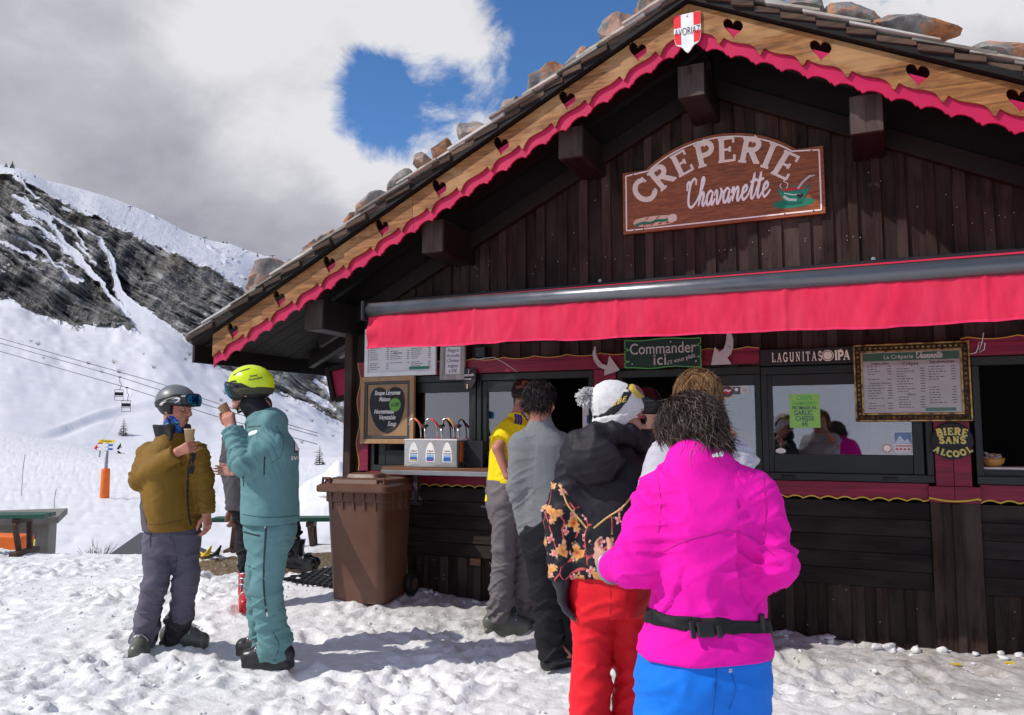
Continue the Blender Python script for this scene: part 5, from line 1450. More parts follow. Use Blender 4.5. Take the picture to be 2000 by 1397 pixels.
def gold_mat():
 t = NT('carved_gold_frame'); c = t.coords(); n = t.noise(c, 22, 4)
 t.bump(n, .002); return t.done(t.ramp(n, [(.35, (.10, .055, .014)), (.6, (.50, .33, .12))]), .35, .8)
GOLD = gold_mat(); DGOLD = plain('dark_carving', (.018, .012, .008), .45, .3)
def plex_mat():
 t = NT('clear_cover')
 gl = t.node('ShaderNodeBsdfGlossy'); gl.inputs['Roughness'].default_value = .015
 tr = t.node('ShaderNodeBsdfTransparent'); fr = t.node('ShaderNodeFresnel'); fr.inputs['IOR'].default_value = 1.45
 mx = t.node('ShaderNodeMixShader'); t.l.new(fr.outputs[0], mx.inputs[0]); t.l.new(tr.outputs[0], mx.inputs[1]); t.l.new(gl.outputs[0], mx.inputs[2]); t.l.new(mx.outputs[0], t.out.inputs[0]); return t.mat
PLEX = plex_mat()
def gold_menu():
 x0, x1, z0, z1 = -.195, .552, 1.586, 2.146; y = -.085
 t = thing('menu_board', 'menu in a carved gold frame between the window and red post', 'menu board', ((x0 + x1) / 2, y, z0))
 a, b, h = x0 - (x0 + x1) / 2, x1 - (x0 + x1) / 2, z1 - z0
 m = MB(); frame_boxes(m, a, b, 0, h, .012, -.012, .03); m.build('outer_frame', GOLD, t, bevel=.003)
 m = MB(); frame_boxes(m, a + .0125, b - .0125, .0125, h - .0125, .034, -.002, .03); m.build('carved_band', DGOLD, t)
 m = MB()
 def leaf(cx, cz, r, ang):
  for da in (-.6, 0, .6):
   d = Vector((math.cos(ang + da), math.sin(ang + da))); p = Vector((cx, cz)); n_ = Vector((-d.y, d.x))
   q = [p - n_ * r * .25, p + d * r * .6 - n_ * r * .3, p + d * r, p + d * r * .6 + n_ * r * .3, p + n_ * r * .25]
   m.add([(k.x, -.003, k.y) for k in q] + [(p.x + d.x * r * .5, -.012, p.y + d.y * r * .5)], [(0, 1, 5), (1, 2, 5), (2, 3, 5), (3, 4, 5), (4, 0, 5)])
 n = 20
 for i in range(n):
  u = a + .03 + (b - a - .06) * (i + .5) / n
  leaf(u, h - .036, .022, math.pi / 2); leaf(u, .036, .022, -math.pi / 2)
 for i in range(14):
  v_ = .04 + (h - .08) * (i + .5) / 14
  leaf(a + .036, v_, .022, math.pi); leaf(b - .036, v_, .022, 0)
 m.build('leaf_carving', GOLD, t, fix=False)
 m = MB(); frame_boxes(m, a + .047, b - .047, .047, h - .047, .014, -.008, .03); m.build('inner_frame', GOLD, t, bevel=.003)
 px0, px1, pz0, pz1 = a + .061, b - .061, .061, h - .061
 MB().bb(px0, px1, .006, .02, pz0, pz1).build('menu_sheet', plain('menu_sheet', (.66, .57, .57), .6), t)
 MB().bb(px0 + .004, px1 - .004, .004, .006, pz1 - .062, pz1 - .006).build('green_band', plain('menu_green', (.04, .22, .12), .5), t)
 me = text_mesh('La Crêperie', .040, .001, .0006, 0); me.transform(T(-.075, .003, pz1 - .036)); link('title', me, OFFW, t)
 m, w = cursive('Chavanette', .050, .0035, .12, .001); g = m.build('script_name', OFFW, t); place(g, T(.035, 0, pz1 - .050) @ Matrix.Diagonal((.17 / w, 1, 1, 1)))
 for s_, u, zz, k in (('Crêpes', 0, pz1 - .088, .036), ('Sandwiches', .20, pz1 - .080, .034), ('Bières', .0, pz0 + .13, .020), ('Boissons fraîches', -.20, pz0 + .215, .020), ('Crêpes salées', -.20, pz1 - .080, .022)):
  me = text_mesh(s_, k, .0008, .0004); me.transform(T(u, .0045, zz)); link('heading', me, INK, t)
 cw = (px1 - px0) / 3
 cols = [(px0 + .03, px0 + cw - .02, pz1 - .10, pz0 + .23), (px0 + .03, px0 + cw - .02, pz0 + .20, pz0 + .02), (px0 + cw + .015, px0 + 2 * cw - .015, pz1 - .12, pz0 + .15), (px0 + cw + .02, px0 + 2 * cw - .02, pz0 + .115, pz0 + .03), (px0 + 2 * cw + .01, px1 - .03, pz1 - .11, pz0 + .06)]
 menu_print(t, px0, px1, pz0, pz1, .0055, cols, 3, .0125)
 MB().bb(.085, .275, .004, .006, pz0 + .012, pz0 + .035).build('green_note', GRN, t)
 MB().bb(px0, px1, -.0035, -.001, pz0, pz1).build('cover', PLEX, t)
gold_menu()
def white_menu():
 x0, x1, z0 = -4.50, -3.715, 2.037; h = .46; y = -.085; xm = (x0 + x1) / 2
 t = thing('menu_board', 'menu in a plain white frame half hidden by the awning valance', 'menu board', (xm, y, z0))
 a, b = x0 - xm, x1 - xm
 m = MB(); frame_boxes(m, a, b, 0, h, .042, -.012, .02); m.build('frame', WHI, t, bevel=.004)
 MB().bb(a + .042, b - .042, .002, .015, .042, h - .042).build('menu_sheet', PAPER, t)
 cw = (b - a - .10) / 3
 menu_print(t, 0, 0, 0, 0, .0015, [(a + .06 + i * cw, a + .04 + (i + 1) * cw, h - .06, .07 + .05 * (i == 1)) for i in range(3)], 8, .0125)
 MB().bb(b - .29, b - .075, .0, .002, .055, .082).build('green_note', GRN, t)
 me = text_mesh('Bières / Jus', .019, .0008, .0004); me.transform(T(-.02, .0005, .215)); link('heading', me, INK, t)
white_menu()
def nuggets():
 t = thing('price_sign', 'small whitewashed frame advertising chicken nuggets', 'price sign', (-3.548, -.080, 1.985), 0)
 WW = wood('whitewashed_wood', (.50, .48, .45), (.20, .18, .165), 'z', .7, 1, .1, .002, False)
 m = MB(); frame_boxes(m, -.128, .128, 0, .345, .048, -.012, .015); m.build('frame', WW, t, bevel=.003)
 MB().bb(-.080, .080, .0, .012, .048, .297).build('card', plain('card_white', (.70, .70, .73), .6), t)
 for i, (s_, k) in enumerate((('Nuggets', .044), ('de poulet', .042), ('Chicken', .046), ('nuggets', .042), ('6.50€', .046))):
  me = text_mesh(s_, k, .001, .0002, .28, 'CENTER', 1, .80); me.transform(T(0, -.0008, .268 - i * .047)); link('lettering', me, INK, t)
 t.rotation_euler = (0, .02, 0)
nuggets()
def full_heart(w, h):
 r = catmull([(0, .40), (.12, .48), (.27, .50), (.43, .42), (.50, .22), (.47, -.02), (.37, -.25), (.20, -.42), (.0, -.5)], 4)
 return [(p[0] * w, p[1] * h) for p in r] + [(-p[0] * w, p[1] * h) for p in reversed(r[1:-1])]
def heart_points(w, h, n=30):
 return [(.5 * w * math.sin(q) ** 3 * (1 + .0), h * ((13 * math.cos(q) - 5 * math.cos(2 * q) - 2 * math.cos(3 * q) - math.cos(4 * q)) / 29 + .09)) for q in [2 * math.pi * i / n for i in range(n)]]
def cannelle():
 t = thing('slate_heart', 'small hanging black heart with the word cannelle', 'heart sign', (-3.375, -.090, 2.005))
 me = flat_mesh(full_heart(.150, .19), (), .008); me.transform(T(0, 0, -.012)); link('slate', me, CHALK, t)
 me = text_mesh('cannelle', .036, .001, .0006, .25, 'CENTER', 1, .9); me.transform(T(0, -.0012, .018)); link('lettering', me, OFFW, t)
 me = text_mesh('Cinnamon', .017, .001, .0004, .2); me.transform(T(-.012, -.0012, -.018)); link('lettering', me, OFFW, t)
 MB().tube([(0, -.002, .03), (0, -.004, .055), (.003, 0, .07)], .004, 6).build('hanging_loop', WHI, t)
 MB().box((-.012, -.005, -.085), (.010, .006, .04)).build('peg', BREAD, t)
cannelle()
def soup_board():
 x0, x1, z0, z1 = -4.538, -3.945, 1.405, 2.035; xm = (x0 + x1) / 2; y = -.080; h = z1 - z0
 PINE = wood('pale_pine', (.46, .29, .15), (.30, .165, .075), 'z', .55, .8, .08, .0008, True)
 t = thing('soup_board', 'pine board with a black heart advertising vegetable soup', 'menu board', (xm, y, z0))
 a, b = x0 - xm, x1 - xm
 m = MB(); frame_boxes(m, a, b, 0, h, .044, -.014, .02); m.build('frame', PINE, t, bevel=.003)
 m = MB(); frame_boxes(m, a + .0445, b - .0445, .0445, h - .0445, .030, -.004, .018); m.build('dark_band', BLK, t)
 m = MB(); r_ = random.Random(4)
 def curl(cx, cz):
  ribbon(m, catmull([(cx - .010, cz - .008), (cx - .002, cz + .010), (cx + .010, cz + .002), (cx + .004, cz - .006)], 3), .0045, -.0062, -.0042)
 for i in range(22): u = a + .06 + (b - a - .12) * i / 21; curl(u, h - .060); curl(u, .060)
 for i in range(22): v_ = .08 + (h - .16) * i / 21; curl(a + .060, v_); curl(b - .060, v_)
 m.build('carved_curls', plain('grey_carving', (.16, .15, .15), .5), t, fix=False)
 MB().bb(a + .074, b - .074, .002, .016, .074, h - .074).build('panel', PINE, t)
 me = flat_mesh(full_heart(.388, .435), (), .004); me.transform(T(-.003, -.003, h / 2 - .004)); link('black_heart', me, CHALK, t)
 for s_, k, u, v_ in (('Soupe Légumes', .058, 0, .475), ('Maison', .056, -.03, .415), ('Homemade', .060, -.035, .300), ('Vegetable', .060, .0, .245), ('Soup', .060, .055, .185)):
  me = text_mesh(s_, k, .001, .0011, .30, 'CENTER', 1, .78); me.transform(T(u, -.0056, v_)); link('lettering', me, OFFW, t)
 MB().lathe([(.001, -.003), (.063, -.003), (.063, 0)], (.090, -.0052, .362), 24, axis='y').build('green_price_dot', plain('leaf_green', (.16, .42, .05), .5), t)
 me = text_mesh('6.50€', .052, .001, .0006, .2, 'CENTER', .9, .8); me.transform(T(.090, -.0090, .362)); link('price', me, INK, t)
soup_board()
def commander():
 x0, x1, z0, z1 = -1.918, -1.300, 2.030, 2.258; xm = (x0 + x1) / 2; y = -.11; w, h = x1 - x0, z1 - z0
 t = thing('order_sign', 'dark green sign saying Commander ici between two arrows', 'sign', (xm, y, z0))
 out = []
 for i in range(13): u = -w / 2 + w * i / 12; out.append((u, .006 * math.sin(u * 17)))
 out += [(w / 2, h * .3), (w / 2 - .03, h * .33), (w / 2, h * .37), (w / 2, h * .70), (w / 2 - .035, h * .74), (w / 2, h * .80)]
 for i in range(13): u = w / 2 - w * i / 12; out.append((u, h + .006 * math.sin(u * 15 + 1)))
 out += [(-w / 2, h * .72), (-w / 2 + .045, h * .66), (-w / 2, h * .62), (-w / 2, h * .28), (-w / 2 + .04, h * .24), (-w / 2, h * .2)]
 me = flat_mesh(out, (), .018); link('board', me, DGRN, t)
 m = MB()
 for i in range(len(out)): ribbon(m, [out[i], out[(i + 1) % len(out)]], .007, -.0035 - .0001 * (i % 4), 0)
 m.build('green_edge', LGRN, t)
 me = text_mesh('Commander', .128, .002, .0006, 0, 'CENTER', 1.0, .83); me.transform(T(.0, -.0025, h * .66)); link('lettering', me, GREY_L, t)
 me = text_mesh('ici', .128, .002, .0012, 0, 'CENTER', 1.1, .9); me.transform(T(-.02, -.0025, h * .26)); link('lettering', me, GREY_L, t)
 me = text_mesh("s'il vous plaît", .046, .002, .0004, 0); me.transform(T(.15, -.0025, h * .26) @ RY(-.24)); link('lettering', me, GREY_L, t)
 for u, v_ in ((-w / 2 + .06, .035), (w / 2 - .04, .04), (.07, h - .025)): MB().lathe([(.001, -.004), (.005, -.003), (.006, 0)], (u, -.001, v_), 8, axis='y').build('screw', OFFW, t)
commander()
AW = plain('arrow_white', (.52, .50, .49), .55)
def arrow(px_pts, lb, c):
 pts = []
 y = -.10
 for q in px_pts: p = fp(q[0], q[1], y); pts.append((p.x, p.z))
 xm = sum(p[0] for p in pts) / len(pts); zm = sum(p[1] for p in pts) / len(pts)
 me = flat_mesh([(p[0] - xm, p[1] - zm) for p in pts], (), .014, .001)
 o = link('arrow_sign', me, AW); o.location = (xm, y, zm); tag(o, lb, 'arrow', 'arrows beside the order sign')
 k = MB().lathe([(.001, -.004), (.004, -.003), (.005, 0)], (c[0], -.008, c[1]), 8, axis='y').build('screw', BLK, o)
arrow([(1161, 677), (1163, 677), (1163.5, 690), (1168, 702), (1176, 711), (1186, 714), (1190, 695), (1210, 723), (1180, 733.5), (1181, 722), (1168, 716), (1160, 704), (1157, 692)], 'pale curved arrow left of the Commander ici sign pointing down to the right', (-.01, -.03))
arrow([(1419, 651), (1428, 651), (1432, 664), (1431, 680), (1427, 691), (1420, 699), (1428, 711), (1389, 713), (1396, 678), (1405, 688), (1413, 682), (1417, 672), (1419, 660)], 'pale curved arrow right of the Commander ici sign pointing down to the left', (.03, .01))
def beer_board():
 x0, x1, z0, z1 = -.856, -.02, 2.016, 2.140; xm = (x0 + x1) / 2; y = -.075
 t = thing('beer_sign', 'long black beer board with cream letters LAGUNITAS IPA', 'sign', (xm, y, z0))
 MB().bb(x0 - xm, x1 - xm, 0, .02, 0, z1 - z0).build('board', CHALK, t, bevel=.003)
 u = -.330
 for ch in 'LAGUNITAS':
  w = SERIF[ch][0]; g = serif_glyph(ch, .062, .17, .09, -.0005, .002).build('letter', CREAM, t)
  place(g, T(u + w * .062 * .28, 0, .062) @ Matrix.Diagonal((.62, 1, 1.12, 1))); u += w * .062 * .62 + .0115
 for rr, yy, mt in ((.042, -.002, CREAM), (.036, -.003, CHALK), (.031, -.004, CREAM)):
  MB().lathe([(.001, yy), (rr, yy), (rr, 0)], (u + .028, 0, .062), 18, axis='y').build('round_emblem', mt, t)
 u += .075
 for ch in 'IPA':
  w = SERIF[ch][0]; g = serif_glyph(ch, .064, .26, .11, -.0005, .002).build('letter', CREAM, t)
  place(g, T(u + w * .064 * .38, 0, .062) @ Matrix.Diagonal((.8, 1, 1.1, 1))); u += w * .064 * .80
beer_board()
def beer_disc():
 xc, zc, r, y = .418, 1.450, .130, -.075
 t = thing('round_sign', 'round black sign with BIERE SANS ALCOOL on the red post', 'sign', (xc, y, zc))
 m = MB(); m.lathe([(.001, -.006), (r - .01, -.006), (r, 0), (r, .018)], (0, 0, 0), 36, axis='y'); m.build('disc', CHALK, t)
 def word(s_, base, curve, sz):
  ws = [SERIF[c][0] * sz + .006 for c in s_]; tot = sum(ws); u = -tot / 2
  for c, w in zip(s_, ws):
   x = u + w / 2; z = base + curve * x * x; a = math.atan(2 * curve * x)
   for mt, dx, yy in ((SHADOWTEXT, .003, -.0065), (GOLDL, 0, -.0085)):
    g = serif_glyph(c, sz, .25, .14, yy, .0015).build('letter', mt, t)
    place(g, T(x + dx, 0, z - dx) @ RY(-a))
   u += w
 word('BIERE', .066, -1.3, .047); word('SANS', .006, 0, .046); word('ALCOOL', -.090, 3.2, .041)
 MB().lathe([(.001, -.004), (.006, -.003), (.007, 0)], (0, -.006, r - .012), 8, axis='y').build('screw', BLK, t)
beer_disc()
# ---- things in and on the windows
def sheet(name, x0, x1, z0, z1, y, mt, label, cat, texts=()):
 t = thing(name, label, cat, ((x0 + x1) / 2, y, z0)); w = x1 - x0; h = z1 - z0
 MB().bb(-w / 2, w / 2, 0, .002, 0, h).build('sheet', mt, t)
 for s_, k, u, v_, m_ in texts:
  me = text_mesh(s_, k, .0008, .0006, 0, 'CENTER', 1, .8); me.transform(T(u, -.0008, v_)); link('lettering', me, m_, t)
 return t
BLINK = plain('blue_ink', (.02, .10, .16), .6)
sheet('green_poster', -.662, -.442, 1.543, 1.80, .0105, plain('lime_paper', (.30, .62, .14), .6), 'lime green paper advertising garlic cheese crepe behind the window', 'poster',
      (('CREPE', .050, 0, .225, LGRN), ('CHAMPIGNON', .034, 0, .185, LGRN), ('FROMAGE AIL', .036, 0, .150, BLINK), ('GARLIC', .050, -.01, .112, BLINK), ('CHEESE', .050, 0, .070, BLINK), ('6€', .050, 0, .028, BLINK)))
t = sheet('flyer', .052, .170, 1.362, 1.512, .0105, PAPER, 'small flyer with a blue mountain picture in the window corner', 'flyer')
MB().bb(-.055, .055, -.001, 0, .065, .146).build('blue_picture', plain('flyer_blue', (.16, .24, .45), .5), t)
m = MB(); m.add([(-.055, -.0018, .067), (.055, -.0018, .067), (.03, -.0018, .10), (.01, -.0018, .085), (-.02, -.0018, .125), (-.04, -.0018, .09)], [(0, 1, 2, 3, 4, 5)]); m.build('picture_peaks', plain('pale_blue', (.55, .62, .75), .5), t, fix=False)
m = MB()
for i in range(4): m.bb(-.05 + i * .026, -.033 + i * .026, -.001, 0, .02, .032)
m.bb(-.05, .05, -.001, 0, .045, .052); m.build('print', TOM, t)
def sticker(px, py, r, mts, lb, y=.0105):
 p = fp(px, py, y); t = thing('sticker', lb, 'sticker', p)
 for i, (mt, k) in enumerate(mts): MB().lathe([(.001, -.0006 * (i + 1)), (r * k, -.0006 * (i + 1)), (r * k, 0)], (0, 0, 0), 20, axis='y').build('disc', mt, t)
 return t
t = sticker(1420.5, 765, .052, ((GOLDL, 1), (plain('sticker_blue', (.04, .06, .16), .5), .86), (TOM, .5)), 'round gold rimmed sticker on the left sliding pane')
ribm = MB(); ribbon(ribm, [(-.03, .004), (-.01, .012), (.012, .002), (.03, .012)], .012, -.0028, -.0020); ribm.build('emblem', OFFW, t)
t = sticker(1454.5, 762, .030, ((OFFW, 1), (GREY_L, .8)), 'small round white sticker at the right of the sliding pane')
p = fp(1438.5, 763, .0105); t = thing('sticker', 'small square grey sticker between two round ones', 'sticker', p); MB().bb(-.028, .028, -.001, 0, -.03, .03).build('square', plain('sticker_grey', (.12, .12, .13), .5), t); MB().lathe([(.001, -.002), (.014, -.002), (.014, -.001)], (0, 0, .008), 14, axis='y').build('dot', OFFW, t)
t = sticker(1732.5, 876, .030, ((TOM, 1), (OFFW, .8)), 'round red and white sticker at the bottom of the big window')
t = sticker(1525, 881, .020, ((OFFW, 1),), 'oval white sticker at the bottom left of the big window'); t.scale = (1.9, 1, 1)
def bottle(px, py, h, lb, col):
 p = fp(px, py, .35); mt = plain('bottle_' + lb.split()[0], col, .12, 0, .6)
 t = thing('bottle', lb, 'bottle', (p.x, .35, 1.215), 0, 'bottles behind the sliding pane')
 MB().lathe([(.001, 0), (.028, 0), (.030, .01), (.030, h * .58), (.012, h * .78), (.012, h), (.001, h)], (0, 0, 0), 14).build('glass', mt, t, True)
 MB().lathe([(.0305, h * .2), (.0308, h * .22), (.0308, h * .5), (.0305, h * .52)], (0, 0, 0), 14).build('bottle_label', PAPER if 'red' in lb else GOLDL, t, True)
bottle(1466, 880, .30, 'tall bottle with a red neck behind the sliding pane', (.12, .02, .01)); bottle(1472, 880, .22, 'dark shorter bottle behind the sliding pane', (.02, .02, .015))
p = fp(1560, 880, .45); t = thing('laptop_screen', 'dark grey till screen seen low through the big window', 'screen', (-.62, .45, 1.22)); MB().box((0, 0, .10), (.30, .02, .20)).build('screen', SLATE, t, bevel=.005); MB().box((0, .03, .0), (.2, .14, .02)).build('foot', BLK, t)
t = thing('speaker_box', 'grey loudspeaker with a black cone inside the big window', 'speaker', (.02, .38, 1.17)); MB().box((0, .1, .20), (.30, .2, .42), Matrix.Rotation(.15, 3, 'Y')).build('cabinet', plain('speaker_grey', (.30, .30, .31), .6), t, bevel=.01); MB().lathe([(.001, -.004), (.05, .0), (.075, -.012), (.08, 0)], (.01, -.003, .24), 24, axis='y').build('cone', BLK, t, True)
t = thing('card_terminal', 'white card payment terminal standing at the left serving hatch', 'card terminal', (-2.285, .02, 1.60)); MB().box((0, 0, .03), (.10, .03, .20)).build('case', WHI, t, bevel=.006); MB().box((.015, -.016, .02), (.05, .004, .07)).build('screen', BLU, t); MB().tube([(0, .02, -.07), (0, .06, -.39)], .01, 6).build('stand', DSTEEL, t)
p = fp(1940, 907, .06); t = thing('wooden_bowl', 'small wooden bowl of sugar packets on the right hand sill', 'bowl', (p.x + .0, .10, 1.2685))
OAK = plain('bowl_wood', (.46, .22, .06), .35); MB().lathe([(.001, 0), (.045, 0), (.072, .030), (.080, .062), (.074, .062), (.064, .030), (.001, .014)], (0, 0, 0), 24).build('bowl', OAK, t, True)
r_ = random.Random(2)
for i in range(14):
 q = MB().box((0, 0, 0), (.05, .018, .006), None).build('sugar_packet', PAPER if i % 3 else BREAD, t); q.location = (r_.uniform(-.04, .04), r_.uniform(-.04, .04), .055 + i * .0025); q.rotation_euler = (r_.uniform(-.5, .5), r_.uniform(-.5, .5), r_.uniform(0, 3))
q = [fp(1921, 650, -.055), fp(1918, 668, -.058), fp(1912, 690, -.055), fp(1922, 683, -.06), fp(1924, 670, -.055), fp(1912, 668, -.06), fp(1910, 680, -.058), fp(1906, 689, -.06), fp(1893, 692, -.055)]
tag(MB().tube([Vector(c) for c in catmull3(q)] if False else q, .0035, 6).build('hanging_cable', WHI, None, True), 'loose white cable looped above the gold menu', 'cable')
q = [fp(930, 703, -.055), fp(945, 700, -.055), fp(965, 698, -.052), fp(985, 709, -.055), fp(1010, 726, -.053)]
tag(MB().tube(q, .0028, 6).build('thin_cable', WHI, None, True), 'thin pale cable across the red lintel by the nuggets sign', 'cable')
p = fp(940, 688, -.05); o = MB().bb(-.05, .05, -.03, .03, -.05, .05).build('junction_box', BLK, None, bevel=.008); o.location = p; tag(o, 'black junction box under the awning by the nuggets sign', 'junction box')
# ---- shelf with sauce pumps
SHELFW = wood('worn_counter_wood', (.26, .115, .055), (.10, .045, .025), 'x', .45, 1, .1, .001, False)
x0, x1 = -4.085, -2.98
t = thing('counter_shelf', 'narrow wooden shelf with a metal edge under the left window', 'shelf', (x0, -.2, 1.14))
sh = thing
def spart(mb, name, mt, **k): o = mb.build(name, mt, None, k.get('smooth', False), k.get('bevel', 0)); o.parent = t; o.data.transform(T(-x0, .2, -1.14)); return o
spart(MB().bb(x0, x1, -.395, -.058, 1.178, 1.206), 'shelf_board', SHELFW, bevel=.004)
spart(MB().bb(x0, x1 + .003, -.408, -.396, 1.140, 1.180), 'metal_edge', STEEL, bevel=.003)
spart(MB().bb(x0, x1, -.394, -.060, 1.142, 1.176), 'apron', BEAMW)
for x in (x0 + .33, x1 - .06):
 spart(MB().bb(x - .02, x + .02, -.36, -.33, .90, 1.141), 'bracket_post', DSTEEL if x < -3.2 else STEEL); spart(MB().bb(x - .07, x + .05, -.36, -.33, .880, .8995), 'bracket_foot', DSTEEL)
 spart(MB().add([(x - .012, -.332, .90), (x + .012, -.332, .90), (x + .012, -.034, .86), (x - .012, -.034, .86), (x - .012, -.332, .92), (x + .012, -.332, .92), (x + .012, -.034, .88), (x - .012, -.034, .88)], [(0, 1, 2, 3), (4, 7, 6, 5), (0, 4, 5, 1), (1, 5, 6, 2), (2, 6, 7, 3), (3, 7, 4, 0)]), 'bracket_arm', DSTEEL)
t = thing('sauce_dispenser', 'stainless steel sauce dispenser box with three pumps', 'sauce dispenser', (-3.60, -.36, 1.2065), 0)
BRUSH = plain('brushed_steel', (.50, .49, .48), .28, .9, .5, .10, 6)
L, H, Dp = .525, .232, .24
MB().bb(-.27, -.27 + L, .02, Dp, .0, H).build('case', BRUSH, t, bevel=.004)
m = MB(); e = [(-.27 + L * i / 20, .010 + .016 * math.sin(math.pi * i / 20 * 2) ** 2) for i in range(21)]
for (xa, za), (xb, zb) in zip(e[:-1], e[1:]): m.prism([(xa, za), (xb, zb), (xb, H), (xa, H)], .0, .018)
m.build('front_panel', BRUSH, t)
MB().bb(-.275, -.27 + L + .005, -.004, Dp + .005, H + .0005, H + .014).build('lid', plain('white_lid', (.75, .74, .73), .35), t, bevel=.003)
MB().bb(-.27 + L + .0005, -.27 + L + .006, .06, .10, .05, H - .01).build('orange_strip', ORANGE, t)
MB().bb(-.27 + L + .001, -.27 + L + .18, .14, .22, .0, .23).build('napkin_holder', BLK, t, bevel=.004)
for i in range(3):
 u = -.175 + i * .168
 hf_ = catmull([(.044, -.072), (.047, -.02), (.042, .03), (.029, .068), (.013, .092), (0, .096)], 4)
 dro = [(u + p[0], .120 + p[1]) for p in hf_] + [(u - p[0], .120 + p[1]) for p in reversed(hf_[:-1])]
 me = flat_mesh(dro, (), .002); me.transform(T(0, -.002, 0)); lb = link('sauce_label', me, OFFW, t)
 MB().bb(u - .036, u + .036, -.0035, -.0022, .055, .088).build('blue_field', BLU, lb); MB().bb(u - .034, u + .034, -.0036, -.0022, .0885, .108).build('pale_field', plain('label_sky', (.25, .45, .72), .5), lb)
 MB().bb(u - .030, u + .030, -.0046, -.0036, .057, .067).build('colour_flash', (GOLDL, plain('magenta', (.5, .02, .30), .5), BLU)[i], lb)
 for v_, s_ in ((.142, 'Crêperie'), (.120, 'Chavanette')):
  me = text_mesh(s_, .020, .0008, .0003, .25, 'CENTER', 1, .85); me.transform(T(u, -.003, v_)); link('label_text', me, INK, lb)
 zt = H + .0145
 MB().tube([(u + .055, .10, zt), (u + .055, .10, zt + .10)], .010, 8).build('pump_stem', BRUSH, t, True)
 MB().lathe([(.004, .0), (.026, .012), (.030, .026), (.016, .034), (.004, .036)], (u + .055, .10, zt + .095), 14).build('pump_knob', BLK, t, True)
 pts = catmull2 = [(u + .015, .10, zt), (u + .008, .10, zt + .10), (u - .02, .09, zt + .165), (u - .055, .08, zt + .185), (u - .085, .07, zt + .165), (u - .092, .065, zt + .125)]
 MB().tube(pts, .0065, 8).build('spout', BRUSH, t, True)
 MB().tube([(u - .045, .0835, zt + .182), (u - .010, .0925, zt + .150), (u + .04, .098, zt + .098)], [.0095, .009, .009], 8).build('colour_sleeve', (plain('orange_red', (.65, .12, .03), .4), RED, plain('mustard', (.65, .30, .03), .4))[i], t, True)
 MB().lathe([(.022, 0), (.022, .006), (.001, .006)], (u + .03, .10, zt), 12).build('pump_collar', plain('dark_red', (.22, .02, .03), .4) if i != 1 else RED, t)
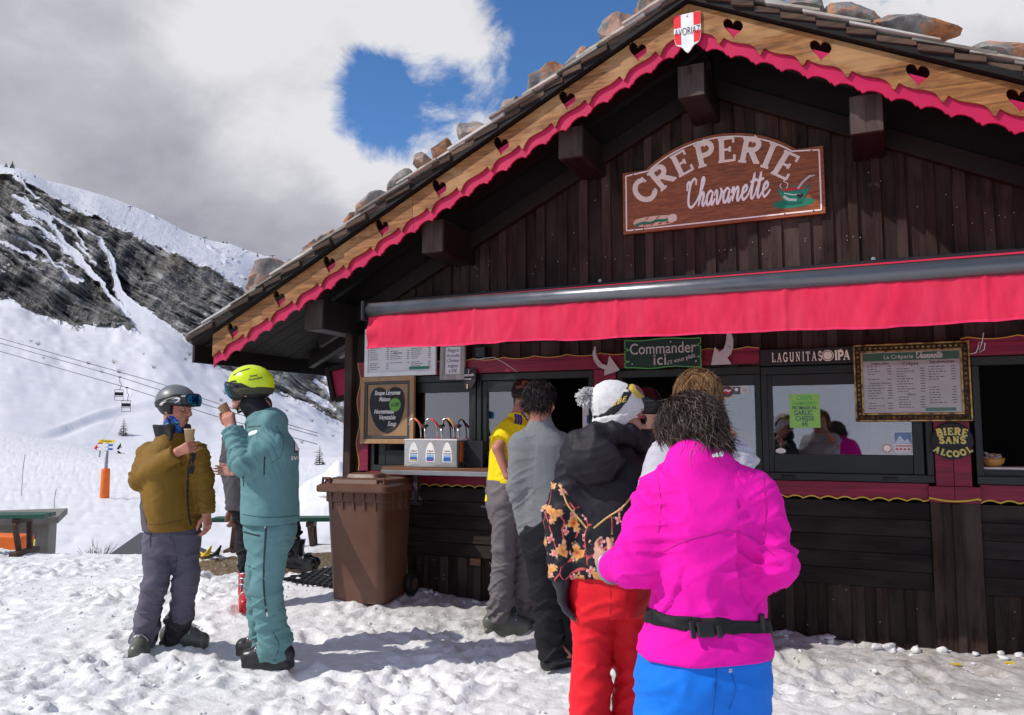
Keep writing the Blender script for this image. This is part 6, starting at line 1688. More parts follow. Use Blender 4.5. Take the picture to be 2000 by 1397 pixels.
# ---- wheelie bin
def binmat():
 t = NT('brown_bin_plastic'); c = t.coords(); n = t.noise(c, 5, 5); f = t.noise(c, 160, 3)
 dust = t.rng(t.noise(c, 2.2, 6, .65), .42, .7, 0, .35)
 col = t.mix(dust, (.125, .054, .031, 1), (.22, .125, .088, 1))
 t.bump(f, .0006); return t.done(col, t.rng(n, .3, .7, .34, .52), 0, .45)
BIN = binmat()
def wheelie_bin():
 p = gp(708, 1152, .10)
 t = thing('wheelie_bin', 'brown plastic wheelie bin with closed lid by the hut corner', 'bin', (-4.115, -.50, .085), .10)
 H = .95
 def ring(w, d, z, yo, r=.06, n=5):
  pts = []
  for cx, cy, a0 in ((w / 2 - r, d / 2 - r, 0), (-w / 2 + r, d / 2 - r, 90), (-w / 2 + r, -d / 2 + r, 180), (w / 2 - r, -d / 2 + r, 270)):
   for k in range(n + 1):
    a = math.radians(a0 + 90 * k / n); pts.append((cx + r * math.cos(a), cy + r * math.sin(a) + yo, z))
  return pts
 def shell(levels, mb):
  rs = [ring(*l) for l in levels]; n = len(rs[0]); vs = sum(rs, [])
  fs = [(i * n + k, i * n + (k + 1) % n, (i + 1) * n + (k + 1) % n, (i + 1) * n + k) for i in range(len(rs) - 1) for k in range(n)]
  fs += [tuple(range(n - 1, -1, -1)), tuple(range((len(rs) - 1) * n, len(rs) * n))]
  return mb.add(vs, fs)
 b = shell([(.50, .50, 0, .0, .07), (.515, .51, .03, .0, .07), (.575, .60, .80, -.02, .07), (.58, .61, .86, -.02, .07), (.60, .64, .87, -.02, .06), (.60, .64, H, -.02, .06)], MB()).build('body', BIN, t, bevel=0)
 for pl in b.data.polygons: pl.use_smooth = True
 b.modifiers.new('edges', 'EDGE_SPLIT').split_angle = math.radians(35)
 shell([(.70, .74, H + .002, -.03, .05), (.715, .755, H + .015, -.03, .05), (.715, .755, H + .055, -.03, .05), (.66, .70, H + .075, -.02, .05)], MB()).build('lid', BIN, t, bevel=0)
 shell([(.64, .66, H + .076, -.01, .05), (.625, .645, H + .110, -.005, .05), (.56, .58, H + .120, .0, .05)], MB()).build('lid_crown', BIN, t)
 shell([(.34, .22, H + .121, -.10, .04), (.32, .20, H + .150, -.095, .05), (.26, .15, H + .160, -.09, .05)], MB()).build('lid_boss', BIN, t)
 for sx in (-1, 1):
  m = MB(); m.tube([(sx * .24, -.34, H + .076), (sx * .24, -.34, H + .118), (sx * .31, -.34, H + .118), (sx * .31, -.34, H + .076)], .014, 6); m.build('lid_handle', BIN, t)
 for x in (-.22, -.11, 0, .11, .22):
  MB().add([(x - .008, -.33, .80), (x + .008, -.33, .80), (x + .008, -.36, H - .002), (x - .008, -.36, H - .002), (x - .008, -.30, .80), (x + .008, -.30, .80), (x + .008, -.30, H - .002), (x - .008, -.30, H - .002)], [(0, 1, 2, 3), (4, 7, 6, 5), (0, 3, 7, 4), (1, 5, 6, 2)]).build('rim_rib', BIN, t)
 for y in (-.15, 0.0, .12): MB().bb(.288, .315, y - .008, y + .008, .78, H - .002).build('rim_rib', BIN, t)
 for sx in (-1, 1):
  m = MB(); m.lathe([(.02, -.03), (.10, -.03), (.115, -.018), (.115, .018), (.10, .03), (.02, .03)], (sx * .30, .26, .10), 20, axis='x'); w = m.build('wheel', RUB, t, True)
  MB().lathe([(.001, -.034), (.055, -.034), (.055, .034), (.001, .034)], (sx * .30, .26, .10), 16, axis='x').build('hub', BIN, w)
 MB().tube([(-.25, .34, H - .02), (-.25, .38, H - .01), (.25, .38, H - .01), (.25, .34, H - .02)], .014, 8).build('handle', BIN, t, True)
wheelie_bin(); bpy.data.objects['wheelie_bin'].scale = (.94, .94, .97)
p = fp(930, 1097, -.02); o = MB().bb(-.05, .05, -.012, .012, -.03, .03).build('wood_offcut', SHELFW, None, bevel=.003); o.location = (p.x, -.030, p.z); tag(o, 'small raw wood block nailed below the lowest siding board', 'wood block')
for px, py in ((1867, 1297), (1972, 1297)):
 p = gp(px, py, .02); o = MB().box((0, 0, 0), (.06, .012, .01), Matrix.Rotation(.3, 3, 'Z')).build('fallen_chip', YEL); o.location = (p.x, p.y, gz(p.x, p.y) + .008); tag(o, 'thin yellow chip fallen on the snow ' + ('by the pillar' if px < 1900 else 'at the right edge'), 'food scrap', 'fallen yellow chips')
# ================================================================== MODELLING OF PEOPLE
def surface_nets(D, lo, h):
 ins = D < 0
 c = np.zeros(tuple(s - 1 for s in D.shape), np.uint8)
 for i in (0, 1):
  for j in (0, 1):
   for k in (0, 1):
    c += ins[i:D.shape[0] - 1 + i, j:D.shape[1] - 1 + j, k:D.shape[2] - 1 + k]
 mixed = (c > 0) & (c < 8)
 I = np.argwhere(mixed)
 if len(I) == 0: return np.zeros((0, 3)), np.zeros((0, 4), int)
 co = [(i, j, k) for i in (0, 1) for j in (0, 1) for k in (0, 1)]
 val = np.stack([D[I[:, 0] + a, I[:, 1] + b, I[:, 2] + d] for a, b, d in co], 1)
 acc = np.zeros((len(I), 3)); cnt = np.zeros(len(I))
 for p in range(8):
  for q in range(p + 1, 8):
   df = [abs(co[p][m] - co[q][m]) for m in range(3)]
   if sum(df) != 1: continue
   a, b = val[:, p], val[:, q]; m = (a < 0) != (b < 0)
   t = np.where(m, a / np.where(m, a - b, 1), 0)[:, None]
   pt = np.array(co[p])[None] * (1 - t) + np.array(co[q])[None] * t
   acc += pt * m[:, None]; cnt += m
 V = (I + acc / cnt[:, None]) * h + np.array(lo)
 idx = np.full(mixed.shape, -1, np.int64); idx[mixed] = np.arange(len(I))
 Q = []
 for ax in range(3):
  sl0 = [slice(None)] * 3; sl1 = [slice(None)] * 3
  sl0[ax] = slice(0, -1); sl1[ax] = slice(1, None)
  a, b = ins[tuple(sl0)], ins[tuple(sl1)]
  E = np.argwhere(a != b)
  o1, o2 = [m for m in range(3) if m != ax]
  E = E[(E[:, o1] > 0) & (E[:, o2] > 0) & (E[:, o1] < D.shape[o1] - 1) & (E[:, o2] < D.shape[o2] - 1)]
  if len(E) == 0: continue
  flip = a[tuple(E.T)]
  def cell(d1, d2):
   e = E.copy(); e[:, o1] += d1; e[:, o2] += d2; return idx[tuple(e.T)]
  q = np.stack([cell(-1, -1), cell(0, -1), cell(0, 0), cell(-1, 0)], 1)
  if ax == 1: flip = ~flip
  q = np.where(flip[:, None], q, q[:, ::-1]); Q.append(q)
 Q = np.concatenate(Q); Q = Q[(Q >= 0).all(1)]
 return V, Q
def v3(p): return np.array(p[:], float)
def rc(a, b, ra, rb, cut0=False, cut1=False, flat=None):
 """tapered limb from a to b; cut ends are flat; flat = (axis, factor) squashes it"""
 a, b = v3(a), v3(b); L = np.linalg.norm(b - a); u = (b - a) / max(L, 1e-6); R = max(ra, rb) * (max(1, flat[1]) if flat else 1)
 def f(X, Y, Z):
  qx, qy, qz = X - a[0], Y - a[1], Z - a[2]
  s = qx * u[0] + qy * u[1] + qz * u[2]; t = np.clip(s / max(L, 1e-6), 0, 1)
  dx, dy, dz = qx - u[0] * t * L, qy - u[1] * t * L, qz - u[2] * t * L
  dd = dx * dx + dy * dy + dz * dz
  if flat is not None:
   w = v3(flat[0]); k = dx * w[0] + dy * w[1] + dz * w[2]; dd = dd + k * k * (1 / flat[1] ** 2 - 1)
  d = np.sqrt(dd) - (ra + (rb - ra) * t)
  if cut0: d = np.maximum(d, -s)
  if cut1: d = np.maximum(d, s - L)
  return d
 return f, np.minimum(a, b) - R, np.maximum(a, b) + R
def ell(c, r, R=(1, 0, 0), F=(0, 1, 0), U=(0, 0, 1)):
 c = v3(c); A = [v3(R), v3(F), v3(U)]; m = max(r)
 def f(X, Y, Z):
  q = [(X - c[0]) * a[0] + (Y - c[1]) * a[1] + (Z - c[2]) * a[2] for a in A]
  k = np.sqrt(sum((p / s) ** 2 for p, s in zip(q, r)))
  k2 = np.sqrt(sum((p / s ** 2) ** 2 for p, s in zip(q, r)))
  return k * (k - 1) / np.maximum(k2, 1e-6)
 return f, c - m, c + m
def rbox(c, hs, R, F, U, r=.01):
 c = v3(c); A = [v3(R), v3(F), v3(U)]; m = np.linalg.norm(hs)
 def f(X, Y, Z):
  q = [np.abs((X - c[0]) * a[0] + (Y - c[1]) * a[1] + (Z - c[2]) * a[2]) - (s - r) for a, s in zip(A, hs)]
  return np.sqrt(sum(np.maximum(p, 0) ** 2 for p in q)) + np.minimum(np.maximum(np.maximum(q[0], q[1]), q[2]), 0) - r
 return f, c - m, c + m
def loft(levels, R, F, e=2.4):
 """levels (centre, half width, half depth) from bottom to top"""
 z = np.array([l[0][2] for l in levels]); cx = np.array([l[0][0] for l in levels]); cy = np.array([l[0][1] for l in levels])
 hw = np.array([l[1] for l in levels]); hd = np.array([l[2] for l in levels]); m = max(hw.max(), hd.max())
 def f(X, Y, Z):
  def ip(a): return np.interp(Z, z, a)
  px, py = X - ip(cx), Y - ip(cy)
  w, d_ = ip(hw), ip(hd)
  u = np.abs(px * R[0] + py * R[1]) / w; v = np.abs(px * F[0] + py * F[1]) / d_
  q = (u ** e + v ** e) ** (1 / e)
  d = (q - 1) * np.minimum(w, d_)
  return np.maximum(np.maximum(d, Z - z[-1]), z[0] - Z)
 return f, np.array([cx.min() - m, cy.min() - m, z[0]]), np.array([cx.max() + m, cy.max() + m, z[-1]])
class Sculpt:
 def __init__(s, h=.008): s.h = h; s.ops = []
 def add(s, p, k=.02): s.ops.append(('+', p, k)); return s
 def sub(s, p, k=.01): s.ops.append(('-', p, k)); return s
 def keep(s, f): s.ops.append(('&', f, 0)); return s
 def run(s):
  bs = [(o[1][1], o[1][2]) for o in s.ops if o[0] == '+']
  s.lo = np.min([b[0] for b in bs], 0) - .03; hi = np.max([b[1] for b in bs], 0) + .03
  n = np.ceil((hi - s.lo) / s.h).astype(int) + 2
  s.ax = [s.lo[i] + np.arange(n[i]) * s.h for i in range(3)]
  D = np.full(tuple(n), .12, np.float32)
  for op, p, k in s.ops:
   if op == '&':
    D = np.maximum(D, p(s.ax[0][:, None, None], s.ax[1][None, :, None], s.ax[2][None, None, :])).astype(np.float32); continue
   f, lo, hi_ = p; m = max(.03, k * 1.2)
   i0 = np.maximum(((lo - m - s.lo) / s.h).astype(int), 0); i1 = np.minimum(((hi_ + m - s.lo) / s.h).astype(int) + 2, n)
   if (i1 <= i0).any(): continue
   S = tuple(slice(a, b) for a, b in zip(i0, i1))
   d = f(s.ax[0][S[0]][:, None, None], s.ax[1][S[1]][None, :, None], s.ax[2][S[2]][None, None, :]).astype(np.float32)
   a = D[S]
   if op == '+':
    hh = np.maximum(k - np.abs(a - d), 0) / k if k > 0 else 0
    D[S] = np.minimum(a, d) - hh * hh * k / 4
   else:
    d = -d; hh = np.maximum(k - np.abs(a - d), 0) / k
    D[S] = np.maximum(a, d) + hh * hh * k / 4
  s.D = D; return s
 def coords(s): return s.ax[0][:, None, None], s.ax[1][None, :, None], s.ax[2][None, None, :]
 def shell(s, region, off=.002):
  """a layer lying on the surface where region(X, Y, Z) < 0"""
  r = region(*s.coords()); D2 = np.maximum(s.D - off, r).astype(np.float32)
  return surface_nets(D2, s.lo, s.h)
 def mesh(s): return surface_nets(s.D, s.lo, s.h)
def vnormals(V, Q):
 n = np.cross(V[Q[:, 2]] - V[Q[:, 0]], V[Q[:, 3]] - V[Q[:, 1]]); N = np.zeros_like(V)
 for k in range(4): np.add.at(N, Q[:, k], n)
 return N / np.maximum(np.linalg.norm(N, axis=1, keepdims=True), 1e-9)
def relax(V, Q, it=2, lam=.5):
 for _ in range(it):
  S = np.zeros_like(V); C = np.zeros(len(V))
  for a, b in ((0, 1), (1, 2), (2, 3), (3, 0)):
   np.add.at(S, Q[:, a], V[Q[:, b]]); np.add.at(S, Q[:, b], V[Q[:, a]]); np.add.at(C, Q[:, a], 1); np.add.at(C, Q[:, b], 1)
  V = V + lam * (S / np.maximum(C, 1)[:, None] - V)
 return V
def creases(V, N, segs, joints, seed=0.0, base=.0025):
 """cloth folds: rings along each limb, deeper round the joints"""
 best = np.full(len(V), 1e9); al = np.zeros(len(V)); side = np.zeros(len(V)); fr = np.ones(len(V)); am = np.ones(len(V))
 for i, (a, b, amp, fq) in enumerate(segs):
  a, b = v3(a), v3(b); L = np.linalg.norm(b - a); u = (b - a) / L
  p = np.array([u[1], -u[0], 0]) if abs(u[2]) < .95 else np.array([1, 0, 0]); p = p / np.linalg.norm(p)
  q = V - a; s_ = q @ u; t = np.clip(s_ / L, 0, 1); d = np.linalg.norm(q - np.outer(t * L, u), axis=1)
  m = d < best; best = np.where(m, d, best); al = np.where(m, s_ + i * 3.1, al); side = np.where(m, q @ p, side); fr = np.where(m, fq, fr); am = np.where(m, amp, am)
 w = vnoise(V[:, 0] * 5 + seed, V[:, 1] * 5, V[:, 2] * 5)
 n1 = vnoise(al * fr + w * 1.1 + side * fr * .6, side * 5 + seed, w * .7 + seed)
 n2 = vnoise(al * fr * 2.1 + w * 1.6 - side * fr * .8, side * 9 - seed, w + 3)
 base = base * 1.6; joints = [(p, r * 1.1, a * 1.7) for p, r, a in joints]
 r = (1 - np.minimum(1, np.abs(n1) * 2.4)) * .7 + (1 - np.minimum(1, np.abs(n2) * 2.4)) * .35 - .45
 A = np.full(len(V), base)
 for p, rad, amp in joints:
  A += amp * np.exp(-((np.linalg.norm(V - v3(p), axis=1)) / rad) ** 2)
 big = vnoise(V[:, 0] * 9 + 3 + seed, V[:, 1] * 9, V[:, 2] * 6) * .5
 return V + N * ((A * am) * (r + .6 * big))[:, None]
def cloth(name, VQ, mats, parent, segs=(), joints=(), seed=0.0, base=.0025, smooth_it=2):
 V, Q = VQ
 V = relax(V, Q, smooth_it)
 if len(segs): V = creases(V, vnormals(V, Q), segs, joints, seed, base)
 me = np_mesh(name, V - np.array(parent.location[:]), Q)
 return link(name, me, mats, parent, True)
def skin_mat(name, col, red=.5):
 t = NT(name); c = t.coords(); n = t.noise(c, 18, 5)
 a = t.mix(t.rng(n, .3, .7), col, (col[0] * 1.05, col[1] * (1 - .25 * red), col[2] * (1 - .3 * red)))
 t.bump(t.noise(c, 300, 3), .0006)
 m = t.done(a, .48, 0, .35)
 t.bsdf.inputs['Subsurface Weight'].default_value = .12; t.bsdf.inputs['Subsurface Radius'].default_value = (.02, .008, .004); t.bsdf.inputs['Subsurface Scale'].default_value = .4
 return m
SKIN = skin_mat('skin_fair', (.54, .30, .22)); SKINR = skin_mat('skin_ruddy', (.50, .235, .165), .8)
UP = Vector((0, 0, 1))
def head_frame(a, pitch=0.0, roll=0.0):
 F = away(a); R = away(a + 90)
 F = (F * math.cos(math.radians(pitch)) - UP * math.sin(math.radians(pitch))); U = R.cross(F)
 if roll: q = Matrix.Rotation(math.radians(roll), 3, F); R = q @ R; U = q @ U
 return R.normalized(), F.normalized(), U.normalized()
def head_prims(S, hc, fr, s=1.0):
 R, F, U = fr
 P = lambda r, f, u: hc + R * (r * s) + F * (f * s) + U * (u * s)
 S.add(ell(P(0, -.012, .028), (.076 * s, .096 * s, .088 * s), R, F, U), .03)
 S.add(ell(P(0, .020, -.045), (.058 * s, .070 * s, .072 * s), R, F, U), .04)
 S.add(rc(P(-.012, .070, -.098), P(.012, .070, -.098), .021 * s, .021 * s), .03)
 S.add(rc(P(-.030, .078, .024), P(.030, .078, .024), .014 * s, .014 * s), .02)
 S.add(rc(P(0, .092, .016), P(0, .112, -.024), .008 * s, .0145 * s), .014)
 S.add(ell(P(-.013, .100, -.028), (.010 * s, .010 * s, .009 * s), R, F, U), .008); S.add(ell(P(.013, .100, -.028), (.010 * s, .010 * s, .009 * s), R, F, U), .008)
 for sx in (-1, 1):
  S.add(ell(P(sx * .040, .066, -.026), (.022 * s, .018 * s, .020 * s), R, F, U), .025)
  S.sub(ell(P(sx * .032, .092, .004), (.017 * s, .012 * s, .010 * s), R, F, U), .012)
  S.add(ell(P(sx * .077, -.008, -.010), (.010 * s, .019 * s, .033 * s), R, F, U), .010)
 S.add(rc(P(-.017, .087, -.056), P(.017, .087, -.056), .0075 * s, .0075 * s), .008); S.add(rc(P(-.014, .086, -.070), P(.014, .086, -.070), .0085 * s, .0085 * s), .008)
def hand_prims(S, W, d, n, thumb, curl=.5, s=1.0, fat=1.0, spread=.1, thumb_close=.4):
 """d: wrist to knuckles, n: the way the palm looks, thumb: towards the thumb side"""
 d, n, t = Vector(d).normalized(), Vector(n).normalized(), Vector(thumb).normalized()
 n = (n - d * n.dot(d)).normalized(); t = (t - d * t.dot(d) - n * t.dot(n)).normalized()
 ends = []
 for i, (off, L) in enumerate(((.029, .94), (.010, 1.05), (-.010, .98), (-.028, .76))):
  K = W + d * (.082 * s * (1 if i < 3 else .94)) + t * off * s
  S.add(rc(W + t * off * .55 * s, K, .0135 * s * fat, .0118 * s * fat), .014)
  p = K; ang = 0
  for j, (sl_, bend) in enumerate(((.044, 42), (.027, 52), (.021, 34))):
   ang += math.radians(bend * curl); dd = d * math.cos(ang) + n * math.sin(ang) + t * (spread * (1.5 - i) * .35)
   q = p + dd.normalized() * sl_ * L * s
   S.add(rc(p, q, (.0096, .0088, .0080)[j] * s * fat, (.0088, .0080, .0068)[j] * s * fat), .004); p = q
  ends.append(p)
 p = W + d * .022 * s + t * .020 * s + n * .006 * s; c = thumb_close
 for (dv, L, r0, r1) in ((d * .62 + t * (.75 - .5 * c) + n * (.2 + .5 * c), .046, .0135, .0118), (d * .85 + t * (.35 - .5 * c) + n * (.2 + .5 * c), .033, .0115, .0100), (d * .9 + t * (.15 - .5 * c) + n * (.15 + .5 * c), .025, .0098, .0076)):
  q = p + dv.normalized() * L * s; S.add(rc(p, q, r0 * s * fat, r1 * s * fat), .008); p = q
 return ends
class Person:
 def __init__(s, label, d, spec, skin=SKIN, group=None, h=.0075):
  """spec: joints as (photo column, photo row, extra distance)"""
  s.d = d; s.J = {k: at(v[0], v[1], d + (v[2] if len(v) > 2 else 0)) for k, v in spec['joints'].items()}
  s.spec = spec; s.skin = skin; s.h = h; s.label = label; s.group = group
  s.FA = spec['face']; s.R, s.F = away(s.FA + 90), away(s.FA)
  s.hf = head_frame(*spec.get('head', (s.FA, 0, 0)))
  for f in ('L', 'R'):
   if 'an' + f in s.J:
    a = s.J['an' + f]; a.z = gzb(a.x, a.y) + .175
  c = s.J['pel']; s.base = Vector((c.x, c.y, 0))
 def body(s, hands, arms_bare=False, extra=None, bulk=1.0):
  J = s.J; S = Sculpt(s.h); b = bulk
  head_prims(S, J['head'], s.hf, s.spec.get('hs', 1.0))
  R, F, U = s.hf
  S.add(rc(J['head'] - U * .075 - F * .020, J['neck'], .054, .064), .03)
  tz = lambda t: J['pel'].lerp(J['neck'], t)
  S.add(loft([(tz(-.22), .130 * b, .095 * b), (tz(.05), .155 * b, .110 * b), (tz(.35), .135 * b, .100 * b), (tz(.66), .140 * b, .095 * b), (tz(.82), .110 * b, .070 * b), (tz(1.0), .055, .055)], s.R, s.F), .04)
  for f in ('L', 'R'):
   S.add(rc(J['sh' + f] - UP * .01, J['el' + f], .042 * b, .038 * b), .03); S.add(rc(J['el' + f], J['wr' + f], .041 * b, .027), .02)
   if f in hands:
    hd = hands[f]; hand_prims(S, J['wr' + f], *hd[:3], **(hd[3] if len(hd) > 3 else {}))
   S.add(rc(J['hip' + f], J['kn' + f], .078 * b, .055 * b), .04); S.add(rc(J['kn' + f], J['an' + f], .055 * b, .040), .02)
   S.add(rc(J['an' + f], J['an' + f] + s.toe(f) * .13 - UP * .11, .042, .034), .02)
  if extra: extra(S)
  S.run(); V, Q = S.mesh(); V = relax(V, Q, 1, .4)
  me = np_mesh('person', V - np.array(s.base[:]), Q)
  o = link('person', me, s.skin, None, True, s.base)
  tag(o, s.label, 'person', s.group); s.o = o
  return o
 def toe(s, f):
  a = s.spec.get('toe' + f, s.FA); return away(a)
 def bits(s, name, mb, mats, smooth=True, parent=None, **k):
  o = mb.build(name, mats, None, smooth, **k); o.data.transform(T(*(-s.base))); o.parent = parent or s.o
  return o
 def sculpted(s, name, S, mats, parent=None, it=1):
  S.run(); V, Q = S.mesh(); V = relax(V, Q, it)
  o = link(name, np_mesh(name, V - np.array(s.base[:]), Q), mats, parent or s.o, True); return o
 def limb_segs(s, amp=1.0):
  J = s.J
  return [(J['sh' + f], J['el' + f], amp, 20) for f in 'LR'] + [(J['el' + f], J['wr' + f], amp, 22) for f in 'LR'] + [(J['pel'], J['neck'], amp * .8, 9)]
 def limb_joints(s, k=1.0):
  J = s.J
  return [(J['el' + f], .11, .010 * k) for f in 'LR'] + [(J['wr' + f], .10, .007 * k) for f in 'LR'] + [(J['sh' + f], .10, .006 * k) for f in 'LR']
 def leg_segs(s, amp=1.0):
  J = s.J
  return [(J['hip' + f], J['kn' + f], amp, 13) for f in 'LR'] + [(J['kn' + f], J['an' + f], amp, 17) for f in 'LR']
 def leg_joints(s, k=1.0):
  J = s.J
  return [(J['kn' + f], .13, .008 * k) for f in 'LR'] + [(J['an' + f], .16, .013 * k) for f in 'LR'] + [(J['hip' + f], .14, .006 * k) for f in 'LR']
 def jacket(s, mats, prof, sleeve=(.078, .066, .052), hem=None, extra=None, name='jacket', seed=0.0, base=.003, k=1.0, h=.008, short=None, more=()):
  """prof: (t, half width, half depth) along pelvis..neck; t < 0 hangs below the pelvis centre"""
  J = s.J; S = Sculpt(h)
  ax = [(J['pel'].lerp(J['neck'], t), w, dp) for t, w, dp in prof]
  if 'chest' in J:
   ax = []
   for t, w, dp in prof:
    if t < .6: c = J['pel'].lerp(J['chest'], t / .6)
    else: c = J['chest'].lerp(J['neck'], (t - .6) / .4)
    ax.append((c, w, dp))
  ax = [(c, w * (.88 if .75 < t < .97 else 1), dp) for (c, w, dp), (t, _, _) in zip(ax, prof)]
  S.add(loft(ax, s.R, s.F), .03)
  if hem: S.keep(hem)
  for f in ('L', 'R'):
   a, b, c = J['sh' + f], J['el' + f], J['wr' + f]
   if short: b2 = a.lerp(b, short); S.add(rc(a, b2, sleeve[0], sleeve[1], cut1=True), .05)
   else:
    S.add(rc(a, b, sleeve[0], sleeve[1]), .05); S.add(rc(b, c, sleeve[1], sleeve[2], cut1=True), .03)
  if extra: extra(S)
  S.run(); s.jS = S
  s.jargs = dict(segs=s.limb_segs(), joints=s.limb_joints(k) + list(more), seed=seed, base=base)
  o = cloth(name, S.mesh(), mats, s.o, **s.jargs); s.jk = o
  s.jb = s.bvh(o); return o
 def patch(s, name, region, mats, off=.002, parent=None):
  return cloth(name, s.jS.shell(region, off), mats, parent or s.jk if False else s.jk, **s.jargs) if False else s._patch(name, s.jS, region, mats, off, s.jk, s.jargs)
 def _patch(s, name, S, region, mats, off, parent, args):
  V, Q = S.shell(region, off)
  if len(Q) == 0: return None
  V = relax(V, Q, 2)
  V = creases(V, vnormals(V, Q), args['segs'], args['joints'], args['seed'], args['base'])
  return link(name, np_mesh(name, V - np.array(s.base[:]), Q), mats, parent, True)
 def tpatch(s, name, region, mats, off=.002): return s._patch(name, s.tS, region, mats, off, s.tr, s.targs)
 def trousers(s, mats, hips=(.175, .135), leg=(.100, .082, .085), top=.10, name='trousers', seed=5.0, base=.003, k=1.0, h=.008, drop=.06):
  J = s.J; S = Sculpt(h)
  c = J['pel']
  S.add(loft([(c - UP * .20, hips[0] * .86, hips[1] * .86), (c - UP * .08, hips[0], hips[1]), (c + UP * top, hips[0] * .93, hips[1] * .95)], s.R, s.F), .03)
  for f in ('L', 'R'):
   a = J['an' + f] - UP * drop
   S.add(rc(J['hip' + f] - UP * .02, J['kn' + f], leg[0], leg[1]), .045); S.add(rc(J['kn' + f], a, leg[1], leg[2], cut1=True), .025)
  S.run(); s.tS = S; s.targs = dict(segs=s.leg_segs(), joints=s.leg_joints(k), seed=seed, base=base)
  o = cloth(name, S.mesh(), mats, s.o, **s.targs); s.tr = o; s.tb = s.bvh(o); return o
 def bvh(s, o):
  me = o.data; V = [tuple(v.co + s.base) for v in me.vertices]; return BVHTree.FromPolygons(V, [tuple(p.vertices) for p in me.polygons])
 def boots(s, mats, buckle, which='LR', ski=True, rows=(2, 3)):
  for f in which:
   A = s.J['an' + f]; d = s.toe(f); r = d.cross(UP); g = gzb(A.x, A.y) - .012
   S = Sculpt(.0065)
   if ski:
    S.add(rc(A + UP * .12 + d * .025, A - UP * .04, .072 if 0 in rows else .060, .074 if 0 in rows else .066, cut0=True), .02)
    S.add(rc(A - UP * .085 - d * .055, A - UP * .085 + d * .10, .070, .064, flat=(r, .85)), .03)
    S.add(rc(A - UP * .10 + d * .08, A - UP * .112 + d * .19, .058, .052, flat=(r, 1.05)), .03)
    zc = A.z - .175 + .026
    S.add(rbox(Vector((A.x, A.y, zc)) + d * .055, (.050, .165, .028), r, d, UP, .012), .006)
   else:
    S.add(rc(A + UP * .02, A - UP * .06, .052, .050, cut0=True), .02); S.add(rc(A - UP * .12 - d * .04, A - UP * .125 + d * .15, .045, .040), .03)
   S.keep(lambda X, Y, Z, g=A.z - .185: g - Z + 0 * X + 0 * Y)
   b = s.sculpted('boot', S, mats)
   if ski:
    bb = s.bvh(b); inner = -r if f == 'L' else r
    for (h0, f0, w) in [((.075, .0, .052), (.025, .03, .050), (-.055, .085, .046), (-.085, .14, .042))[q] for q in rows]:
     pts = []
     for q in np.linspace(-1.25, 1.25, 9):
      o_ = A + UP * h0 + d * (f0 - .02); dv = (d * math.cos(q) + r * math.sin(q)) * .2 if h0 > 0 else (UP * math.cos(q) + r * math.sin(q)) * .2
      p, n, _, _ = bb.ray_cast(o_ + dv, -dv.normalized())
      if p is not None: pts.append(p + n * .002)
     if len(pts) > 3:
      m = MB(); m.tube(pts, .0055, 5); c = pts[len(pts) // 2 + 1]; n_ = (c - A); n_.z *= .3
      s.bits('buckle', m, buckle, parent=b)
      m = MB(); c2 = pts[len(pts) // 2]; m.box(c2, (.030, .030, .012)); s.bits('buckle_lever', m, buckle, False, parent=b)
 # ---- drawing on a surface as seen from a point of the photograph
 def cast(s, px, py, bvh):
  r = Vector(ray(px, py)).normalized(); return bvh.ray_cast(Vector(_cam), r)[:2]
 def line(s, name, pts, w, mats, bvh, parent, lift=.003, smooth=True):
  q = catmull(pts, 6) if len(pts) > 2 else [tuple(np.array(pts[0]) * (1 - t) + np.array(pts[1]) * t) for t in np.linspace(0, 1, 9)]
  P = []
  for a in q:
   p, n = s.cast(a[0], a[1], bvh)
   if p is not None: P.append((p, n))
  if len(P) < 2: return
  m = MB(); vs = []
  for i, (p, n) in enumerate(P):
   t = P[min(i + 1, len(P) - 1)][0] - P[max(i - 1, 0)][0]
   sd = t.cross(n); sd = sd.normalized() * w / 2 if sd.length > 1e-6 else Vector((0, 0, w / 2))
   vs += [p + n * .0005 + sd, p + n * lift, p + n * .0005 - sd]
  fs = []
  for i in range(len(P) - 1):
   fs += [(i * 3, i * 3 + 1, i * 3 + 4, i * 3 + 3), (i * 3 + 1, i * 3 + 2, i * 3 + 5, i * 3 + 4)]
  m.add(vs, fs); return s.bits(name, m, mats, smooth, parent, fix=False)
 def decal(s, name, me, o, ex, ey, mats, bvh, parent, lift=.0022):
  """me drawn in (x, z), one unit of x = ex photo pixels; laid on the surface"""
  bm = bmesh.new(); bm.from_mesh(me); bpy.data.meshes.remove(me)
  bmesh.ops.delete(bm, geom=[f for f in bm.faces if f.normal.y > -.5], context='FACES_ONLY')
  bmesh.ops.delete(bm, geom=[v for v in bm.verts if not v.link_faces], context='VERTS')
  bad = []
  for v in bm.verts:
   px = o[0] + v.co.x * ex[0] + v.co.z * ey[0]; py = o[1] + v.co.x * ex[1] + v.co.z * ey[1]
   p, n = s.cast(px, py, bvh)
   if p is None: bad.append(v)
   else: v.co = p + n * lift - s.base
  bmesh.ops.delete(bm, geom=bad, context='VERTS')
  out = bpy.data.meshes.new(name); bm.to_mesh(out); bm.free()
  return link(name, out, mats, parent)
def quad_sheet(w, h, n=8):
 m = MB(); xs = np.linspace(-w / 2, w / 2, n + 1); zs = np.linspace(-h / 2, h / 2, n + 1)
 vs = [(x, 0, z) for x in xs for z in zs]; k = n + 1
 fs = [(i * k + j, (i + 1) * k + j, (i + 1) * k + j + 1, i * k + j + 1) for i in range(n) for j in range(n)]
 return m.add(vs, fs).mesh('sheet')
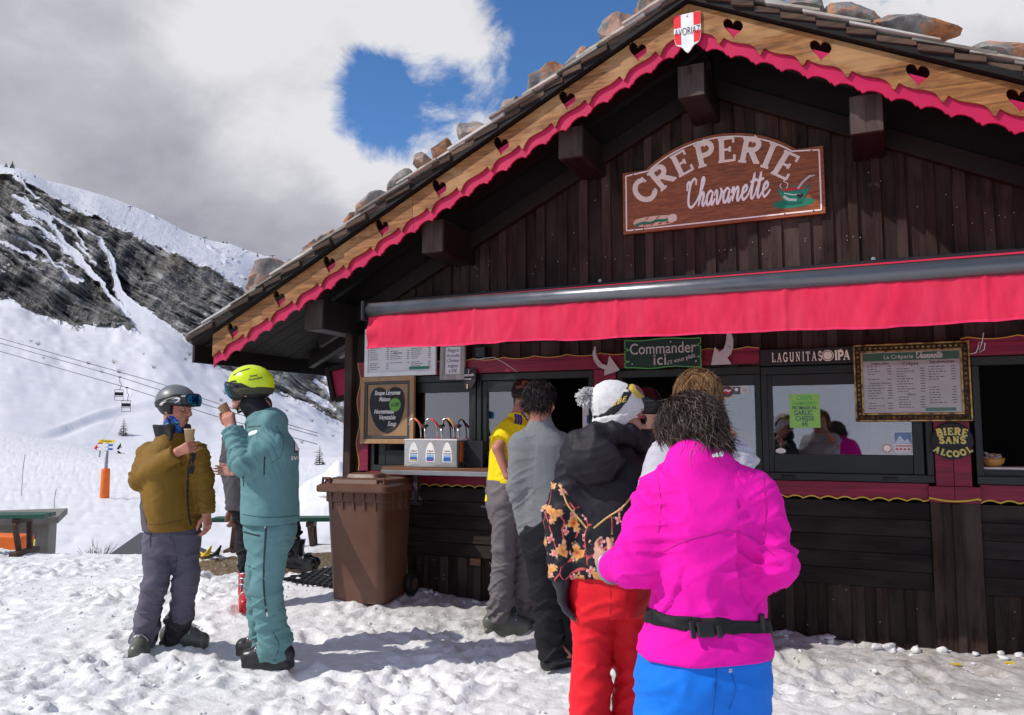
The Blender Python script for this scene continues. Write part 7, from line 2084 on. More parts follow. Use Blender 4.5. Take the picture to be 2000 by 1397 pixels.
def disc_sheet(rx, rz, n=18):
 m = MB(); m.add([(0, 0, 0)] + [(rx * math.cos(2 * math.pi * i / n), 0, rz * math.sin(2 * math.pi * i / n)) for i in range(n)], [(0, 1 + i, 1 + (i + 1) % n) for i in range(n)]); return m.mesh('disc')
def hair_mat(name, dark, mid, light):
 t = NT(name); a = t.attr('tone')
 col = t.ramp(a, [(0.0, dark), (.55, mid), (.92, light)])
 return t.done(col, .5, 0, .25)
def strands(P, name, mat, n, region, length, flow, wave=.01, lift=.006, seed=1, width=.0022, hs=1.0, segs=6, clump=.6, off=.0, cl=1.10, grav=.22, chin=-.03, messy=.08, flick=.0):
 """tapered locks growing from the scalp; region(dir) says where, flow(dir) which way they lie"""
 r_ = np.random.default_rng(seed); R, F, U = P.hf; c = P.J['head'] + U * .028 * hs - F * .012 * hs
 ax = (.078 * hs + off, .098 * hs + off, .090 * hs + off); VV, FF, TT = [], [], []; nv = 0; k = 0
 while k < n:
  v = r_.normal(size=3); v /= np.linalg.norm(v)
  if not region(v, r_): continue
  k += 1
  root = c + R * (v[0] * ax[0]) + F * (v[1] * ax[1]) + U * (v[2] * ax[2])
  nrm = (R * (v[0] / ax[0]) + F * (v[1] / ax[1]) + U * (v[2] / ax[2])).normalized()
  fl = Vector(flow(v)); fl = R * fl[0] + F * fl[1] + U * fl[2]
  ph = vnoise(np.array([v[0] * 4.0]), np.array([v[1] * 4.0]), np.array([v[2] * 4.0 + seed]))[0] * 5 * clump + r_.uniform(-.5, .5)
  rw = r_.normal(size=3) * messy; fl = (fl + R * (.35 * math.sin(ph) + rw[0]) + U * (.10 * math.cos(ph * 1.3) + rw[1]) + F * rw[2]).normalized(); kick = abs(r_.normal()) * flick
  fl = (fl - nrm * fl.dot(nrm) + nrm * .05).normalized()
  L = length(v) * r_.uniform(.75, 1.15); pts = []; p = root.copy(); sd = nrm.cross(fl); sd = sd.normalized() if sd.length > 1e-4 else R
  for j in range(segs + 1):
   t = j / segs; pts.append(p + sd * (wave * math.sin(t * 5.0 + ph * 2) * t) + nrm * (lift * math.sin(min(1, t * 1.6) * math.pi * .6) + kick * t ** 3))
   q = p + fl * (L / segs)
   rel = q - c; e = math.sqrt((rel.dot(R) / ax[0]) ** 2 + (rel.dot(F) / ax[1]) ** 2 + (rel.dot(U) / ax[2]) ** 2)
   if e < 1.03 and e > 0: q = c + rel * (1.03 / e)
   elif e > cl and rel.dot(U) > chin: q = c + rel * (cl / e)
   fl2 = (q - p); fl = (fl2.normalized() * .8 + Vector((0, 0, -1)) * grav * t + fl * .1).normalized(); p = q
  w0 = width * r_.uniform(.7, 1.5); vs = []
  for j, q in enumerate(pts):
   tt = (pts[min(j + 1, segs)] - pts[max(j - 1, 0)]).normalized(); a = tt.cross(nrm); a = a.normalized() if a.length > 1e-5 else R; b = tt.cross(a)
   w = w0 * (1 - (j / segs) ** 2 * .85)
   for an in (0, 2.09, 4.19): vs.append(q + a * (math.cos(an) * w) + b * (math.sin(an) * w * .6))
  VV.append(np.array([x[:] for x in vs])); tone = r_.random()
  TT.append(np.full(len(vs), tone))
  for j in range(segs):
   for m in range(3): FF.append((nv + j * 3 + m, nv + j * 3 + (m + 1) % 3, nv + j * 3 + 3 + (m + 1) % 3, nv + j * 3 + 3 + m))
  nv += len(vs)
 me = np_mesh(name, np.concatenate(VV) - np.array(P.base[:]), np.array(FF)); set_attr(me, 'tone', np.concatenate(TT))
 return link(name, me, mat, P.o, True)
def hair_cap(P, name, mat, keep, grow=.010, hs=1.0):
 R, F, U = P.hf; c = P.J['head'] + U * .028 * hs - F * .012 * hs; S = Sculpt(.007)
 S.add(ell(c, (.076 * hs + grow, .096 * hs + grow, .088 * hs + grow), R, F, U), .01)
 S.add(ell(c - U * .06 * hs - F * .05 * hs, (.062 * hs + grow, .05 * hs + grow, .07 * hs + grow), R, F, U), .03)
 cc = v3(c); RR, FF_, UU = v3(R), v3(F), v3(U)
 def k(X, Y, Z):
  qx, qy, qz = X - cc[0], Y - cc[1], Z - cc[2]
  return keep(qx * RR[0] + qy * RR[1] + qz * RR[2], qx * FF_[0] + qy * FF_[1] + qz * FF_[2], qx * UU[0] + qy * UU[1] + qz * UU[2])
 S.keep(k); S.run(); V, Q = S.mesh(); V = relax(V, Q, 1); N = vnormals(V, Q); V = V + N * (.004 * fbm(V[:, 0] * 40, V[:, 1] * 40, V[:, 2] * 40, octv=2))[:, None]
 me = np_mesh(name, V - np.array(P.base[:]), Q); set_attr(me, 'tone', np.full(len(V), .15)); return link(name, me, mat, P.o, True)
def eyes(P, s=1.0, squint=.5, brow=(.05, .03, .02)):
 R, F, U = P.hf; hc = P.J['head']; W = plain('eye_white', (.6, .57, .55), .2); K = plain('iris_dark', (.03, .022, .018), .1); B = plain('brow_hair', brow, .8)
 for sx in (-1, 1):
  c = hc + R * sx * .032 * s + F * .083 * s + U * .004 * s
  m = MB(); S = Sculpt(.0035); S.add(ell(c, (.0125, .0105, .0055), R, F, U)); o = P.sculpted('eye', S, W)
  S = Sculpt(.003); S.add(ell(c + F * .0075, (.0052, .0045, .0048), R, F, U)); P.sculpted('iris', S, K, o)
  m.tube([hc + R * sx * .016 * s + F * .094 * s + U * .022 * s, hc + R * sx * .035 * s + F * .090 * s + U * .028 * s, hc + R * sx * .052 * s + F * .076 * s + U * .021 * s], [.0035, .0045, .002], 5); P.bits('eyebrow', m, B)
 m = MB(); m.tube([hc + R * -.022 * s + F * .0925 * s - U * .0635 * s, hc + F * .0975 * s - U * .0625 * s, hc + R * .022 * s + F * .0925 * s - U * .0635 * s], [.002, .0028, .002], 5); P.bits('mouth', m, plain('lip_line', (.16, .035, .035), .4))
 m = MB(); m.tube([hc + R * -.019 * s + F * .092 * s - U * .070 * s, hc + F * .098 * s - U * .071 * s, hc + R * .019 * s + F * .092 * s - U * .070 * s], [.003, .0058, .003], 6); P.bits('lip', m, plain('lip', (.42, .13, .12), .4))
def helmet(P, shell, pad, s=1.0, brim=.018):
 R, F, U = P.hf; c = P.J['head'] + U * .040 * s - F * .008 * s
 S = Sculpt(.0065); S.add(ell(c, (.108 * s, .132 * s, .112 * s), R, F, U), .01)
 cc, FF_, UU = v3(c), v3(F), v3(U)
 def k(X, Y, Z):
  f = (X - cc[0]) * FF_[0] + (Y - cc[1]) * FF_[1] + (Z - cc[2]) * FF_[2]; u = (X - cc[0]) * UU[0] + (Y - cc[1]) * UU[1] + (Z - cc[2]) * UU[2]
  return -(u + .012 + .045 * np.clip(-f / .12, -.2, 1))
 S.keep(k); h = P.sculpted('helmet', S, shell); P.hb = P.bvh(h)
 S = Sculpt(.0065); S.add(ell(c - U * .002, (.104 * s, .126 * s, .105 * s), R, F, U), .01)
 def k2(X, Y, Z):
  f = (X - cc[0]) * FF_[0] + (Y - cc[1]) * FF_[1] + (Z - cc[2]) * FF_[2]; u = (X - cc[0]) * UU[0] + (Y - cc[1]) * UU[1] + (Z - cc[2]) * UU[2]
  return np.maximum(-(u + .085 + .02 * np.clip(-f / .1, 0, 1)), np.minimum(f - .040, -(u + .02)))
 S.keep(k2); p = P.sculpted('ear_pad', S, pad, h)
 for sx in (-1, 1):
  m = MB(); q = P.J['head']; m.tube([q + R * sx * .088 * s - U * .055 * s + F * .01, q + R * sx * .066 * s - U * .105 * s + F * .04, q - U * .128 * s + F * .052 * s], .007, 6); P.bits('chin_strap', m, BLK, parent=h)
 return h, c
def goggles(P, c, s, frame, lens, strap, up=0.0, fwd=0.0, tilt=0.0, hel=(.108, .132, .112), r_lens=.0, parent=None, wide=.078, high=.042, grow=.012, wrap_low=.0):
 """ski goggles; up lifts them on to the helmet or hat"""
 R, F, U = P.hf; g = c + U * up; q = Matrix.Rotation(math.radians(tilt), 3, R); F2, U2 = q @ F, q @ U
 cc, RR, FF_, UU = v3(g), v3(R), v3(F2), v3(U2)
 def loc(X, Y, Z):
  x, y, z = X - cc[0], Y - cc[1], Z - cc[2]
  return x * RR[0] + y * RR[1] + z * RR[2], x * FF_[0] + y * FF_[1] + z * FF_[2], x * UU[0] + y * UU[1] + z * UU[2]
 e0 = v3(c); 
 def patch(extra, w, hgt, name, mat, par, inner=None):
  S = Sculpt(.0055); S.add(ell(c + F2 * fwd, tuple(a * s + extra for a in hel), R, F2, U2), .005)
  def k(X, Y, Z):
   r, f, u = loc(X, Y, Z)
   d = ((np.abs(r) / w) ** 3.2 + (np.abs(u) / hgt) ** 3.2) ** (1 / 3.2) - 1
   return np.maximum(d * min(w, hgt), -(f - .01))
  S.keep(k); return P.sculpted(name, S, mat, par)
 fr = patch(grow, wide * s, high * s, 'goggles', frame, parent or P.o)
 ln = patch(grow + .005, (wide - .010) * s, (high - .009) * s, 'lens', lens, fr)
 S = Sculpt(.0055); S.add(ell(c, tuple(a * s + .004 for a in hel), R, F, U), .005)
 def k(X, Y, Z):
  r, f, u = loc(X, Y, Z); return np.abs(u - .0 - .10 * np.clip(-f, -.1, .2) * 0 + wrap_low * np.clip(-f / .1, -.6, 1)) - .021
 S.keep(k); st = P.sculpted('strap', S, strap, fr); P.sb = P.bvh(st)
 return fr
LENS_BLUE = None
def lens_mat(name, a, b):
 t = NT(name); g = t.node('ShaderNodeNewGeometry'); sp = t.node('ShaderNodeSeparateXYZ'); t.l.new(g.outputs['Normal'], sp.inputs[0])
 lw = t.node('ShaderNodeLayerWeight'); lw.inputs[0].default_value = .45
 col = t.mix(t.rng(lw.outputs['Facing'], .05, .7), a, b)
 return t.done(col, .06, .9, .6)
def cup(p, lean, s=1.0, label='', parent=None):
 t = thing('paper_cup', label, 'cup', p); t.rotation_euler = lean
 CUPM = plain('kraft_paper_cup', (.42, .27, .14), .7); m = MB()
 m.lathe([(.001, 0), (.025 * s, 0), (.034 * s, .080 * s), (.0355 * s, .082 * s), (.0335 * s, .083 * s), (.030 * s, .070 * s), (.001, .068 * s)], (0, 0, 0), 20); m.build('cup', CUPM, t, True)
 m = MB(); m.tube([(.0345 * s * math.cos(a), .0345 * s * math.sin(a), .081 * s) for a in np.linspace(0, 2 * math.pi, 21)], .0022, 5); m.build('rim', plain('cup_rim', (.66, .52, .36), .6), t, True)
 return t
# ================================================================== THE PEOPLE
G_Q = 'customers queueing at the hatch'
CURS_BLK = fabric('black_nylon', (.012, .012, .016), .6, 700, .0004, .15)
BLACKC = fabric('black_trouser_cloth', (.010, .010, .012), .75, 700, .0005)
BOOTBLK = plain('black_boot_plastic', (.012, .012, .013), .35, 0, .5, .15, 12); BOOTGRN = plain('grey_green_boot', (.105, .108, .090), .38, 0, .5, .15, 8)
BUCK = plain('buckle_metal', (.45, .45, .47), .3, .8); BOOTRED = plain('red_boot', (.42, .012, .012), .35)
# -- woman in magenta, back to us, closest
def person_magenta():
 P = Person('person in a magenta fleece and blue trousers with a black waist belt, back turned', 2.55, dict(face=-8, head=(-28, 30, -6), toeL=-10, toeR=5, hs=.95, joints=dict(
  head=(1352, 852, .07), neck=(1362, 897, .02), chest=(1388, 1040), pel=(1375, 1265), shL=(1285, 972, .02), elL=(1238, 1098, -.03), wrL=(1196, 1108, .22), shR=(1476, 970, .02), elR=(1508, 1100, -.04), wrR=(1452, 1128, .20),
  hipL=(1318, 1325), knL=(1290, 1530, -.03), anL=(1285, 1700), hipR=(1425, 1325), knR=(1420, 1530, -.03), anR=(1425, 1700))), group=G_Q)
 J = P.J; Fw = away(-8)
 P.body({'L': (away(-10) * .8 + away(-90) * .3 + UP * .25, away(80), UP, dict(curl=.5)), 'R': (away(-30) + UP * .2, away(-90), UP, dict(curl=.6))})
 MAG = fabric('magenta_fleece', (.86, .006, .40), .85, 500, .0005, .05)
 def ex(S):
  S.add(rc(J['neck'] - UP * .02 - Fw * .0, J['neck'] + UP * .035 + Fw * .015, .078, .066, cut1=True), .035)
  S.add(rc(J['shL'] + away(90) * .03 + UP * .02, J['neck'], .05, .06), .06); S.add(rc(J['shR'] - away(90) * .03 + UP * .02, J['neck'], .05, .06), .06)
 prof = [(-.03, .207, .165), (.05, .200, .157), (.16, .178, .135), (.30, .172, .128), (.50, .176, .132), (.66, .182, .132), (.80, .176, .115), (.90, .130, .09), (1.0, .075, .07)]
 P.jacket(MAG, prof, (.076, .066, .050), extra=ex, seed=1.3, base=.003, k=.9, h=.007, more=[(at(1385, 1150, 2.4), .16, .008), (at(1300, 1010, 2.5), .10, .006), (at(1470, 1130, 2.45), .12, .007)])
 BELT = fabric('black_webbing', (.010, .010, .011), .6, 400, .0006); pl = None
 a = at(1248, 1200, 2.55); b = at(1490, 1218, 2.55); m_ = at(1372, 1226, 2.36)
 n = (b - a).cross(m_ - a).normalized(); n = n if n.z > 0 else -n; n0 = v3(n); a0 = v3(a)
 P.patch('waist_belt', lambda X, Y, Z: np.abs((X - a0[0]) * n0[0] + (Y - a0[1]) * n0[1] + (Z - a0[2]) * n0[2]) - .0215, BELT, .006)
 bb = P.jb; q, nn = P.cast(1378, 1232, bb)
 if q is not None:
  m = MB(); Rr = away(82); m2 = Matrix((Rr, nn, nn.cross(Rr))).transposed()
  m.box(q + nn * .012, (.052, .014, .044), m2); P.bits('buckle', m, BLK, False, bevel=.004)
  m = MB(); m.box(q + nn * .013 + Rr * -.040, (.016, .012, .050), m2); P.bits('buckle_slider', m, BLK, False, bevel=.003); m = MB(); m.box(q + nn * .013 + Rr * .040, (.016, .012, .050), m2); P.bits('buckle_slider', m, BLK, False, bevel=.003)
 for px, py in ((1262, 1208), (1485, 1216)):
  q, nn = P.cast(px, py, bb)
  if q is not None: m = MB(); m.box(q + nn * .008, (.018, .010, .056), Matrix((nn.cross(UP), nn, UP)).transposed()); P.bits('belt_loop', m, BLK, False, bevel=.003)
 SEAM = plain('magenta_seam', (.55, .004, .26), .8)
 P.line('seam', [(1287, 1083), (1330, 1060), (1380, 1045), (1425, 1036), (1470, 1052), (1512, 1085)], .004, SEAM, bb, P.jk, .0022)
 P.line('seam', [(1283, 920), (1290, 985), (1286, 1040)], .004, SEAM, bb, P.jk, .002); P.line('seam', [(1490, 930), (1495, 990), (1492, 1050)], .004, SEAM, bb, P.jk, .002)
 for (px, py, rx, rz) in ((1393, 890.5, 3, 3.4), (1400, 889.5, 5, 4.2), (1408, 887.5, 4.2, 5.4)):
  P.decal('white_dot', disc_sheet(rx, rz), (px, py), (1, 0), (0, -1), OFFW, bb, P.jk, .003)
 BLUE = fabric('bright_blue_shell', (.004, .175, .72), .62, 600, .0004, .06)
 P.trousers(BLUE, (.200, .160), (.118, .095, .100), .0, seed=2.2, base=.003, k=.9)
 ZW = plain('white_zip', (.72, .72, .74), .5)
 P.line('pocket_zip', [(1247, 1256), (1243, 1268), (1239, 1282)], .006, ZW, P.tb, P.tr, .003)
 BSE = plain('blue_seam', (.003, .10, .45), .7)
 P.line('seam', [(1398, 1270), (1399, 1330), (1392, 1397)], .004, BSE, P.tb, P.tr, .002); P.line('seam', [(1228, 1290), (1222, 1340), (1212, 1397)], .004, BSE, P.tb, P.tr, .002); P.line('pocket_edge', [(1428, 1310), (1436, 1350), (1424, 1385)], .004, BSE, P.tb, P.tr, .002)
 P.line('white_tab', [(1423, 1308), (1430, 1308)], .004, ZW, P.tb, P.tr, .003); P.line('white_tab', [(1423, 1312), (1430, 1312)], .004, ZW, P.tb, P.tr, .003)
 P.boots(BOOTBLK, BUCK)
 W = J['wrL']; m = MB(); d = (J['wrL'] - J['elL']).normalized(); a_ = d.orthogonal().normalized(); b_ = d.cross(a_)
 m.tube([W - d * .012 + a_ * (.051 * math.cos(t)) + b_ * (.051 * math.sin(t)) for t in np.linspace(0, 2 * math.pi, 17)], .008, 6); P.bits('watch_strap', m, plain('grey_strap', (.30, .32, .33), .4, .4))
 HM = hair_mat('dark_brown_grey_hair', (.010, .006, .005), (.032, .017, .013), (.19, .145, .12))
 hair_cap(P, 'hair', HM, lambda r, f, u: np.maximum(f - .055 - .3 * np.maximum(u, 0), -(u + .10)), .010, .95)
 strands(P, 'hair_locks', HM, 3000, lambda v, r: (v[1] < .6 or v[2] > .45) and v[2] > -.8 and not (v[1] > .35 and v[2] < .15), lambda v: .088 + .015 * max(0, -v[2]), lambda v: (v[0] * 1.0 + .15, -.45 + .3 * v[1], -.9), .013, .008, 3, .0017, off=.008, clump=2.4, hs=.95, cl=1.16, grav=.35, chin=-.07, segs=8, messy=.16, flick=.016)
person_magenta()
# -- woman in white bobble hat
def floral_mat():
 t = NT('floral_print'); c = t.coords(); sp = t.node('ShaderNodeSeparateXYZ')
 def flowers(scale, rad, off, pet):
  mp = t.node('ShaderNodeMapping'); t.l.new(c, mp.inputs[0]); mp.inputs['Location'].default_value = off
  v = t.node('ShaderNodeTexVoronoi'); v.inputs['Scale'].default_value = scale; v.inputs['Randomness'].default_value = .8; t.l.new(mp.outputs[0], v.inputs['Vector'])
  df = t.node('ShaderNodeVectorMath', operation='SUBTRACT'); t.l.new(mp.outputs[0], df.inputs[0]); t.l.new(v.outputs['Position'], df.inputs[1])
  s = t.node('ShaderNodeSeparateXYZ'); t.l.new(df.outputs[0], s.inputs[0])
  h = t.math('ADD', s.outputs[0], s.outputs[1]); ang = t.math('ADD', t.math('ARCTAN2', s.outputs[2], h), t.math('MULTIPLY', v.outputs['Color'], 6.0))
  rr = t.math('SQRT', t.math('ADD', t.math('MULTIPLY', h, h), t.math('MULTIPLY', s.outputs[2], s.outputs[2])))
  lim = t.math('MULTIPLY', t.math('MULTIPLY_ADD', t.math('COSINE', t.math('MULTIPLY', ang, float(pet))), rad * .24, rad * .70), t.rng(t.noise(c, 55, 3, .6, 1.0), .3, .7, .55, 1.4))
  f = t.rng(t.math('DIVIDE', rr, lim), .9, 1.05, 1, 0)
  return f, t.math('DIVIDE', rr, rad), v.outputs['Color']
 n = t.noise(c, 14, 3)
 f, rr, vc = flowers(9.0, .044, (0, 0, 0), 3)
 f2, rr2, _ = flowers(13.0, .022, (.31, .2, .1), 4)
 br = t.voro(t.coords((1.5, 1.5, .6)), 7.0, 'DISTANCE_TO_EDGE')
 twig = t.math('MULTIPLY', t.rng(br, .012, .022, 1, 0), t.rng(n, .42, .5))
 col = t.mix(twig, (.010, .009, .013, 1), (.62, .09, .09, 1))
 col = t.mix(f2, col, t.ramp(rr2, [(.1, (.75, .10, .12)), (.8, (.70, .45, .38))]))
 col = t.mix(f, col, t.mix(t.rng(t.noise(c, 40, 4), .4, .6), t.ramp(rr, [(.12, (.35, .06, .01)), (.45, (.66, .24, .02)), (.8, (.74, .50, .30))]), (.60, .30, .12, 1)))
 return t.done(col, .6, 0, .25)
def person_bobble():
 P = Person('person in a white bobble hat, black floral jacket and red ski trousers', 3.5, dict(face=28, head=(80, 4, 0), toeL=20, toeR=35, hs=.96, joints=dict(
  head=(1212, 818), neck=(1196, 880), chest=(1190, 950), pel=(1184, 1105), shL=(1122, 918, -.03), elL=(1098, 1010, -.02), wrL=(1098, 1130, -.04), shR=(1252, 915, .08), elR=(1300, 985, .16), wrR=(1262, 905, .26),
  hipL=(1160, 1135), knL=(1156, 1290, .0), anL=(1146, 1455), hipR=(1222, 1135, .04), knR=(1240, 1290, .06), anR=(1236, 1455, .05))), group=G_Q)
 J = P.J; R, F, U = P.hf
 P.body({'L': (-UP + away(60) * .1, away(110), away(20), dict(curl=.4)), 'R': (UP + away(-80) * .35, away(-60), away(180), dict(curl=.25, thumb_close=.2))})
 NAVY = fabric('black_ski_jacket', (.014, .012, .018), .55, 700, .0004, .2)
 B = away(28 + 180)
 def ex(S):
  S.add(rc(J['neck'] - UP * .03, J['neck'] + UP * .030 + away(60) * .02, .092, .082, cut1=True), .03)
 prof = [(-.06, .185, .155), (.04, .187, .157), (.12, .180, .15), (.30, .182, .148), (.5, .190, .15), (.68, .192, .145), (.82, .178, .125), (.92, .120, .10), (1.0, .085, .08)]
 P.jacket(NAVY, prof, (.082, .072, .058), extra=ex, seed=4.1, base=.0035, k=1.25)
 S = Sculpt(.007); q = lambda x, y, dd: at(x, y, 3.5 + dd); RR = away(118)
 pts = [q(1112, 884, -.07), q(1124, 861, -.10), q(1160, 850, -.13), q(1200, 846, -.12), q(1228, 850, -.06), q(1248, 866, .02)]
 for a, b in zip(pts[:-1], pts[1:]): S.add(rc(a, b, .046, .046), .02)
 S.add(ell(q(1158, 893, -.16), (.128, .062, .085), RR, away(28), UP), .03); S.add(ell(q(1160, 926, -.15), (.085, .050, .045), RR, away(28), UP), .03); S.add(rc(q(1120, 905, -.13), q(1200, 900, -.13), .045, .045), .03)
 S.run(); V, Q = S.mesh(); V = relax(V, Q, 2); V = creases(V, vnormals(V, Q), [(pts[0], pts[-1], 1, 12), (q(1150, 950, -.15), q(1160, 880, -.15), 1.2, 16)], [], 3.3, .007)
 hood = link('hood', np_mesh('hood', V - np.array(P.base[:]), Q), NAVY, P.o, True)
 FLO = floral_mat()
 apex = at(1153, 1032, 3.34); l0 = at(1098, 950, 3.4); r0 = at(1238, 965, 3.45)
 az, lz = apex.z, l0.z; cc = v3(apex); Rr = v3(away(118))
 def reg(X, Y, Z):
  r = (X - cc[0]) * Rr[0] + (Y - cc[1]) * Rr[1]
  zl = cc[2] + np.where(r < 0, np.minimum(.185, -r * 1.35), np.minimum(.16, r * .80)); zl = np.minimum(zl, cc[2] + .20)
  return Z - zl
 P.patch('floral_panel', reg, FLO, .0025)
 GP = plain('gold_piping', (.68, .42, .14), .4)
 P.line('piping', [(1092, 947), (1098, 957), (1108, 985), (1128, 1010), (1146, 1032)], .008, GP, P.bvh(P.jk.children[-1]) if P.jk.children else P.jb, P.jk, .004)
 P.line('piping', [(1160, 1032), (1185, 1012), (1215, 992), (1236, 966)], .008, GP, P.jb, P.jk, .006)
 RED_T = fabric('red_ski_trousers', (.78, .010, .022), .6, 600, .0004, .06)
 P.trousers(RED_T, (.172, .14), (.102, .082, .098), .08, seed=7.7, base=.003, k=.9)
 P.line('trouser_seam', [(1190, 1120), (1193, 1180), (1186, 1230)], .004, plain('red_seam', (.45, .006, .012), .7), P.tb, P.tr, .002)
 P.boots(BOOTBLK, BUCK)
 GL = plain('black_leather_glove', (.012, .010, .016), .38, 0, .5, .15, 20); S = Sculpt(.0055)
 W = J['wrL'] + UP * .01; S.add(rc(W + UP * .055, W - UP * .02, .050, .042, cut0=True), .01); hand_prims(S, W - UP * .01, -UP + away(60) * .12, away(110), away(20), curl=.45, fat=1.55, s=1.1); g = P.sculpted('glove', S, GL)
 m = MB(); m.box(W + UP * .05 + away(180) * .048, (.05, .004, .012), Matrix.Rotation(-YAW * 0 + .3, 3, 'Z')); P.bits('glove_tag', m, OFFW, False, g)
 KN = NT('white_knit'); c = KN.coords(); w = KN.node('ShaderNodeTexWave', wave_type='BANDS'); w.inputs['Scale'].default_value = 75; w.inputs['Distortion'].default_value = 2.5; KN.l.new(c, w.inputs['Vector'])
 KN.bump(KN.math('ADD', w.outputs['Fac'], KN.noise(c, 150, 4)), .0018); KM = KN.done((.84, .835, .82), .95, 0, .1)
 hc = J['head']; S = Sculpt(.006); S.add(ell(hc + U * .045 - F * .014, (.094, .112, .106), R, F, U), .01); S.add(ell(hc + U * .085 - F * .05, (.080, .085, .075), R, F, U), .04)
 S.add(ell(hc - U * .03 - F * .045, (.088, .062, .055), R, F, U), .04)
 cc2, FF2, UU2 = v3(hc), v3(F), v3(U)
 S.keep(lambda X, Y, Z: np.minimum(-(((X - cc2[0]) * UU2[0] + (Y - cc2[1]) * UU2[1] + (Z - cc2[2]) * UU2[2]) - .045 + .9 * np.minimum(.095, np.maximum(0, .075 - ((X - cc2[0]) * FF2[0] + (Y - cc2[1]) * FF2[1] + (Z - cc2[2]) * FF2[2])))), 9))
 S.run(); V, Q = S.mesh(); V = relax(V, Q, 2); N = vnormals(V, Q)
 V = V + N * (.0035 * fbm(V[:, 0] * 30, V[:, 1] * 30, V[:, 2] * 42, octv=3) + .0016 * vnoise(V[:, 0] * 110, V[:, 1] * 110, V[:, 2] * 130))[:, None]
 hat = link('hat', np_mesh('hat', V - np.array(P.base[:]), Q), KM, P.o, True)
 low = v3(hc) @ UU2; V, Q = S.shell(lambda X, Y, Z: np.abs((X * UU2[0] + Y * UU2[1] + Z * UU2[2]) - low + .004 - .25 * ((X - cc2[0]) * FF2[0] + (Y - cc2[1]) * FF2[1])) - .028, .004); V = relax(V, Q, 3); N = vnormals(V, Q)
 V = V + N * (.003 * vnoise(V[:, 0] * 60, V[:, 1] * 60, V[:, 2] * 60))[:, None]; link('knit_cuff', np_mesh('knit_cuff', V - np.array(P.base[:]), Q), KM, hat, True)
 pc = at(1147, 775, 3.50); m = MB(); r_ = random.Random(5)
 for i in range(900):
  v = Vector((r_.gauss(0, 1), r_.gauss(0, 1), r_.gauss(0, 1))).normalized(); L = .044 * r_.uniform(.7, 1.15)
  p1 = pc + v * L * .55 + Vector((r_.uniform(-.006, .006), r_.uniform(-.006, .006), 0)); p2 = pc + v * L + Vector((r_.uniform(-.008, .008), r_.uniform(-.008, .008), -.005))
  m.tube([pc, p1, p2], [.005, .0045, .002], 3, caps=False)
 P.bits('bobble', m, KM, parent=hat, fix=False)
 GF = plain('yellow_goggle_frame', (.62, .43, .07), .35); LN = lens_mat('grey_lens', (.10, .09, .12), (.35, .30, .36))
 cH = hc + U * .045 - F * .014
 g = goggles(P, cH, 1.0, GF, LN, BLK, up=.045, tilt=24, hel=(.096, .114, .108), wide=.074, high=.036, grow=.012, parent=hat, wrap_low=.055)
 P.decal('lettering', text_mesh('CEBE', 14, .5, .3, .2, 'CENTER', 1.1, 1.2), (1203, 787), (.93, -.36), (-.36, -.93) if False else (.10, -1.0), GOLDL, P.sb, hat, .003)
 SG = plain('sunglass_black', (.012, .012, .014), .12, 0, .6); s_ = .96
 for sx in (-1, 1):
  S = Sculpt(.0045); S.add(ell(hc + R * sx * .034 * s_ + F * .098 * s_ + U * .002, (.029, .010, .022), R, F, U)); fr = P.sculpted('sunglass_lens', S, SG)
  m = MB(); a = hc + R * sx * .062 * s_ + F * .088 * s_ + U * .010; b = hc + R * sx * .083 * s_ - F * .01 + U * .012
  m.tube([a, b], .0055, 6); P.bits('temple', m, plain('pink_temple', (.55, .05, .12), .3), parent=fr)
  m = MB(); m.tube([a.lerp(b, .35), a.lerp(b, .55)], .0062, 6); P.bits('temple_band', m, OFFW, parent=fr)
 m = MB(); m.tube([hc + R * -.012 + F * .106 + U * .006, hc + R * .012 + F * .106 + U * .006], .004, 5); P.bits('bridge', m, SG)
 m = MB(); m.tube([hc + R * -.019 + F * .089 - U * .064, hc + F * .094 - U * .065, hc + R * .019 + F * .089 - U * .064], [.003, .0055, .003], 6); P.bits('lip', m, plain('lip_rose', (.42, .12, .12), .4))
person_bobble()
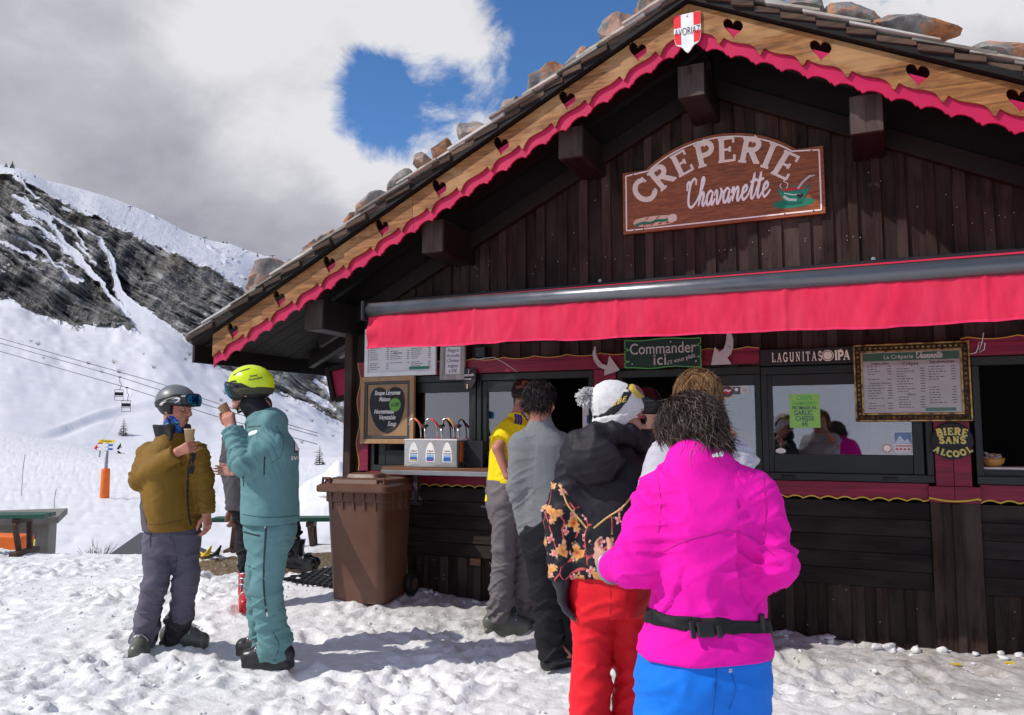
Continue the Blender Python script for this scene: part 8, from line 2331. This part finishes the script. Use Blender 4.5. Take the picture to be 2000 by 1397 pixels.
# -- man in white T-shirt
def person_tee():
 P = Person('person with thin light brown hair in a white T shirt behind the magenta fleece', 3.25, dict(face=12, head=(22, 8, 0), toeL=0, toeR=15, joints=dict(
  head=(1365, 786), neck=(1368, 850), chest=(1372, 940), pel=(1375, 1110), shL=(1304, 893), elL=(1282, 985), wrL=(1330, 1040, .22), shR=(1428, 893), elR=(1452, 930, -.02), wrR=(1425, 850, .17),
  hipL=(1345, 1140), knL=(1345, 1320), anL=(1345, 1490), hipR=(1405, 1140), knR=(1405, 1320), anR=(1405, 1490))), skin=SKINR, group=G_Q)
 J = P.J
 P.body({'R': (UP + away(-60) * .5, away(-90), away(180), dict(curl=.5)), 'L': (away(0), away(90), UP)})
 TW = fabric('white_jersey', (.50, .49, .54), .85, 600, .0004, .04)
 def ex(S): S.add(rc(J['neck'] - UP * .02, J['neck'] + UP * .012, .074, .070, cut1=True), .03)
 P.jacket(TW, [(-.15, .185, .13), (.1, .182, .13), (.4, .185, .132), (.62, .196, .135), (.8, .188, .118), (.92, .12, .09), (1.0, .07, .07)], (.084, .086, .05), extra=ex, name='t_shirt', short=.80, seed=9.1, base=.0035, k=.8)
 P.trousers(BLACKC, (.18, .14), (.098, .08, .085), .06, seed=3); P.boots(BOOTBLK, BUCK)
 HM = hair_mat('light_brown_hair', (.10, .045, .018), (.26, .13, .055), (.46, .27, .12))
 hair_cap(P, 'hair', HM, lambda r, f, u: np.maximum(f - .05 - .4 * np.maximum(u, 0), -(u + .085)), .004)
 strands(P, 'hair_locks', HM, 2000, lambda v, r: (v[1] < .5 or v[2] > .6) and v[2] > -.8 and not (v[2] > .80 and v[1] < .2 and r.random() < .75), lambda v: .085, lambda v: (v[0] * .5, -.45, -.6 if v[2] < .7 else -.1), .008, .006, 5, .0013, off=.004, clump=1.2, messy=.12, flick=.008)
person_tee()
# -- man in grey fleece
def person_grey():
 P = Person('person with wavy dark hair in a grey fleece and black trousers, back turned', 5.28, dict(face=15, head=(38, 6, 0), toeL=55, toeR=40, joints=dict(
  head=(1056, 786), neck=(1056, 826), chest=(1050, 880), pel=(1066, 1022), shL=(1020, 866, -.03), elL=(1009, 952, -.03), wrL=(1027, 1040), shR=(1096, 866, .06), elR=(1106, 940, .12), wrR=(1112, 1010, .25),
  hipL=(1050, 1040, -.02), knL=(1064, 1165, -.02), anL=(1078, 1272), hipR=(1086, 1040, .05), knR=(1090, 1165, .1), anR=(1096, 1268, .15))), skin=SKINR, group=G_Q)
 J = P.J
 P.body({'L': (-UP + away(40) * .3, away(90), away(15), dict(curl=.5)), 'R': (-UP + away(10) * .6, away(-60), away(15), dict(curl=.5))})
 GRY = fabric('heather_grey_fleece', (.195, .203, .210), .9, 420, .0006, .12, 0, .2, 120)
 def ex(S): S.add(rc(J['neck'] - UP * .03, J['neck'] + UP * .045 + away(20) * .01, .076, .068, cut1=True), .03)
 P.jacket(GRY, [(-.10, .180, .135), (.05, .182, .135), (.25, .172, .128), (.5, .180, .135), (.68, .196, .14), (.82, .178, .118), (.93, .115, .09), (1.0, .072, .07)], (.076, .064, .048), extra=ex, name='fleece', seed=11.0, base=.0025, k=.9)
 P.trousers(BLACKC, (.168, .14), (.100, .086, .092), .06, seed=13, drop=.09); P.boots(BOOTBLK, BUCK, ski=False)
 HM = hair_mat('black_brown_hair', (.004, .003, .003), (.010, .008, .008), (.06, .05, .048))
 hair_cap(P, 'hair', HM, lambda r, f, u: np.maximum(f - .045 - .4 * np.maximum(u, 0), -(u + .085 + .3 * np.maximum(f, 0))), .010)
 strands(P, 'hair_locks', HM, 900, lambda v, r: (v[1] < .45 or v[2] > .5) and v[2] > -.75, lambda v: .075, lambda v: (v[0] * .6, -.5, -.5), .012, .012, 8, .0024, off=.008, clump=1.6, messy=.2, flick=.012)
person_grey()
# -- man in yellow football shirt
def person_yellow():
 P = Person('person in a yellow polo shirt with blue shoulder stripes leaning at the left hatch', 6.2, dict(face=48, head=(50, 8, 0), toeL=85, toeR=80, joints=dict(
  head=(1026, 772, .05), neck=(1014, 812), chest=(1000, 852), pel=(990, 962), shL=(992, 838, -.08), elL=(972, 876, -.20), wrL=(990, 930, -.22), shR=(1040, 838, .18), elR=(1060, 880, .25), wrR=(1085, 915, .3),
  hipL=(984, 972, -.05), knL=(985, 1075, -.05), anL=(975, 1178), hipR=(1005, 972, .08), knR=(1022, 1075, .10), anR=(1012, 1165, .18))), skin=SKINR, group=G_Q)
 J = P.J
 P.body({'L': (away(70) + UP * -.5, away(180), away(0), dict(curl=.5)), 'R': (away(60), -UP, away(0), dict(curl=.4))})
 YL = fabric('yellow_jersey', (.88, .66, .006), .75, 600, .0004, .04)
 def ex(S): S.add(rc(J['neck'] - UP * .02, J['neck'] + UP * .022, .076, .070, cut1=True), .03)
 P.jacket(YL, [(-.10, .168, .140), (.1, .165, .138), (.35, .165, .138), (.6, .180, .142), (.8, .172, .12), (.92, .115, .09), (1.0, .072, .07)], (.078, .082, .05), extra=ex, name='polo_shirt', short=.72, seed=15.0, base=.003, k=.9)
 BLS = plain('royal_blue_stripe', (.012, .02, .22), .6)
 for i in range(3): P.line('shoulder_stripe', [(1006 + i * 5.2, 808.5 + i * 1.2), (1008 + i * 5.2, 818 + i), (1006.5 + i * 5.2, 828 + i)], .017, BLS if i != 1 else BLS, P.jb, P.jk, .003)
 P.line('collar_band', [(1001, 793), (1012, 800), (1024, 812), (1031, 822)], .016, BLS, P.jb, P.jk, .003); P.line('collar_band', [(1002, 791), (1013, 797.5), (1025, 808), (1032, 818)], .007, OFFW, P.jb, P.jk, .004)
 GT = fabric('warm_grey_ski_trousers', (.155, .135, .14), .65, 600, .0004, .08)
 P.trousers(GT, (.165, .15), (.104, .090, .098), .10, seed=17, base=.004, k=1.4, drop=.07); P.boots(BOOTGRN, plain('silver_blue_buckle', (.35, .42, .60), .25, .7))
 HM = hair_mat('short_dark_hair', (.02, .010, .008), (.055, .028, .020), (.10, .06, .045))
 hair_cap(P, 'hair', HM, lambda r, f, u: np.maximum(f - .05 - .4 * np.maximum(u, 0), -(u + .06 + .3 * np.maximum(f, 0))), .001)
 strands(P, 'hair_locks', HM, 900, lambda v, r: (v[1] < .5 or v[2] > .5) and v[2] > -.72, lambda v: .026, lambda v: (v[0] * .3, -.4, -.7), .001, .001, 9, .0016, off=.002, messy=.2)
person_yellow()
# -- person in a black helmet at the hatch
def person_black_helmet():
 P = Person('person in a glossy black helmet at the hatch behind the white bobble hat', 5.7, dict(face=8, head=(20, 5, 0), toeL=5, toeR=10, joints=dict(
  head=(1264, 798), neck=(1264, 838), chest=(1266, 885), pel=(1268, 990), shL=(1228, 858), elL=(1220, 925), wrL=(1240, 960, .2), shR=(1300, 858), elR=(1310, 925), wrR=(1295, 955, .2),
  hipL=(1250, 1010), knL=(1250, 1120), anL=(1250, 1220), hipR=(1284, 1010), knR=(1286, 1120), anR=(1286, 1220))), group=G_Q)
 J = P.J; P.body({'L': (away(0), -UP, away(90)), 'R': (away(0), -UP, away(-90))})
 P.jacket(CURS_BLK, [(-.12, .19, .15), (.2, .185, .145), (.6, .2, .15), (.8, .19, .12), (.93, .12, .09), (1.0, .08, .08)], (.082, .07, .055), seed=21)
 P.trousers(BLACKC, seed=22); P.boots(BOOTBLK, BUCK)
 h, c = helmet(P, plain('gloss_black', (.008, .008, .010), .12, 0, .6), BLK)
 goggles(P, c, 1.0, BLK, lens_mat('dark_lens', (.02, .02, .03), (.1, .1, .12)), BLK, up=.0, tilt=14, parent=h)
 P.line('red_collar_tab', [(1275, 842), (1285, 844), (1292, 850)], .03, RED, P.jb, P.jk, .006)
person_black_helmet()
# -- man in olive jacket
def person_olive():
 P = Person('person in an olive jacket, grey helmet and purple grey trousers holding a cup', 5.65, dict(face=128, head=(105, 8, 0), toeL=98, toeR=168, hs=1.07, joints=dict(
  head=(344, 798), neck=(334, 850), chest=(332, 900), pel=(337, 1022), shR=(290, 884, .05), elR=(272, 938, -.06), wrR=(345, 884, -.26), shL=(384, 884, -.02), elL=(398, 935, .02), wrL=(404, 1002, -.02),
  hipR=(312, 1045, -.02), knR=(302, 1140, -.06), anR=(281, 1232, .05), hipL=(362, 1045, .03), knL=(364, 1130, .02), anL=(346, 1218, .20))), skin=SKINR, h=.0065)
 J = P.J
 ends = P.body({'R': (away(88) + UP * .45, away(20), UP, dict(curl=.95, thumb_close=.9)), 'L': (-UP + away(90) * .12, away(-70), away(150), dict(curl=.55))})
 eyes(P, 1.07)
 OL = fabric('olive_softshell', (.205, .110, .013), .7, 600, .0004, .08)
 Fv = away(128)
 def ex(S):
  S.add(rc(J['neck'] - UP * .04 + Fv * .01, J['neck'] + UP * .02 + Fv * .015, .100, .090, cut1=True), .03)
 P.jacket(OL, [(-.06, .192, .150), (.02, .198, .155), (.15, .200, .158), (.4, .188, .150), (.62, .188, .145), (.80, .182, .125), (.92, .125, .10), (1.0, .09, .09)], (.078, .072, .056), extra=ex, seed=25.0, base=.0035, k=1.3)
 PUR = fabric('purple_grey_panel', (.105, .090, .105), .7, 600, .0004, .06)
 side = v3(away(128 - 58 + 180 - 64)); pc = v3(J['pel']); 
 rt2 = v3(away(90)); zc = J['chest'].z - .02
 a0 = at(268, 938, 5.6); a1 = at(307, 1030, 5.6)
 def reg(X, Y, Z):
  u = (X - a0.x) * rt2[0] + (Y - a0.y) * rt2[1]; z = Z
  t = (a0.z - z) / (a0.z - a1.z); lim = .025 + t * (((v3(a1) - v3(a0)) @ rt2) - .025)
  arm = .0
  return np.maximum(u - lim, Z - a0.z)
 el = v3(J['elR'])
 P.patch('side_panel', lambda X, Y, Z: np.maximum(reg(X, Y, Z), .105 - np.sqrt((X - el[0]) ** 2 + (Y - el[1]) ** 2 + (Z - el[2]) ** 2)), PUR, .0025)
 CH = fabric('charcoal_fleece', (.035, .034, .035), .9, 300, .0012, .3, 0, .2, 60); S = Sculpt(.007)
 n0 = J['neck'] + UP * .015
 for (a, b, r0) in ((-150, -90, .030), (-90, -30, .032), (-30, 30, .034)):
  pass
 ring = [n0 + away(q) * .098 for q in range(0, 361, 30)]
 S.add(rc(n0 - UP * .04, n0 + UP * .055, .098, .122, cut1=True), .02); S.sub(rc(n0 - UP * .01, n0 + UP * .10, .080, .110), .012); S.sub(rc(n0 + away(122) * .09 - UP * .06, n0 + away(122) * .19 + UP * .12, .030, .075), .015)
 for sg in (-1, 1): S.add(rc(n0 + away(124 + sg * 40) * .108 + UP * .035, n0 + away(124 + sg * 34) * .158 - UP * .045, .022, .012), .03)
 S.run(); V, Q = S.mesh(); V = relax(V, Q, 2); V = creases(V, vnormals(V, Q), [(ring[0], ring[6], 1, 16)], [], 2.0, .006); link('collar', np_mesh('collar', V - np.array(P.base[:]), Q), CH, P.o, True)
 SC = NT('blue_neck_gaiter'); c = SC.coords(); nz = SC.noise(c, 26, 3, .5, 1.5); SM = SC.done(SC.ramp(nz, [(.38, (.01, .02, .10)), (.5, (.01, .05, .55)), (.58, (.02, .22, .60)), (.66, (.10, .55, .10)), (.75, (.5, .6, .1))]), .6)
 S = Sculpt(.006); S.add(rc(J['neck'] - UP * .01 + Fv * .01, J['head'] - UP * .085 + P.hf[1] * .0, .080, .074), .01); S.run(); V, Q = S.mesh(); V = relax(V, Q, 1); V = creases(V, vnormals(V, Q), [(J['neck'], J['head'], 1, 26)], [], 1.0, .005); link('neck_gaiter', np_mesh('neck_gaiter', V - np.array(P.base[:]), Q), SM, P.o, True)
 ZP = plain('zip_black', (.015, .015, .016), .45)
 P.line('zip', [(372, 888), (368, 920), (366, 960), (368, 1000), (373, 1026)], .016, ZP, P.jb, P.jk, .005); P.line('zip_flap', [(379, 885), (377, 905), (374, 925)], .03, CH, P.jb, P.jk, .006)
 P.line('hem_line', [(270, 1022), (310, 1025), (345, 1018), (400, 1006)], .006, plain('olive_seam', (.10, .055, .008), .8), P.jb, P.jk, .002)
 TP = fabric('slate_purple_trousers', (.105, .094, .128), .68, 600, .0004, .08)
 P.trousers(TP, (.172, .145), (.102, .080, .086), .05, seed=27, base=.004, k=1.3, drop=.10)
 P.line('trouser_zip', [(298, 1035), (294, 1050), (294, 1068)], .008, ZP, P.tb, P.tr, .003); P.line('trouser_seam', [(335, 1040), (345, 1100), (330, 1150)], .004, plain('purple_seam', (.05, .045, .065), .8), P.tb, P.tr, .002)
 P.tpatch('knee_cuff', lambda X, Y, Z, z=J['anL'].z + .10, c_=v3(J['anL']): np.maximum(Z - z - .04 * (X - c_[0]), np.sqrt((X - c_[0]) ** 2 + (Y - c_[1]) ** 2) - .15), fabric('dark_gaiter', (.035, .03, .033), .6), .004)
 P.boots(BOOTGRN, BUCK)
 h, c = helmet(P, plain('matt_grey_shell', (.135, .145, .15), .38, 0, .5, .04), BLK, 1.10)
 goggles(P, c, 1.10, BLK, lens_mat('blue_mirror_lens', (.005, .10, .24), (.02, .28, .55)), BLK, up=.012, tilt=8, parent=h, grow=.030, high=.042, wrap_low=.03)
 ringm = flat_mesh([(20 * math.cos(t), 8 * math.sin(t)) for t in np.linspace(0, 2 * math.pi, 29)[:-1]], [[(15.5 * math.cos(t), 4.2 * math.sin(t)) for t in np.linspace(0, 2 * math.pi, 29)[:-1]]], .5)
 P.decal('oval_logo', ringm, (332, 786), (1, -.28), (.2, -1), OFFW, P.hb, h, .009)
 k = J['wrR']; q = at(370, 852, 5.34)
 cup(q - UP * .035, (.05, .05, 0), 1.0, 'kraft paper cup held by the person in the olive jacket')
person_olive()
# -- man in teal suit
def person_teal():
 P = Person('person in a teal ski suit and lime yellow helmet drinking from a cup', 5.3, dict(face=-78, head=(-88, -4, 0), toeL=-80, toeR=-70, hs=1.07, joints=dict(
  head=(487, 764), neck=(514, 820), chest=(528, 880), pel=(528, 1008), shL=(530, 876, -.12), elL=(476, 905, -.20), wrL=(452, 838, -.12), shR=(522, 874, .20), elR=(472, 905, .22), wrR=(455, 838, .12),
  hipL=(530, 1030, -.06), knL=(520, 1150, -.06), anL=(540, 1258, .06), hipR=(520, 1030, .12), knR=(508, 1140, .14), anR=(522, 1235, .30))), skin=SKINR, h=.0065)
 J = P.J
 P.body({'L': (UP + away(-70) * .45, away(0), away(-90), dict(curl=.95, thumb_close=.8)), 'R': (UP + away(-60) * .5, away(180), away(-90), dict(curl=.9, thumb_close=.8))})
 eyes(P, 1.07)
 TE = fabric('teal_shell', (.120, .258, .265), .62, 600, .0004, .07)
 Fv = away(-78)
 def ex(S):
  S.add(rc(J['neck'] - UP * .05, J['neck'] + UP * .050 + Fv * .02, .105, .092, cut1=True), .03)
  S.add(ell(J['neck'] - UP * .015 - Fv * .085, (.125, .070, .085), away(12), Fv, UP), .04)
 P.jacket(TE, [(-.06, .205, .165), (.03, .208, .168), (.15, .200, .165), (.4, .196, .165), (.62, .198, .165), (.80, .185, .14), (.92, .13, .11), (1.0, .095, .09)], (.088, .078, .062), extra=ex, seed=31.0, base=.004, k=1.35)
 DK = plain('dark_teal_zip', (.012, .030, .032), .5)
 P.line('pocket_zip', [(517, 892), (516, 912), (516, 928)], .010, DK, P.jb, P.jk, .004); P.line('pocket_zip', [(474, 930), (476, 950)], .010, DK, P.jb, P.jk, .004)
 P.line('hem_seam', [(468, 1004), (510, 1010), (550, 1010), (586, 1006)], .006, plain('teal_seam', (.03, .09, .10), .7), P.jb, P.jk, .002); P.line('shoulder_seam', [(540, 832), (553, 860), (548, 890), (530, 905)], .005, plain('teal_seam2', (.03, .09, .10), .7), P.jb, P.jk, .002)
 P.line('cuff_tab', [(430, 822), (442, 818), (455, 820)], .022, DK, P.jb, P.jk, .004)
 P.decal('back_logo', quad_sheet(12, 34), (580, 868), (1, 0), (0, -1), plain('logo_dark', (.05, .09, .10), .6), P.jb, P.jk, .0025); P.decal('back_logo', quad_sheet(11, 16), (581, 872), (1, 0), (0, -1), OFFW, P.jb, P.jk, .004)
 P.decal('back_text', text_mesh('svsp', 15, .5, .2), (580, 894), (1, 0), (0, -1), OFFW, P.jb, P.jk, .003)
 P.decal('sleeve_logo', disc_sheet(9, 4.5), (494, 846), (1, -.35), (.1, -1), OFFW, P.jb, P.jk, .003); P.decal('sleeve_text', text_mesh('montain', 7.5, .5, .1), (497, 833), (1, -.1), (.1, -1), DK, P.jb, P.jk, .003)
 P.trousers(TE, (.172, .16), (.118, .096, .102), .05, seed=33, base=.004, k=1.4, drop=.10)
 P.line('leg_zip', [(520, 1022), (518, 1060), (515, 1110), (516, 1160), (521, 1200)], .012, DK, P.tb, P.tr, .004); P.line('zip_pull', [(519, 1022), (518, 1032)], .012, OFFW, P.tb, P.tr, .007); P.line('zip_pull', [(521, 1196), (522, 1204)], .010, OFFW, P.tb, P.tr, .007)
 P.line('pocket_flap', [(474, 1038), (490, 1043), (508, 1047)], .012, DK, P.tb, P.tr, .004); P.line('pocket_seam', [(472, 1062), (478, 1100), (500, 1112)], .005, DK, P.tb, P.tr, .002); P.line('gaiter_seam', [(533, 1235), (545, 1260), (536, 1290)], .005, DK, P.tb, P.tr, .002)
 P.boots(BOOTBLK, BUCK)
 LIME = plain('lime_shell', (.62, .78, .01), .22, 0, .55, .03)
 h, c = helmet(P, LIME, BLK, 1.14); GRN_ = plain('olive_print_strap', (.050, .052, .025), .7)
 goggles(P, c, 1.14, BLK, lens_mat('blue_green_mirror', (.0, .12, .10), (.01, .20, .50)), GRN_, up=-.052, tilt=-2, parent=h, high=.056, wide=.086, grow=.018, wrap_low=-.012)
 for a, b_ in (((456, 733), (488, 720)), ((448, 748), (462, 745)), ((500, 714), (520, 720))): P.line('vent', [a, ((a[0] + b_[0]) / 2, (a[1] + b_[1]) / 2 - 1.5), b_], .012, BLK, P.hb, h, .001)
 P.decal('lettering', text_mesh('Sweet', 6.2, .5, .15), (495, 734), (1, -.2), (.1, -1), INK, P.hb, h); P.decal('lettering', text_mesh('Protection', 6.2, .5, .15), (499, 740), (1, -.2), (.1, -1), INK, P.hb, h)
 P.decal('oval_logo', flat_mesh([(6 * math.cos(t), 4 * math.sin(t)) for t in np.linspace(0, 2 * math.pi, 21)[:-1]], [[(4.3 * math.cos(t), 2.4 * math.sin(t)) for t in np.linspace(0, 2 * math.pi, 21)[:-1]]], .5), (491, 749), (1, -.2), (.1, -1), OFFW, P.sb, h, .003)
 S = Sculpt(.007); S.add(rc(J['neck'] + UP * .0, J['head'] - UP * .07 - P.hf[1] * .015, .088, .080), .01); P.sculpted('neck_tube', S, CURS_BLK)
 cup(at(447, 812, 5.30), (.25, -.55, 0), 1.0, 'kraft paper cup raised to the mouth of the person in teal')
person_teal()
# -- two people mostly hidden behind the man in teal
def person_hidden():
 P = Person('person in a charcoal jacket and red ski boots behind the teal suit', 6.9, dict(face=150, head=(150, 5, 0), toeL=150, toeR=165, joints=dict(
  head=(512, 800), neck=(500, 838), chest=(490, 880), pel=(490, 968), shR=(455, 856), elR=(446, 915, -.02), wrR=(462, 985, -.05), shL=(530, 856), elL=(520, 915, -.1), wrL=(458, 922, -.32),
  hipR=(484, 985), knR=(482, 1070), anR=(483, 1150), hipL=(505, 985), knL=(506, 1070), anL=(508, 1145))))
 J = P.J; P.body({'L': (away(-80) + UP * .1, away(180), UP, dict(curl=.45)), 'R': (-UP, away(-60), away(150), dict(curl=.5))})
 CG = fabric('charcoal_jacket', (.075, .066, .075), .7, 600, .0004, .06)
 P.jacket(CG, [(-.18, .205, .15), (.1, .20, .15), (.6, .20, .15), (.82, .185, .12), (.93, .12, .10), (1.0, .09, .09)], (.088, .078, .065), seed=41)
 P.trousers(BLACKC, seed=42, leg=(.10, .08, .075), drop=-.10); P.boots(BOOTRED, BUCK, rows=(0, 1, 2, 3))
 S = Sculpt(.006); W = J['wrR']; S.add(rc(W + UP * .05, W - UP * .02, .046, .042), .01); hand_prims(S, W - UP * .015, -UP, away(-60), away(150), curl=.5, fat=1.6, s=1.1); P.sculpted('glove', S, plain('brown_leather', (.20, .08, .035), .5))
 hair_cap(P, 'hair', hair_mat('brown_hair', (.03, .02, .01), (.05, .03, .02), (.08, .05, .03)), lambda r, f, u: np.maximum(f - .05 - .4 * np.maximum(u, 0), -(u + .06)), .008)
 P = Person('person in black whose ski boot shows behind the legs of the teal suit', 8.4, dict(face=120, head=(120, 0, 0), toeL=80, toeR=100, joints=dict(
  head=(544, 838), neck=(544, 862), chest=(546, 890), pel=(550, 975), shR=(526, 876), elR=(523, 920), wrR=(533, 960, -.1), shL=(565, 876), elL=(568, 920), wrL=(560, 960, -.1),
  hipR=(544, 985), knR=(566, 1040), anR=(574, 1096), hipL=(558, 985), knL=(574, 1040), anL=(579, 1098))))
 P.body({'L': (-UP, away(0), away(90)), 'R': (-UP, away(0), away(90))})
 P.jacket(CURS_BLK, [(-.15, .16, .13), (.2, .15, .12), (.6, .16, .12), (.8, .15, .11), (.93, .1, .08), (1.0, .07, .07)], (.07, .06, .05), seed=45)
 P.trousers(BLACKC, (.15, .12), (.085, .07, .07), seed=46, drop=.02); P.boots(BOOTBLK, BUCK)
 hair_cap(P, 'hair', bpy.data.materials['brown_hair'], lambda r, f, u: np.maximum(f - .05 - .4 * np.maximum(u, 0), -(u + .06)), .008)
person_hidden()
# -- skier far off on the piste
def far_skier():
 p = on_mountain(232, 886, 100)
 if p is None: return
 s = (p - Vector(_cam)).length / 1587 * 13; S = Sculpt(.03); d = Vector(_rt)
 S.add(rc(p + UP * .1, p + UP * .5 * s / 1.75 + d * -.15, .12, .13), .05); S.add(rc(p + UP * .1 + d * .3, p + UP * .5 * s / 1.75 + d * -.15, .12, .13), .05)
 S.add(rc(p + UP * .9 + d * -.15, p + UP * 1.4 + d * .15, .2, .2), .08); S.add(ell(p + UP * 1.68 + d * .25, (.12, .12, .14)), .04); S.add(rc(p + UP * 1.35 + d * .15, p + UP * 1.0 + d * .5, .08, .06), .04)
 S.run(); V, Q = S.mesh(); o = link('person', np_mesh('person', V - np.array(p[:]), Q), CURS_BLK, None, True, p)
 tag(o, 'tiny dark skier far off on the piste right of the signpost', 'person')
 for k in (-.1, .2): m = MB(); m.tube([d * (k - .8), d * (k + .9)], .05, 4); q = m.build('ski', BLK, o); q.location = (0, 0, .06)
far_skier()
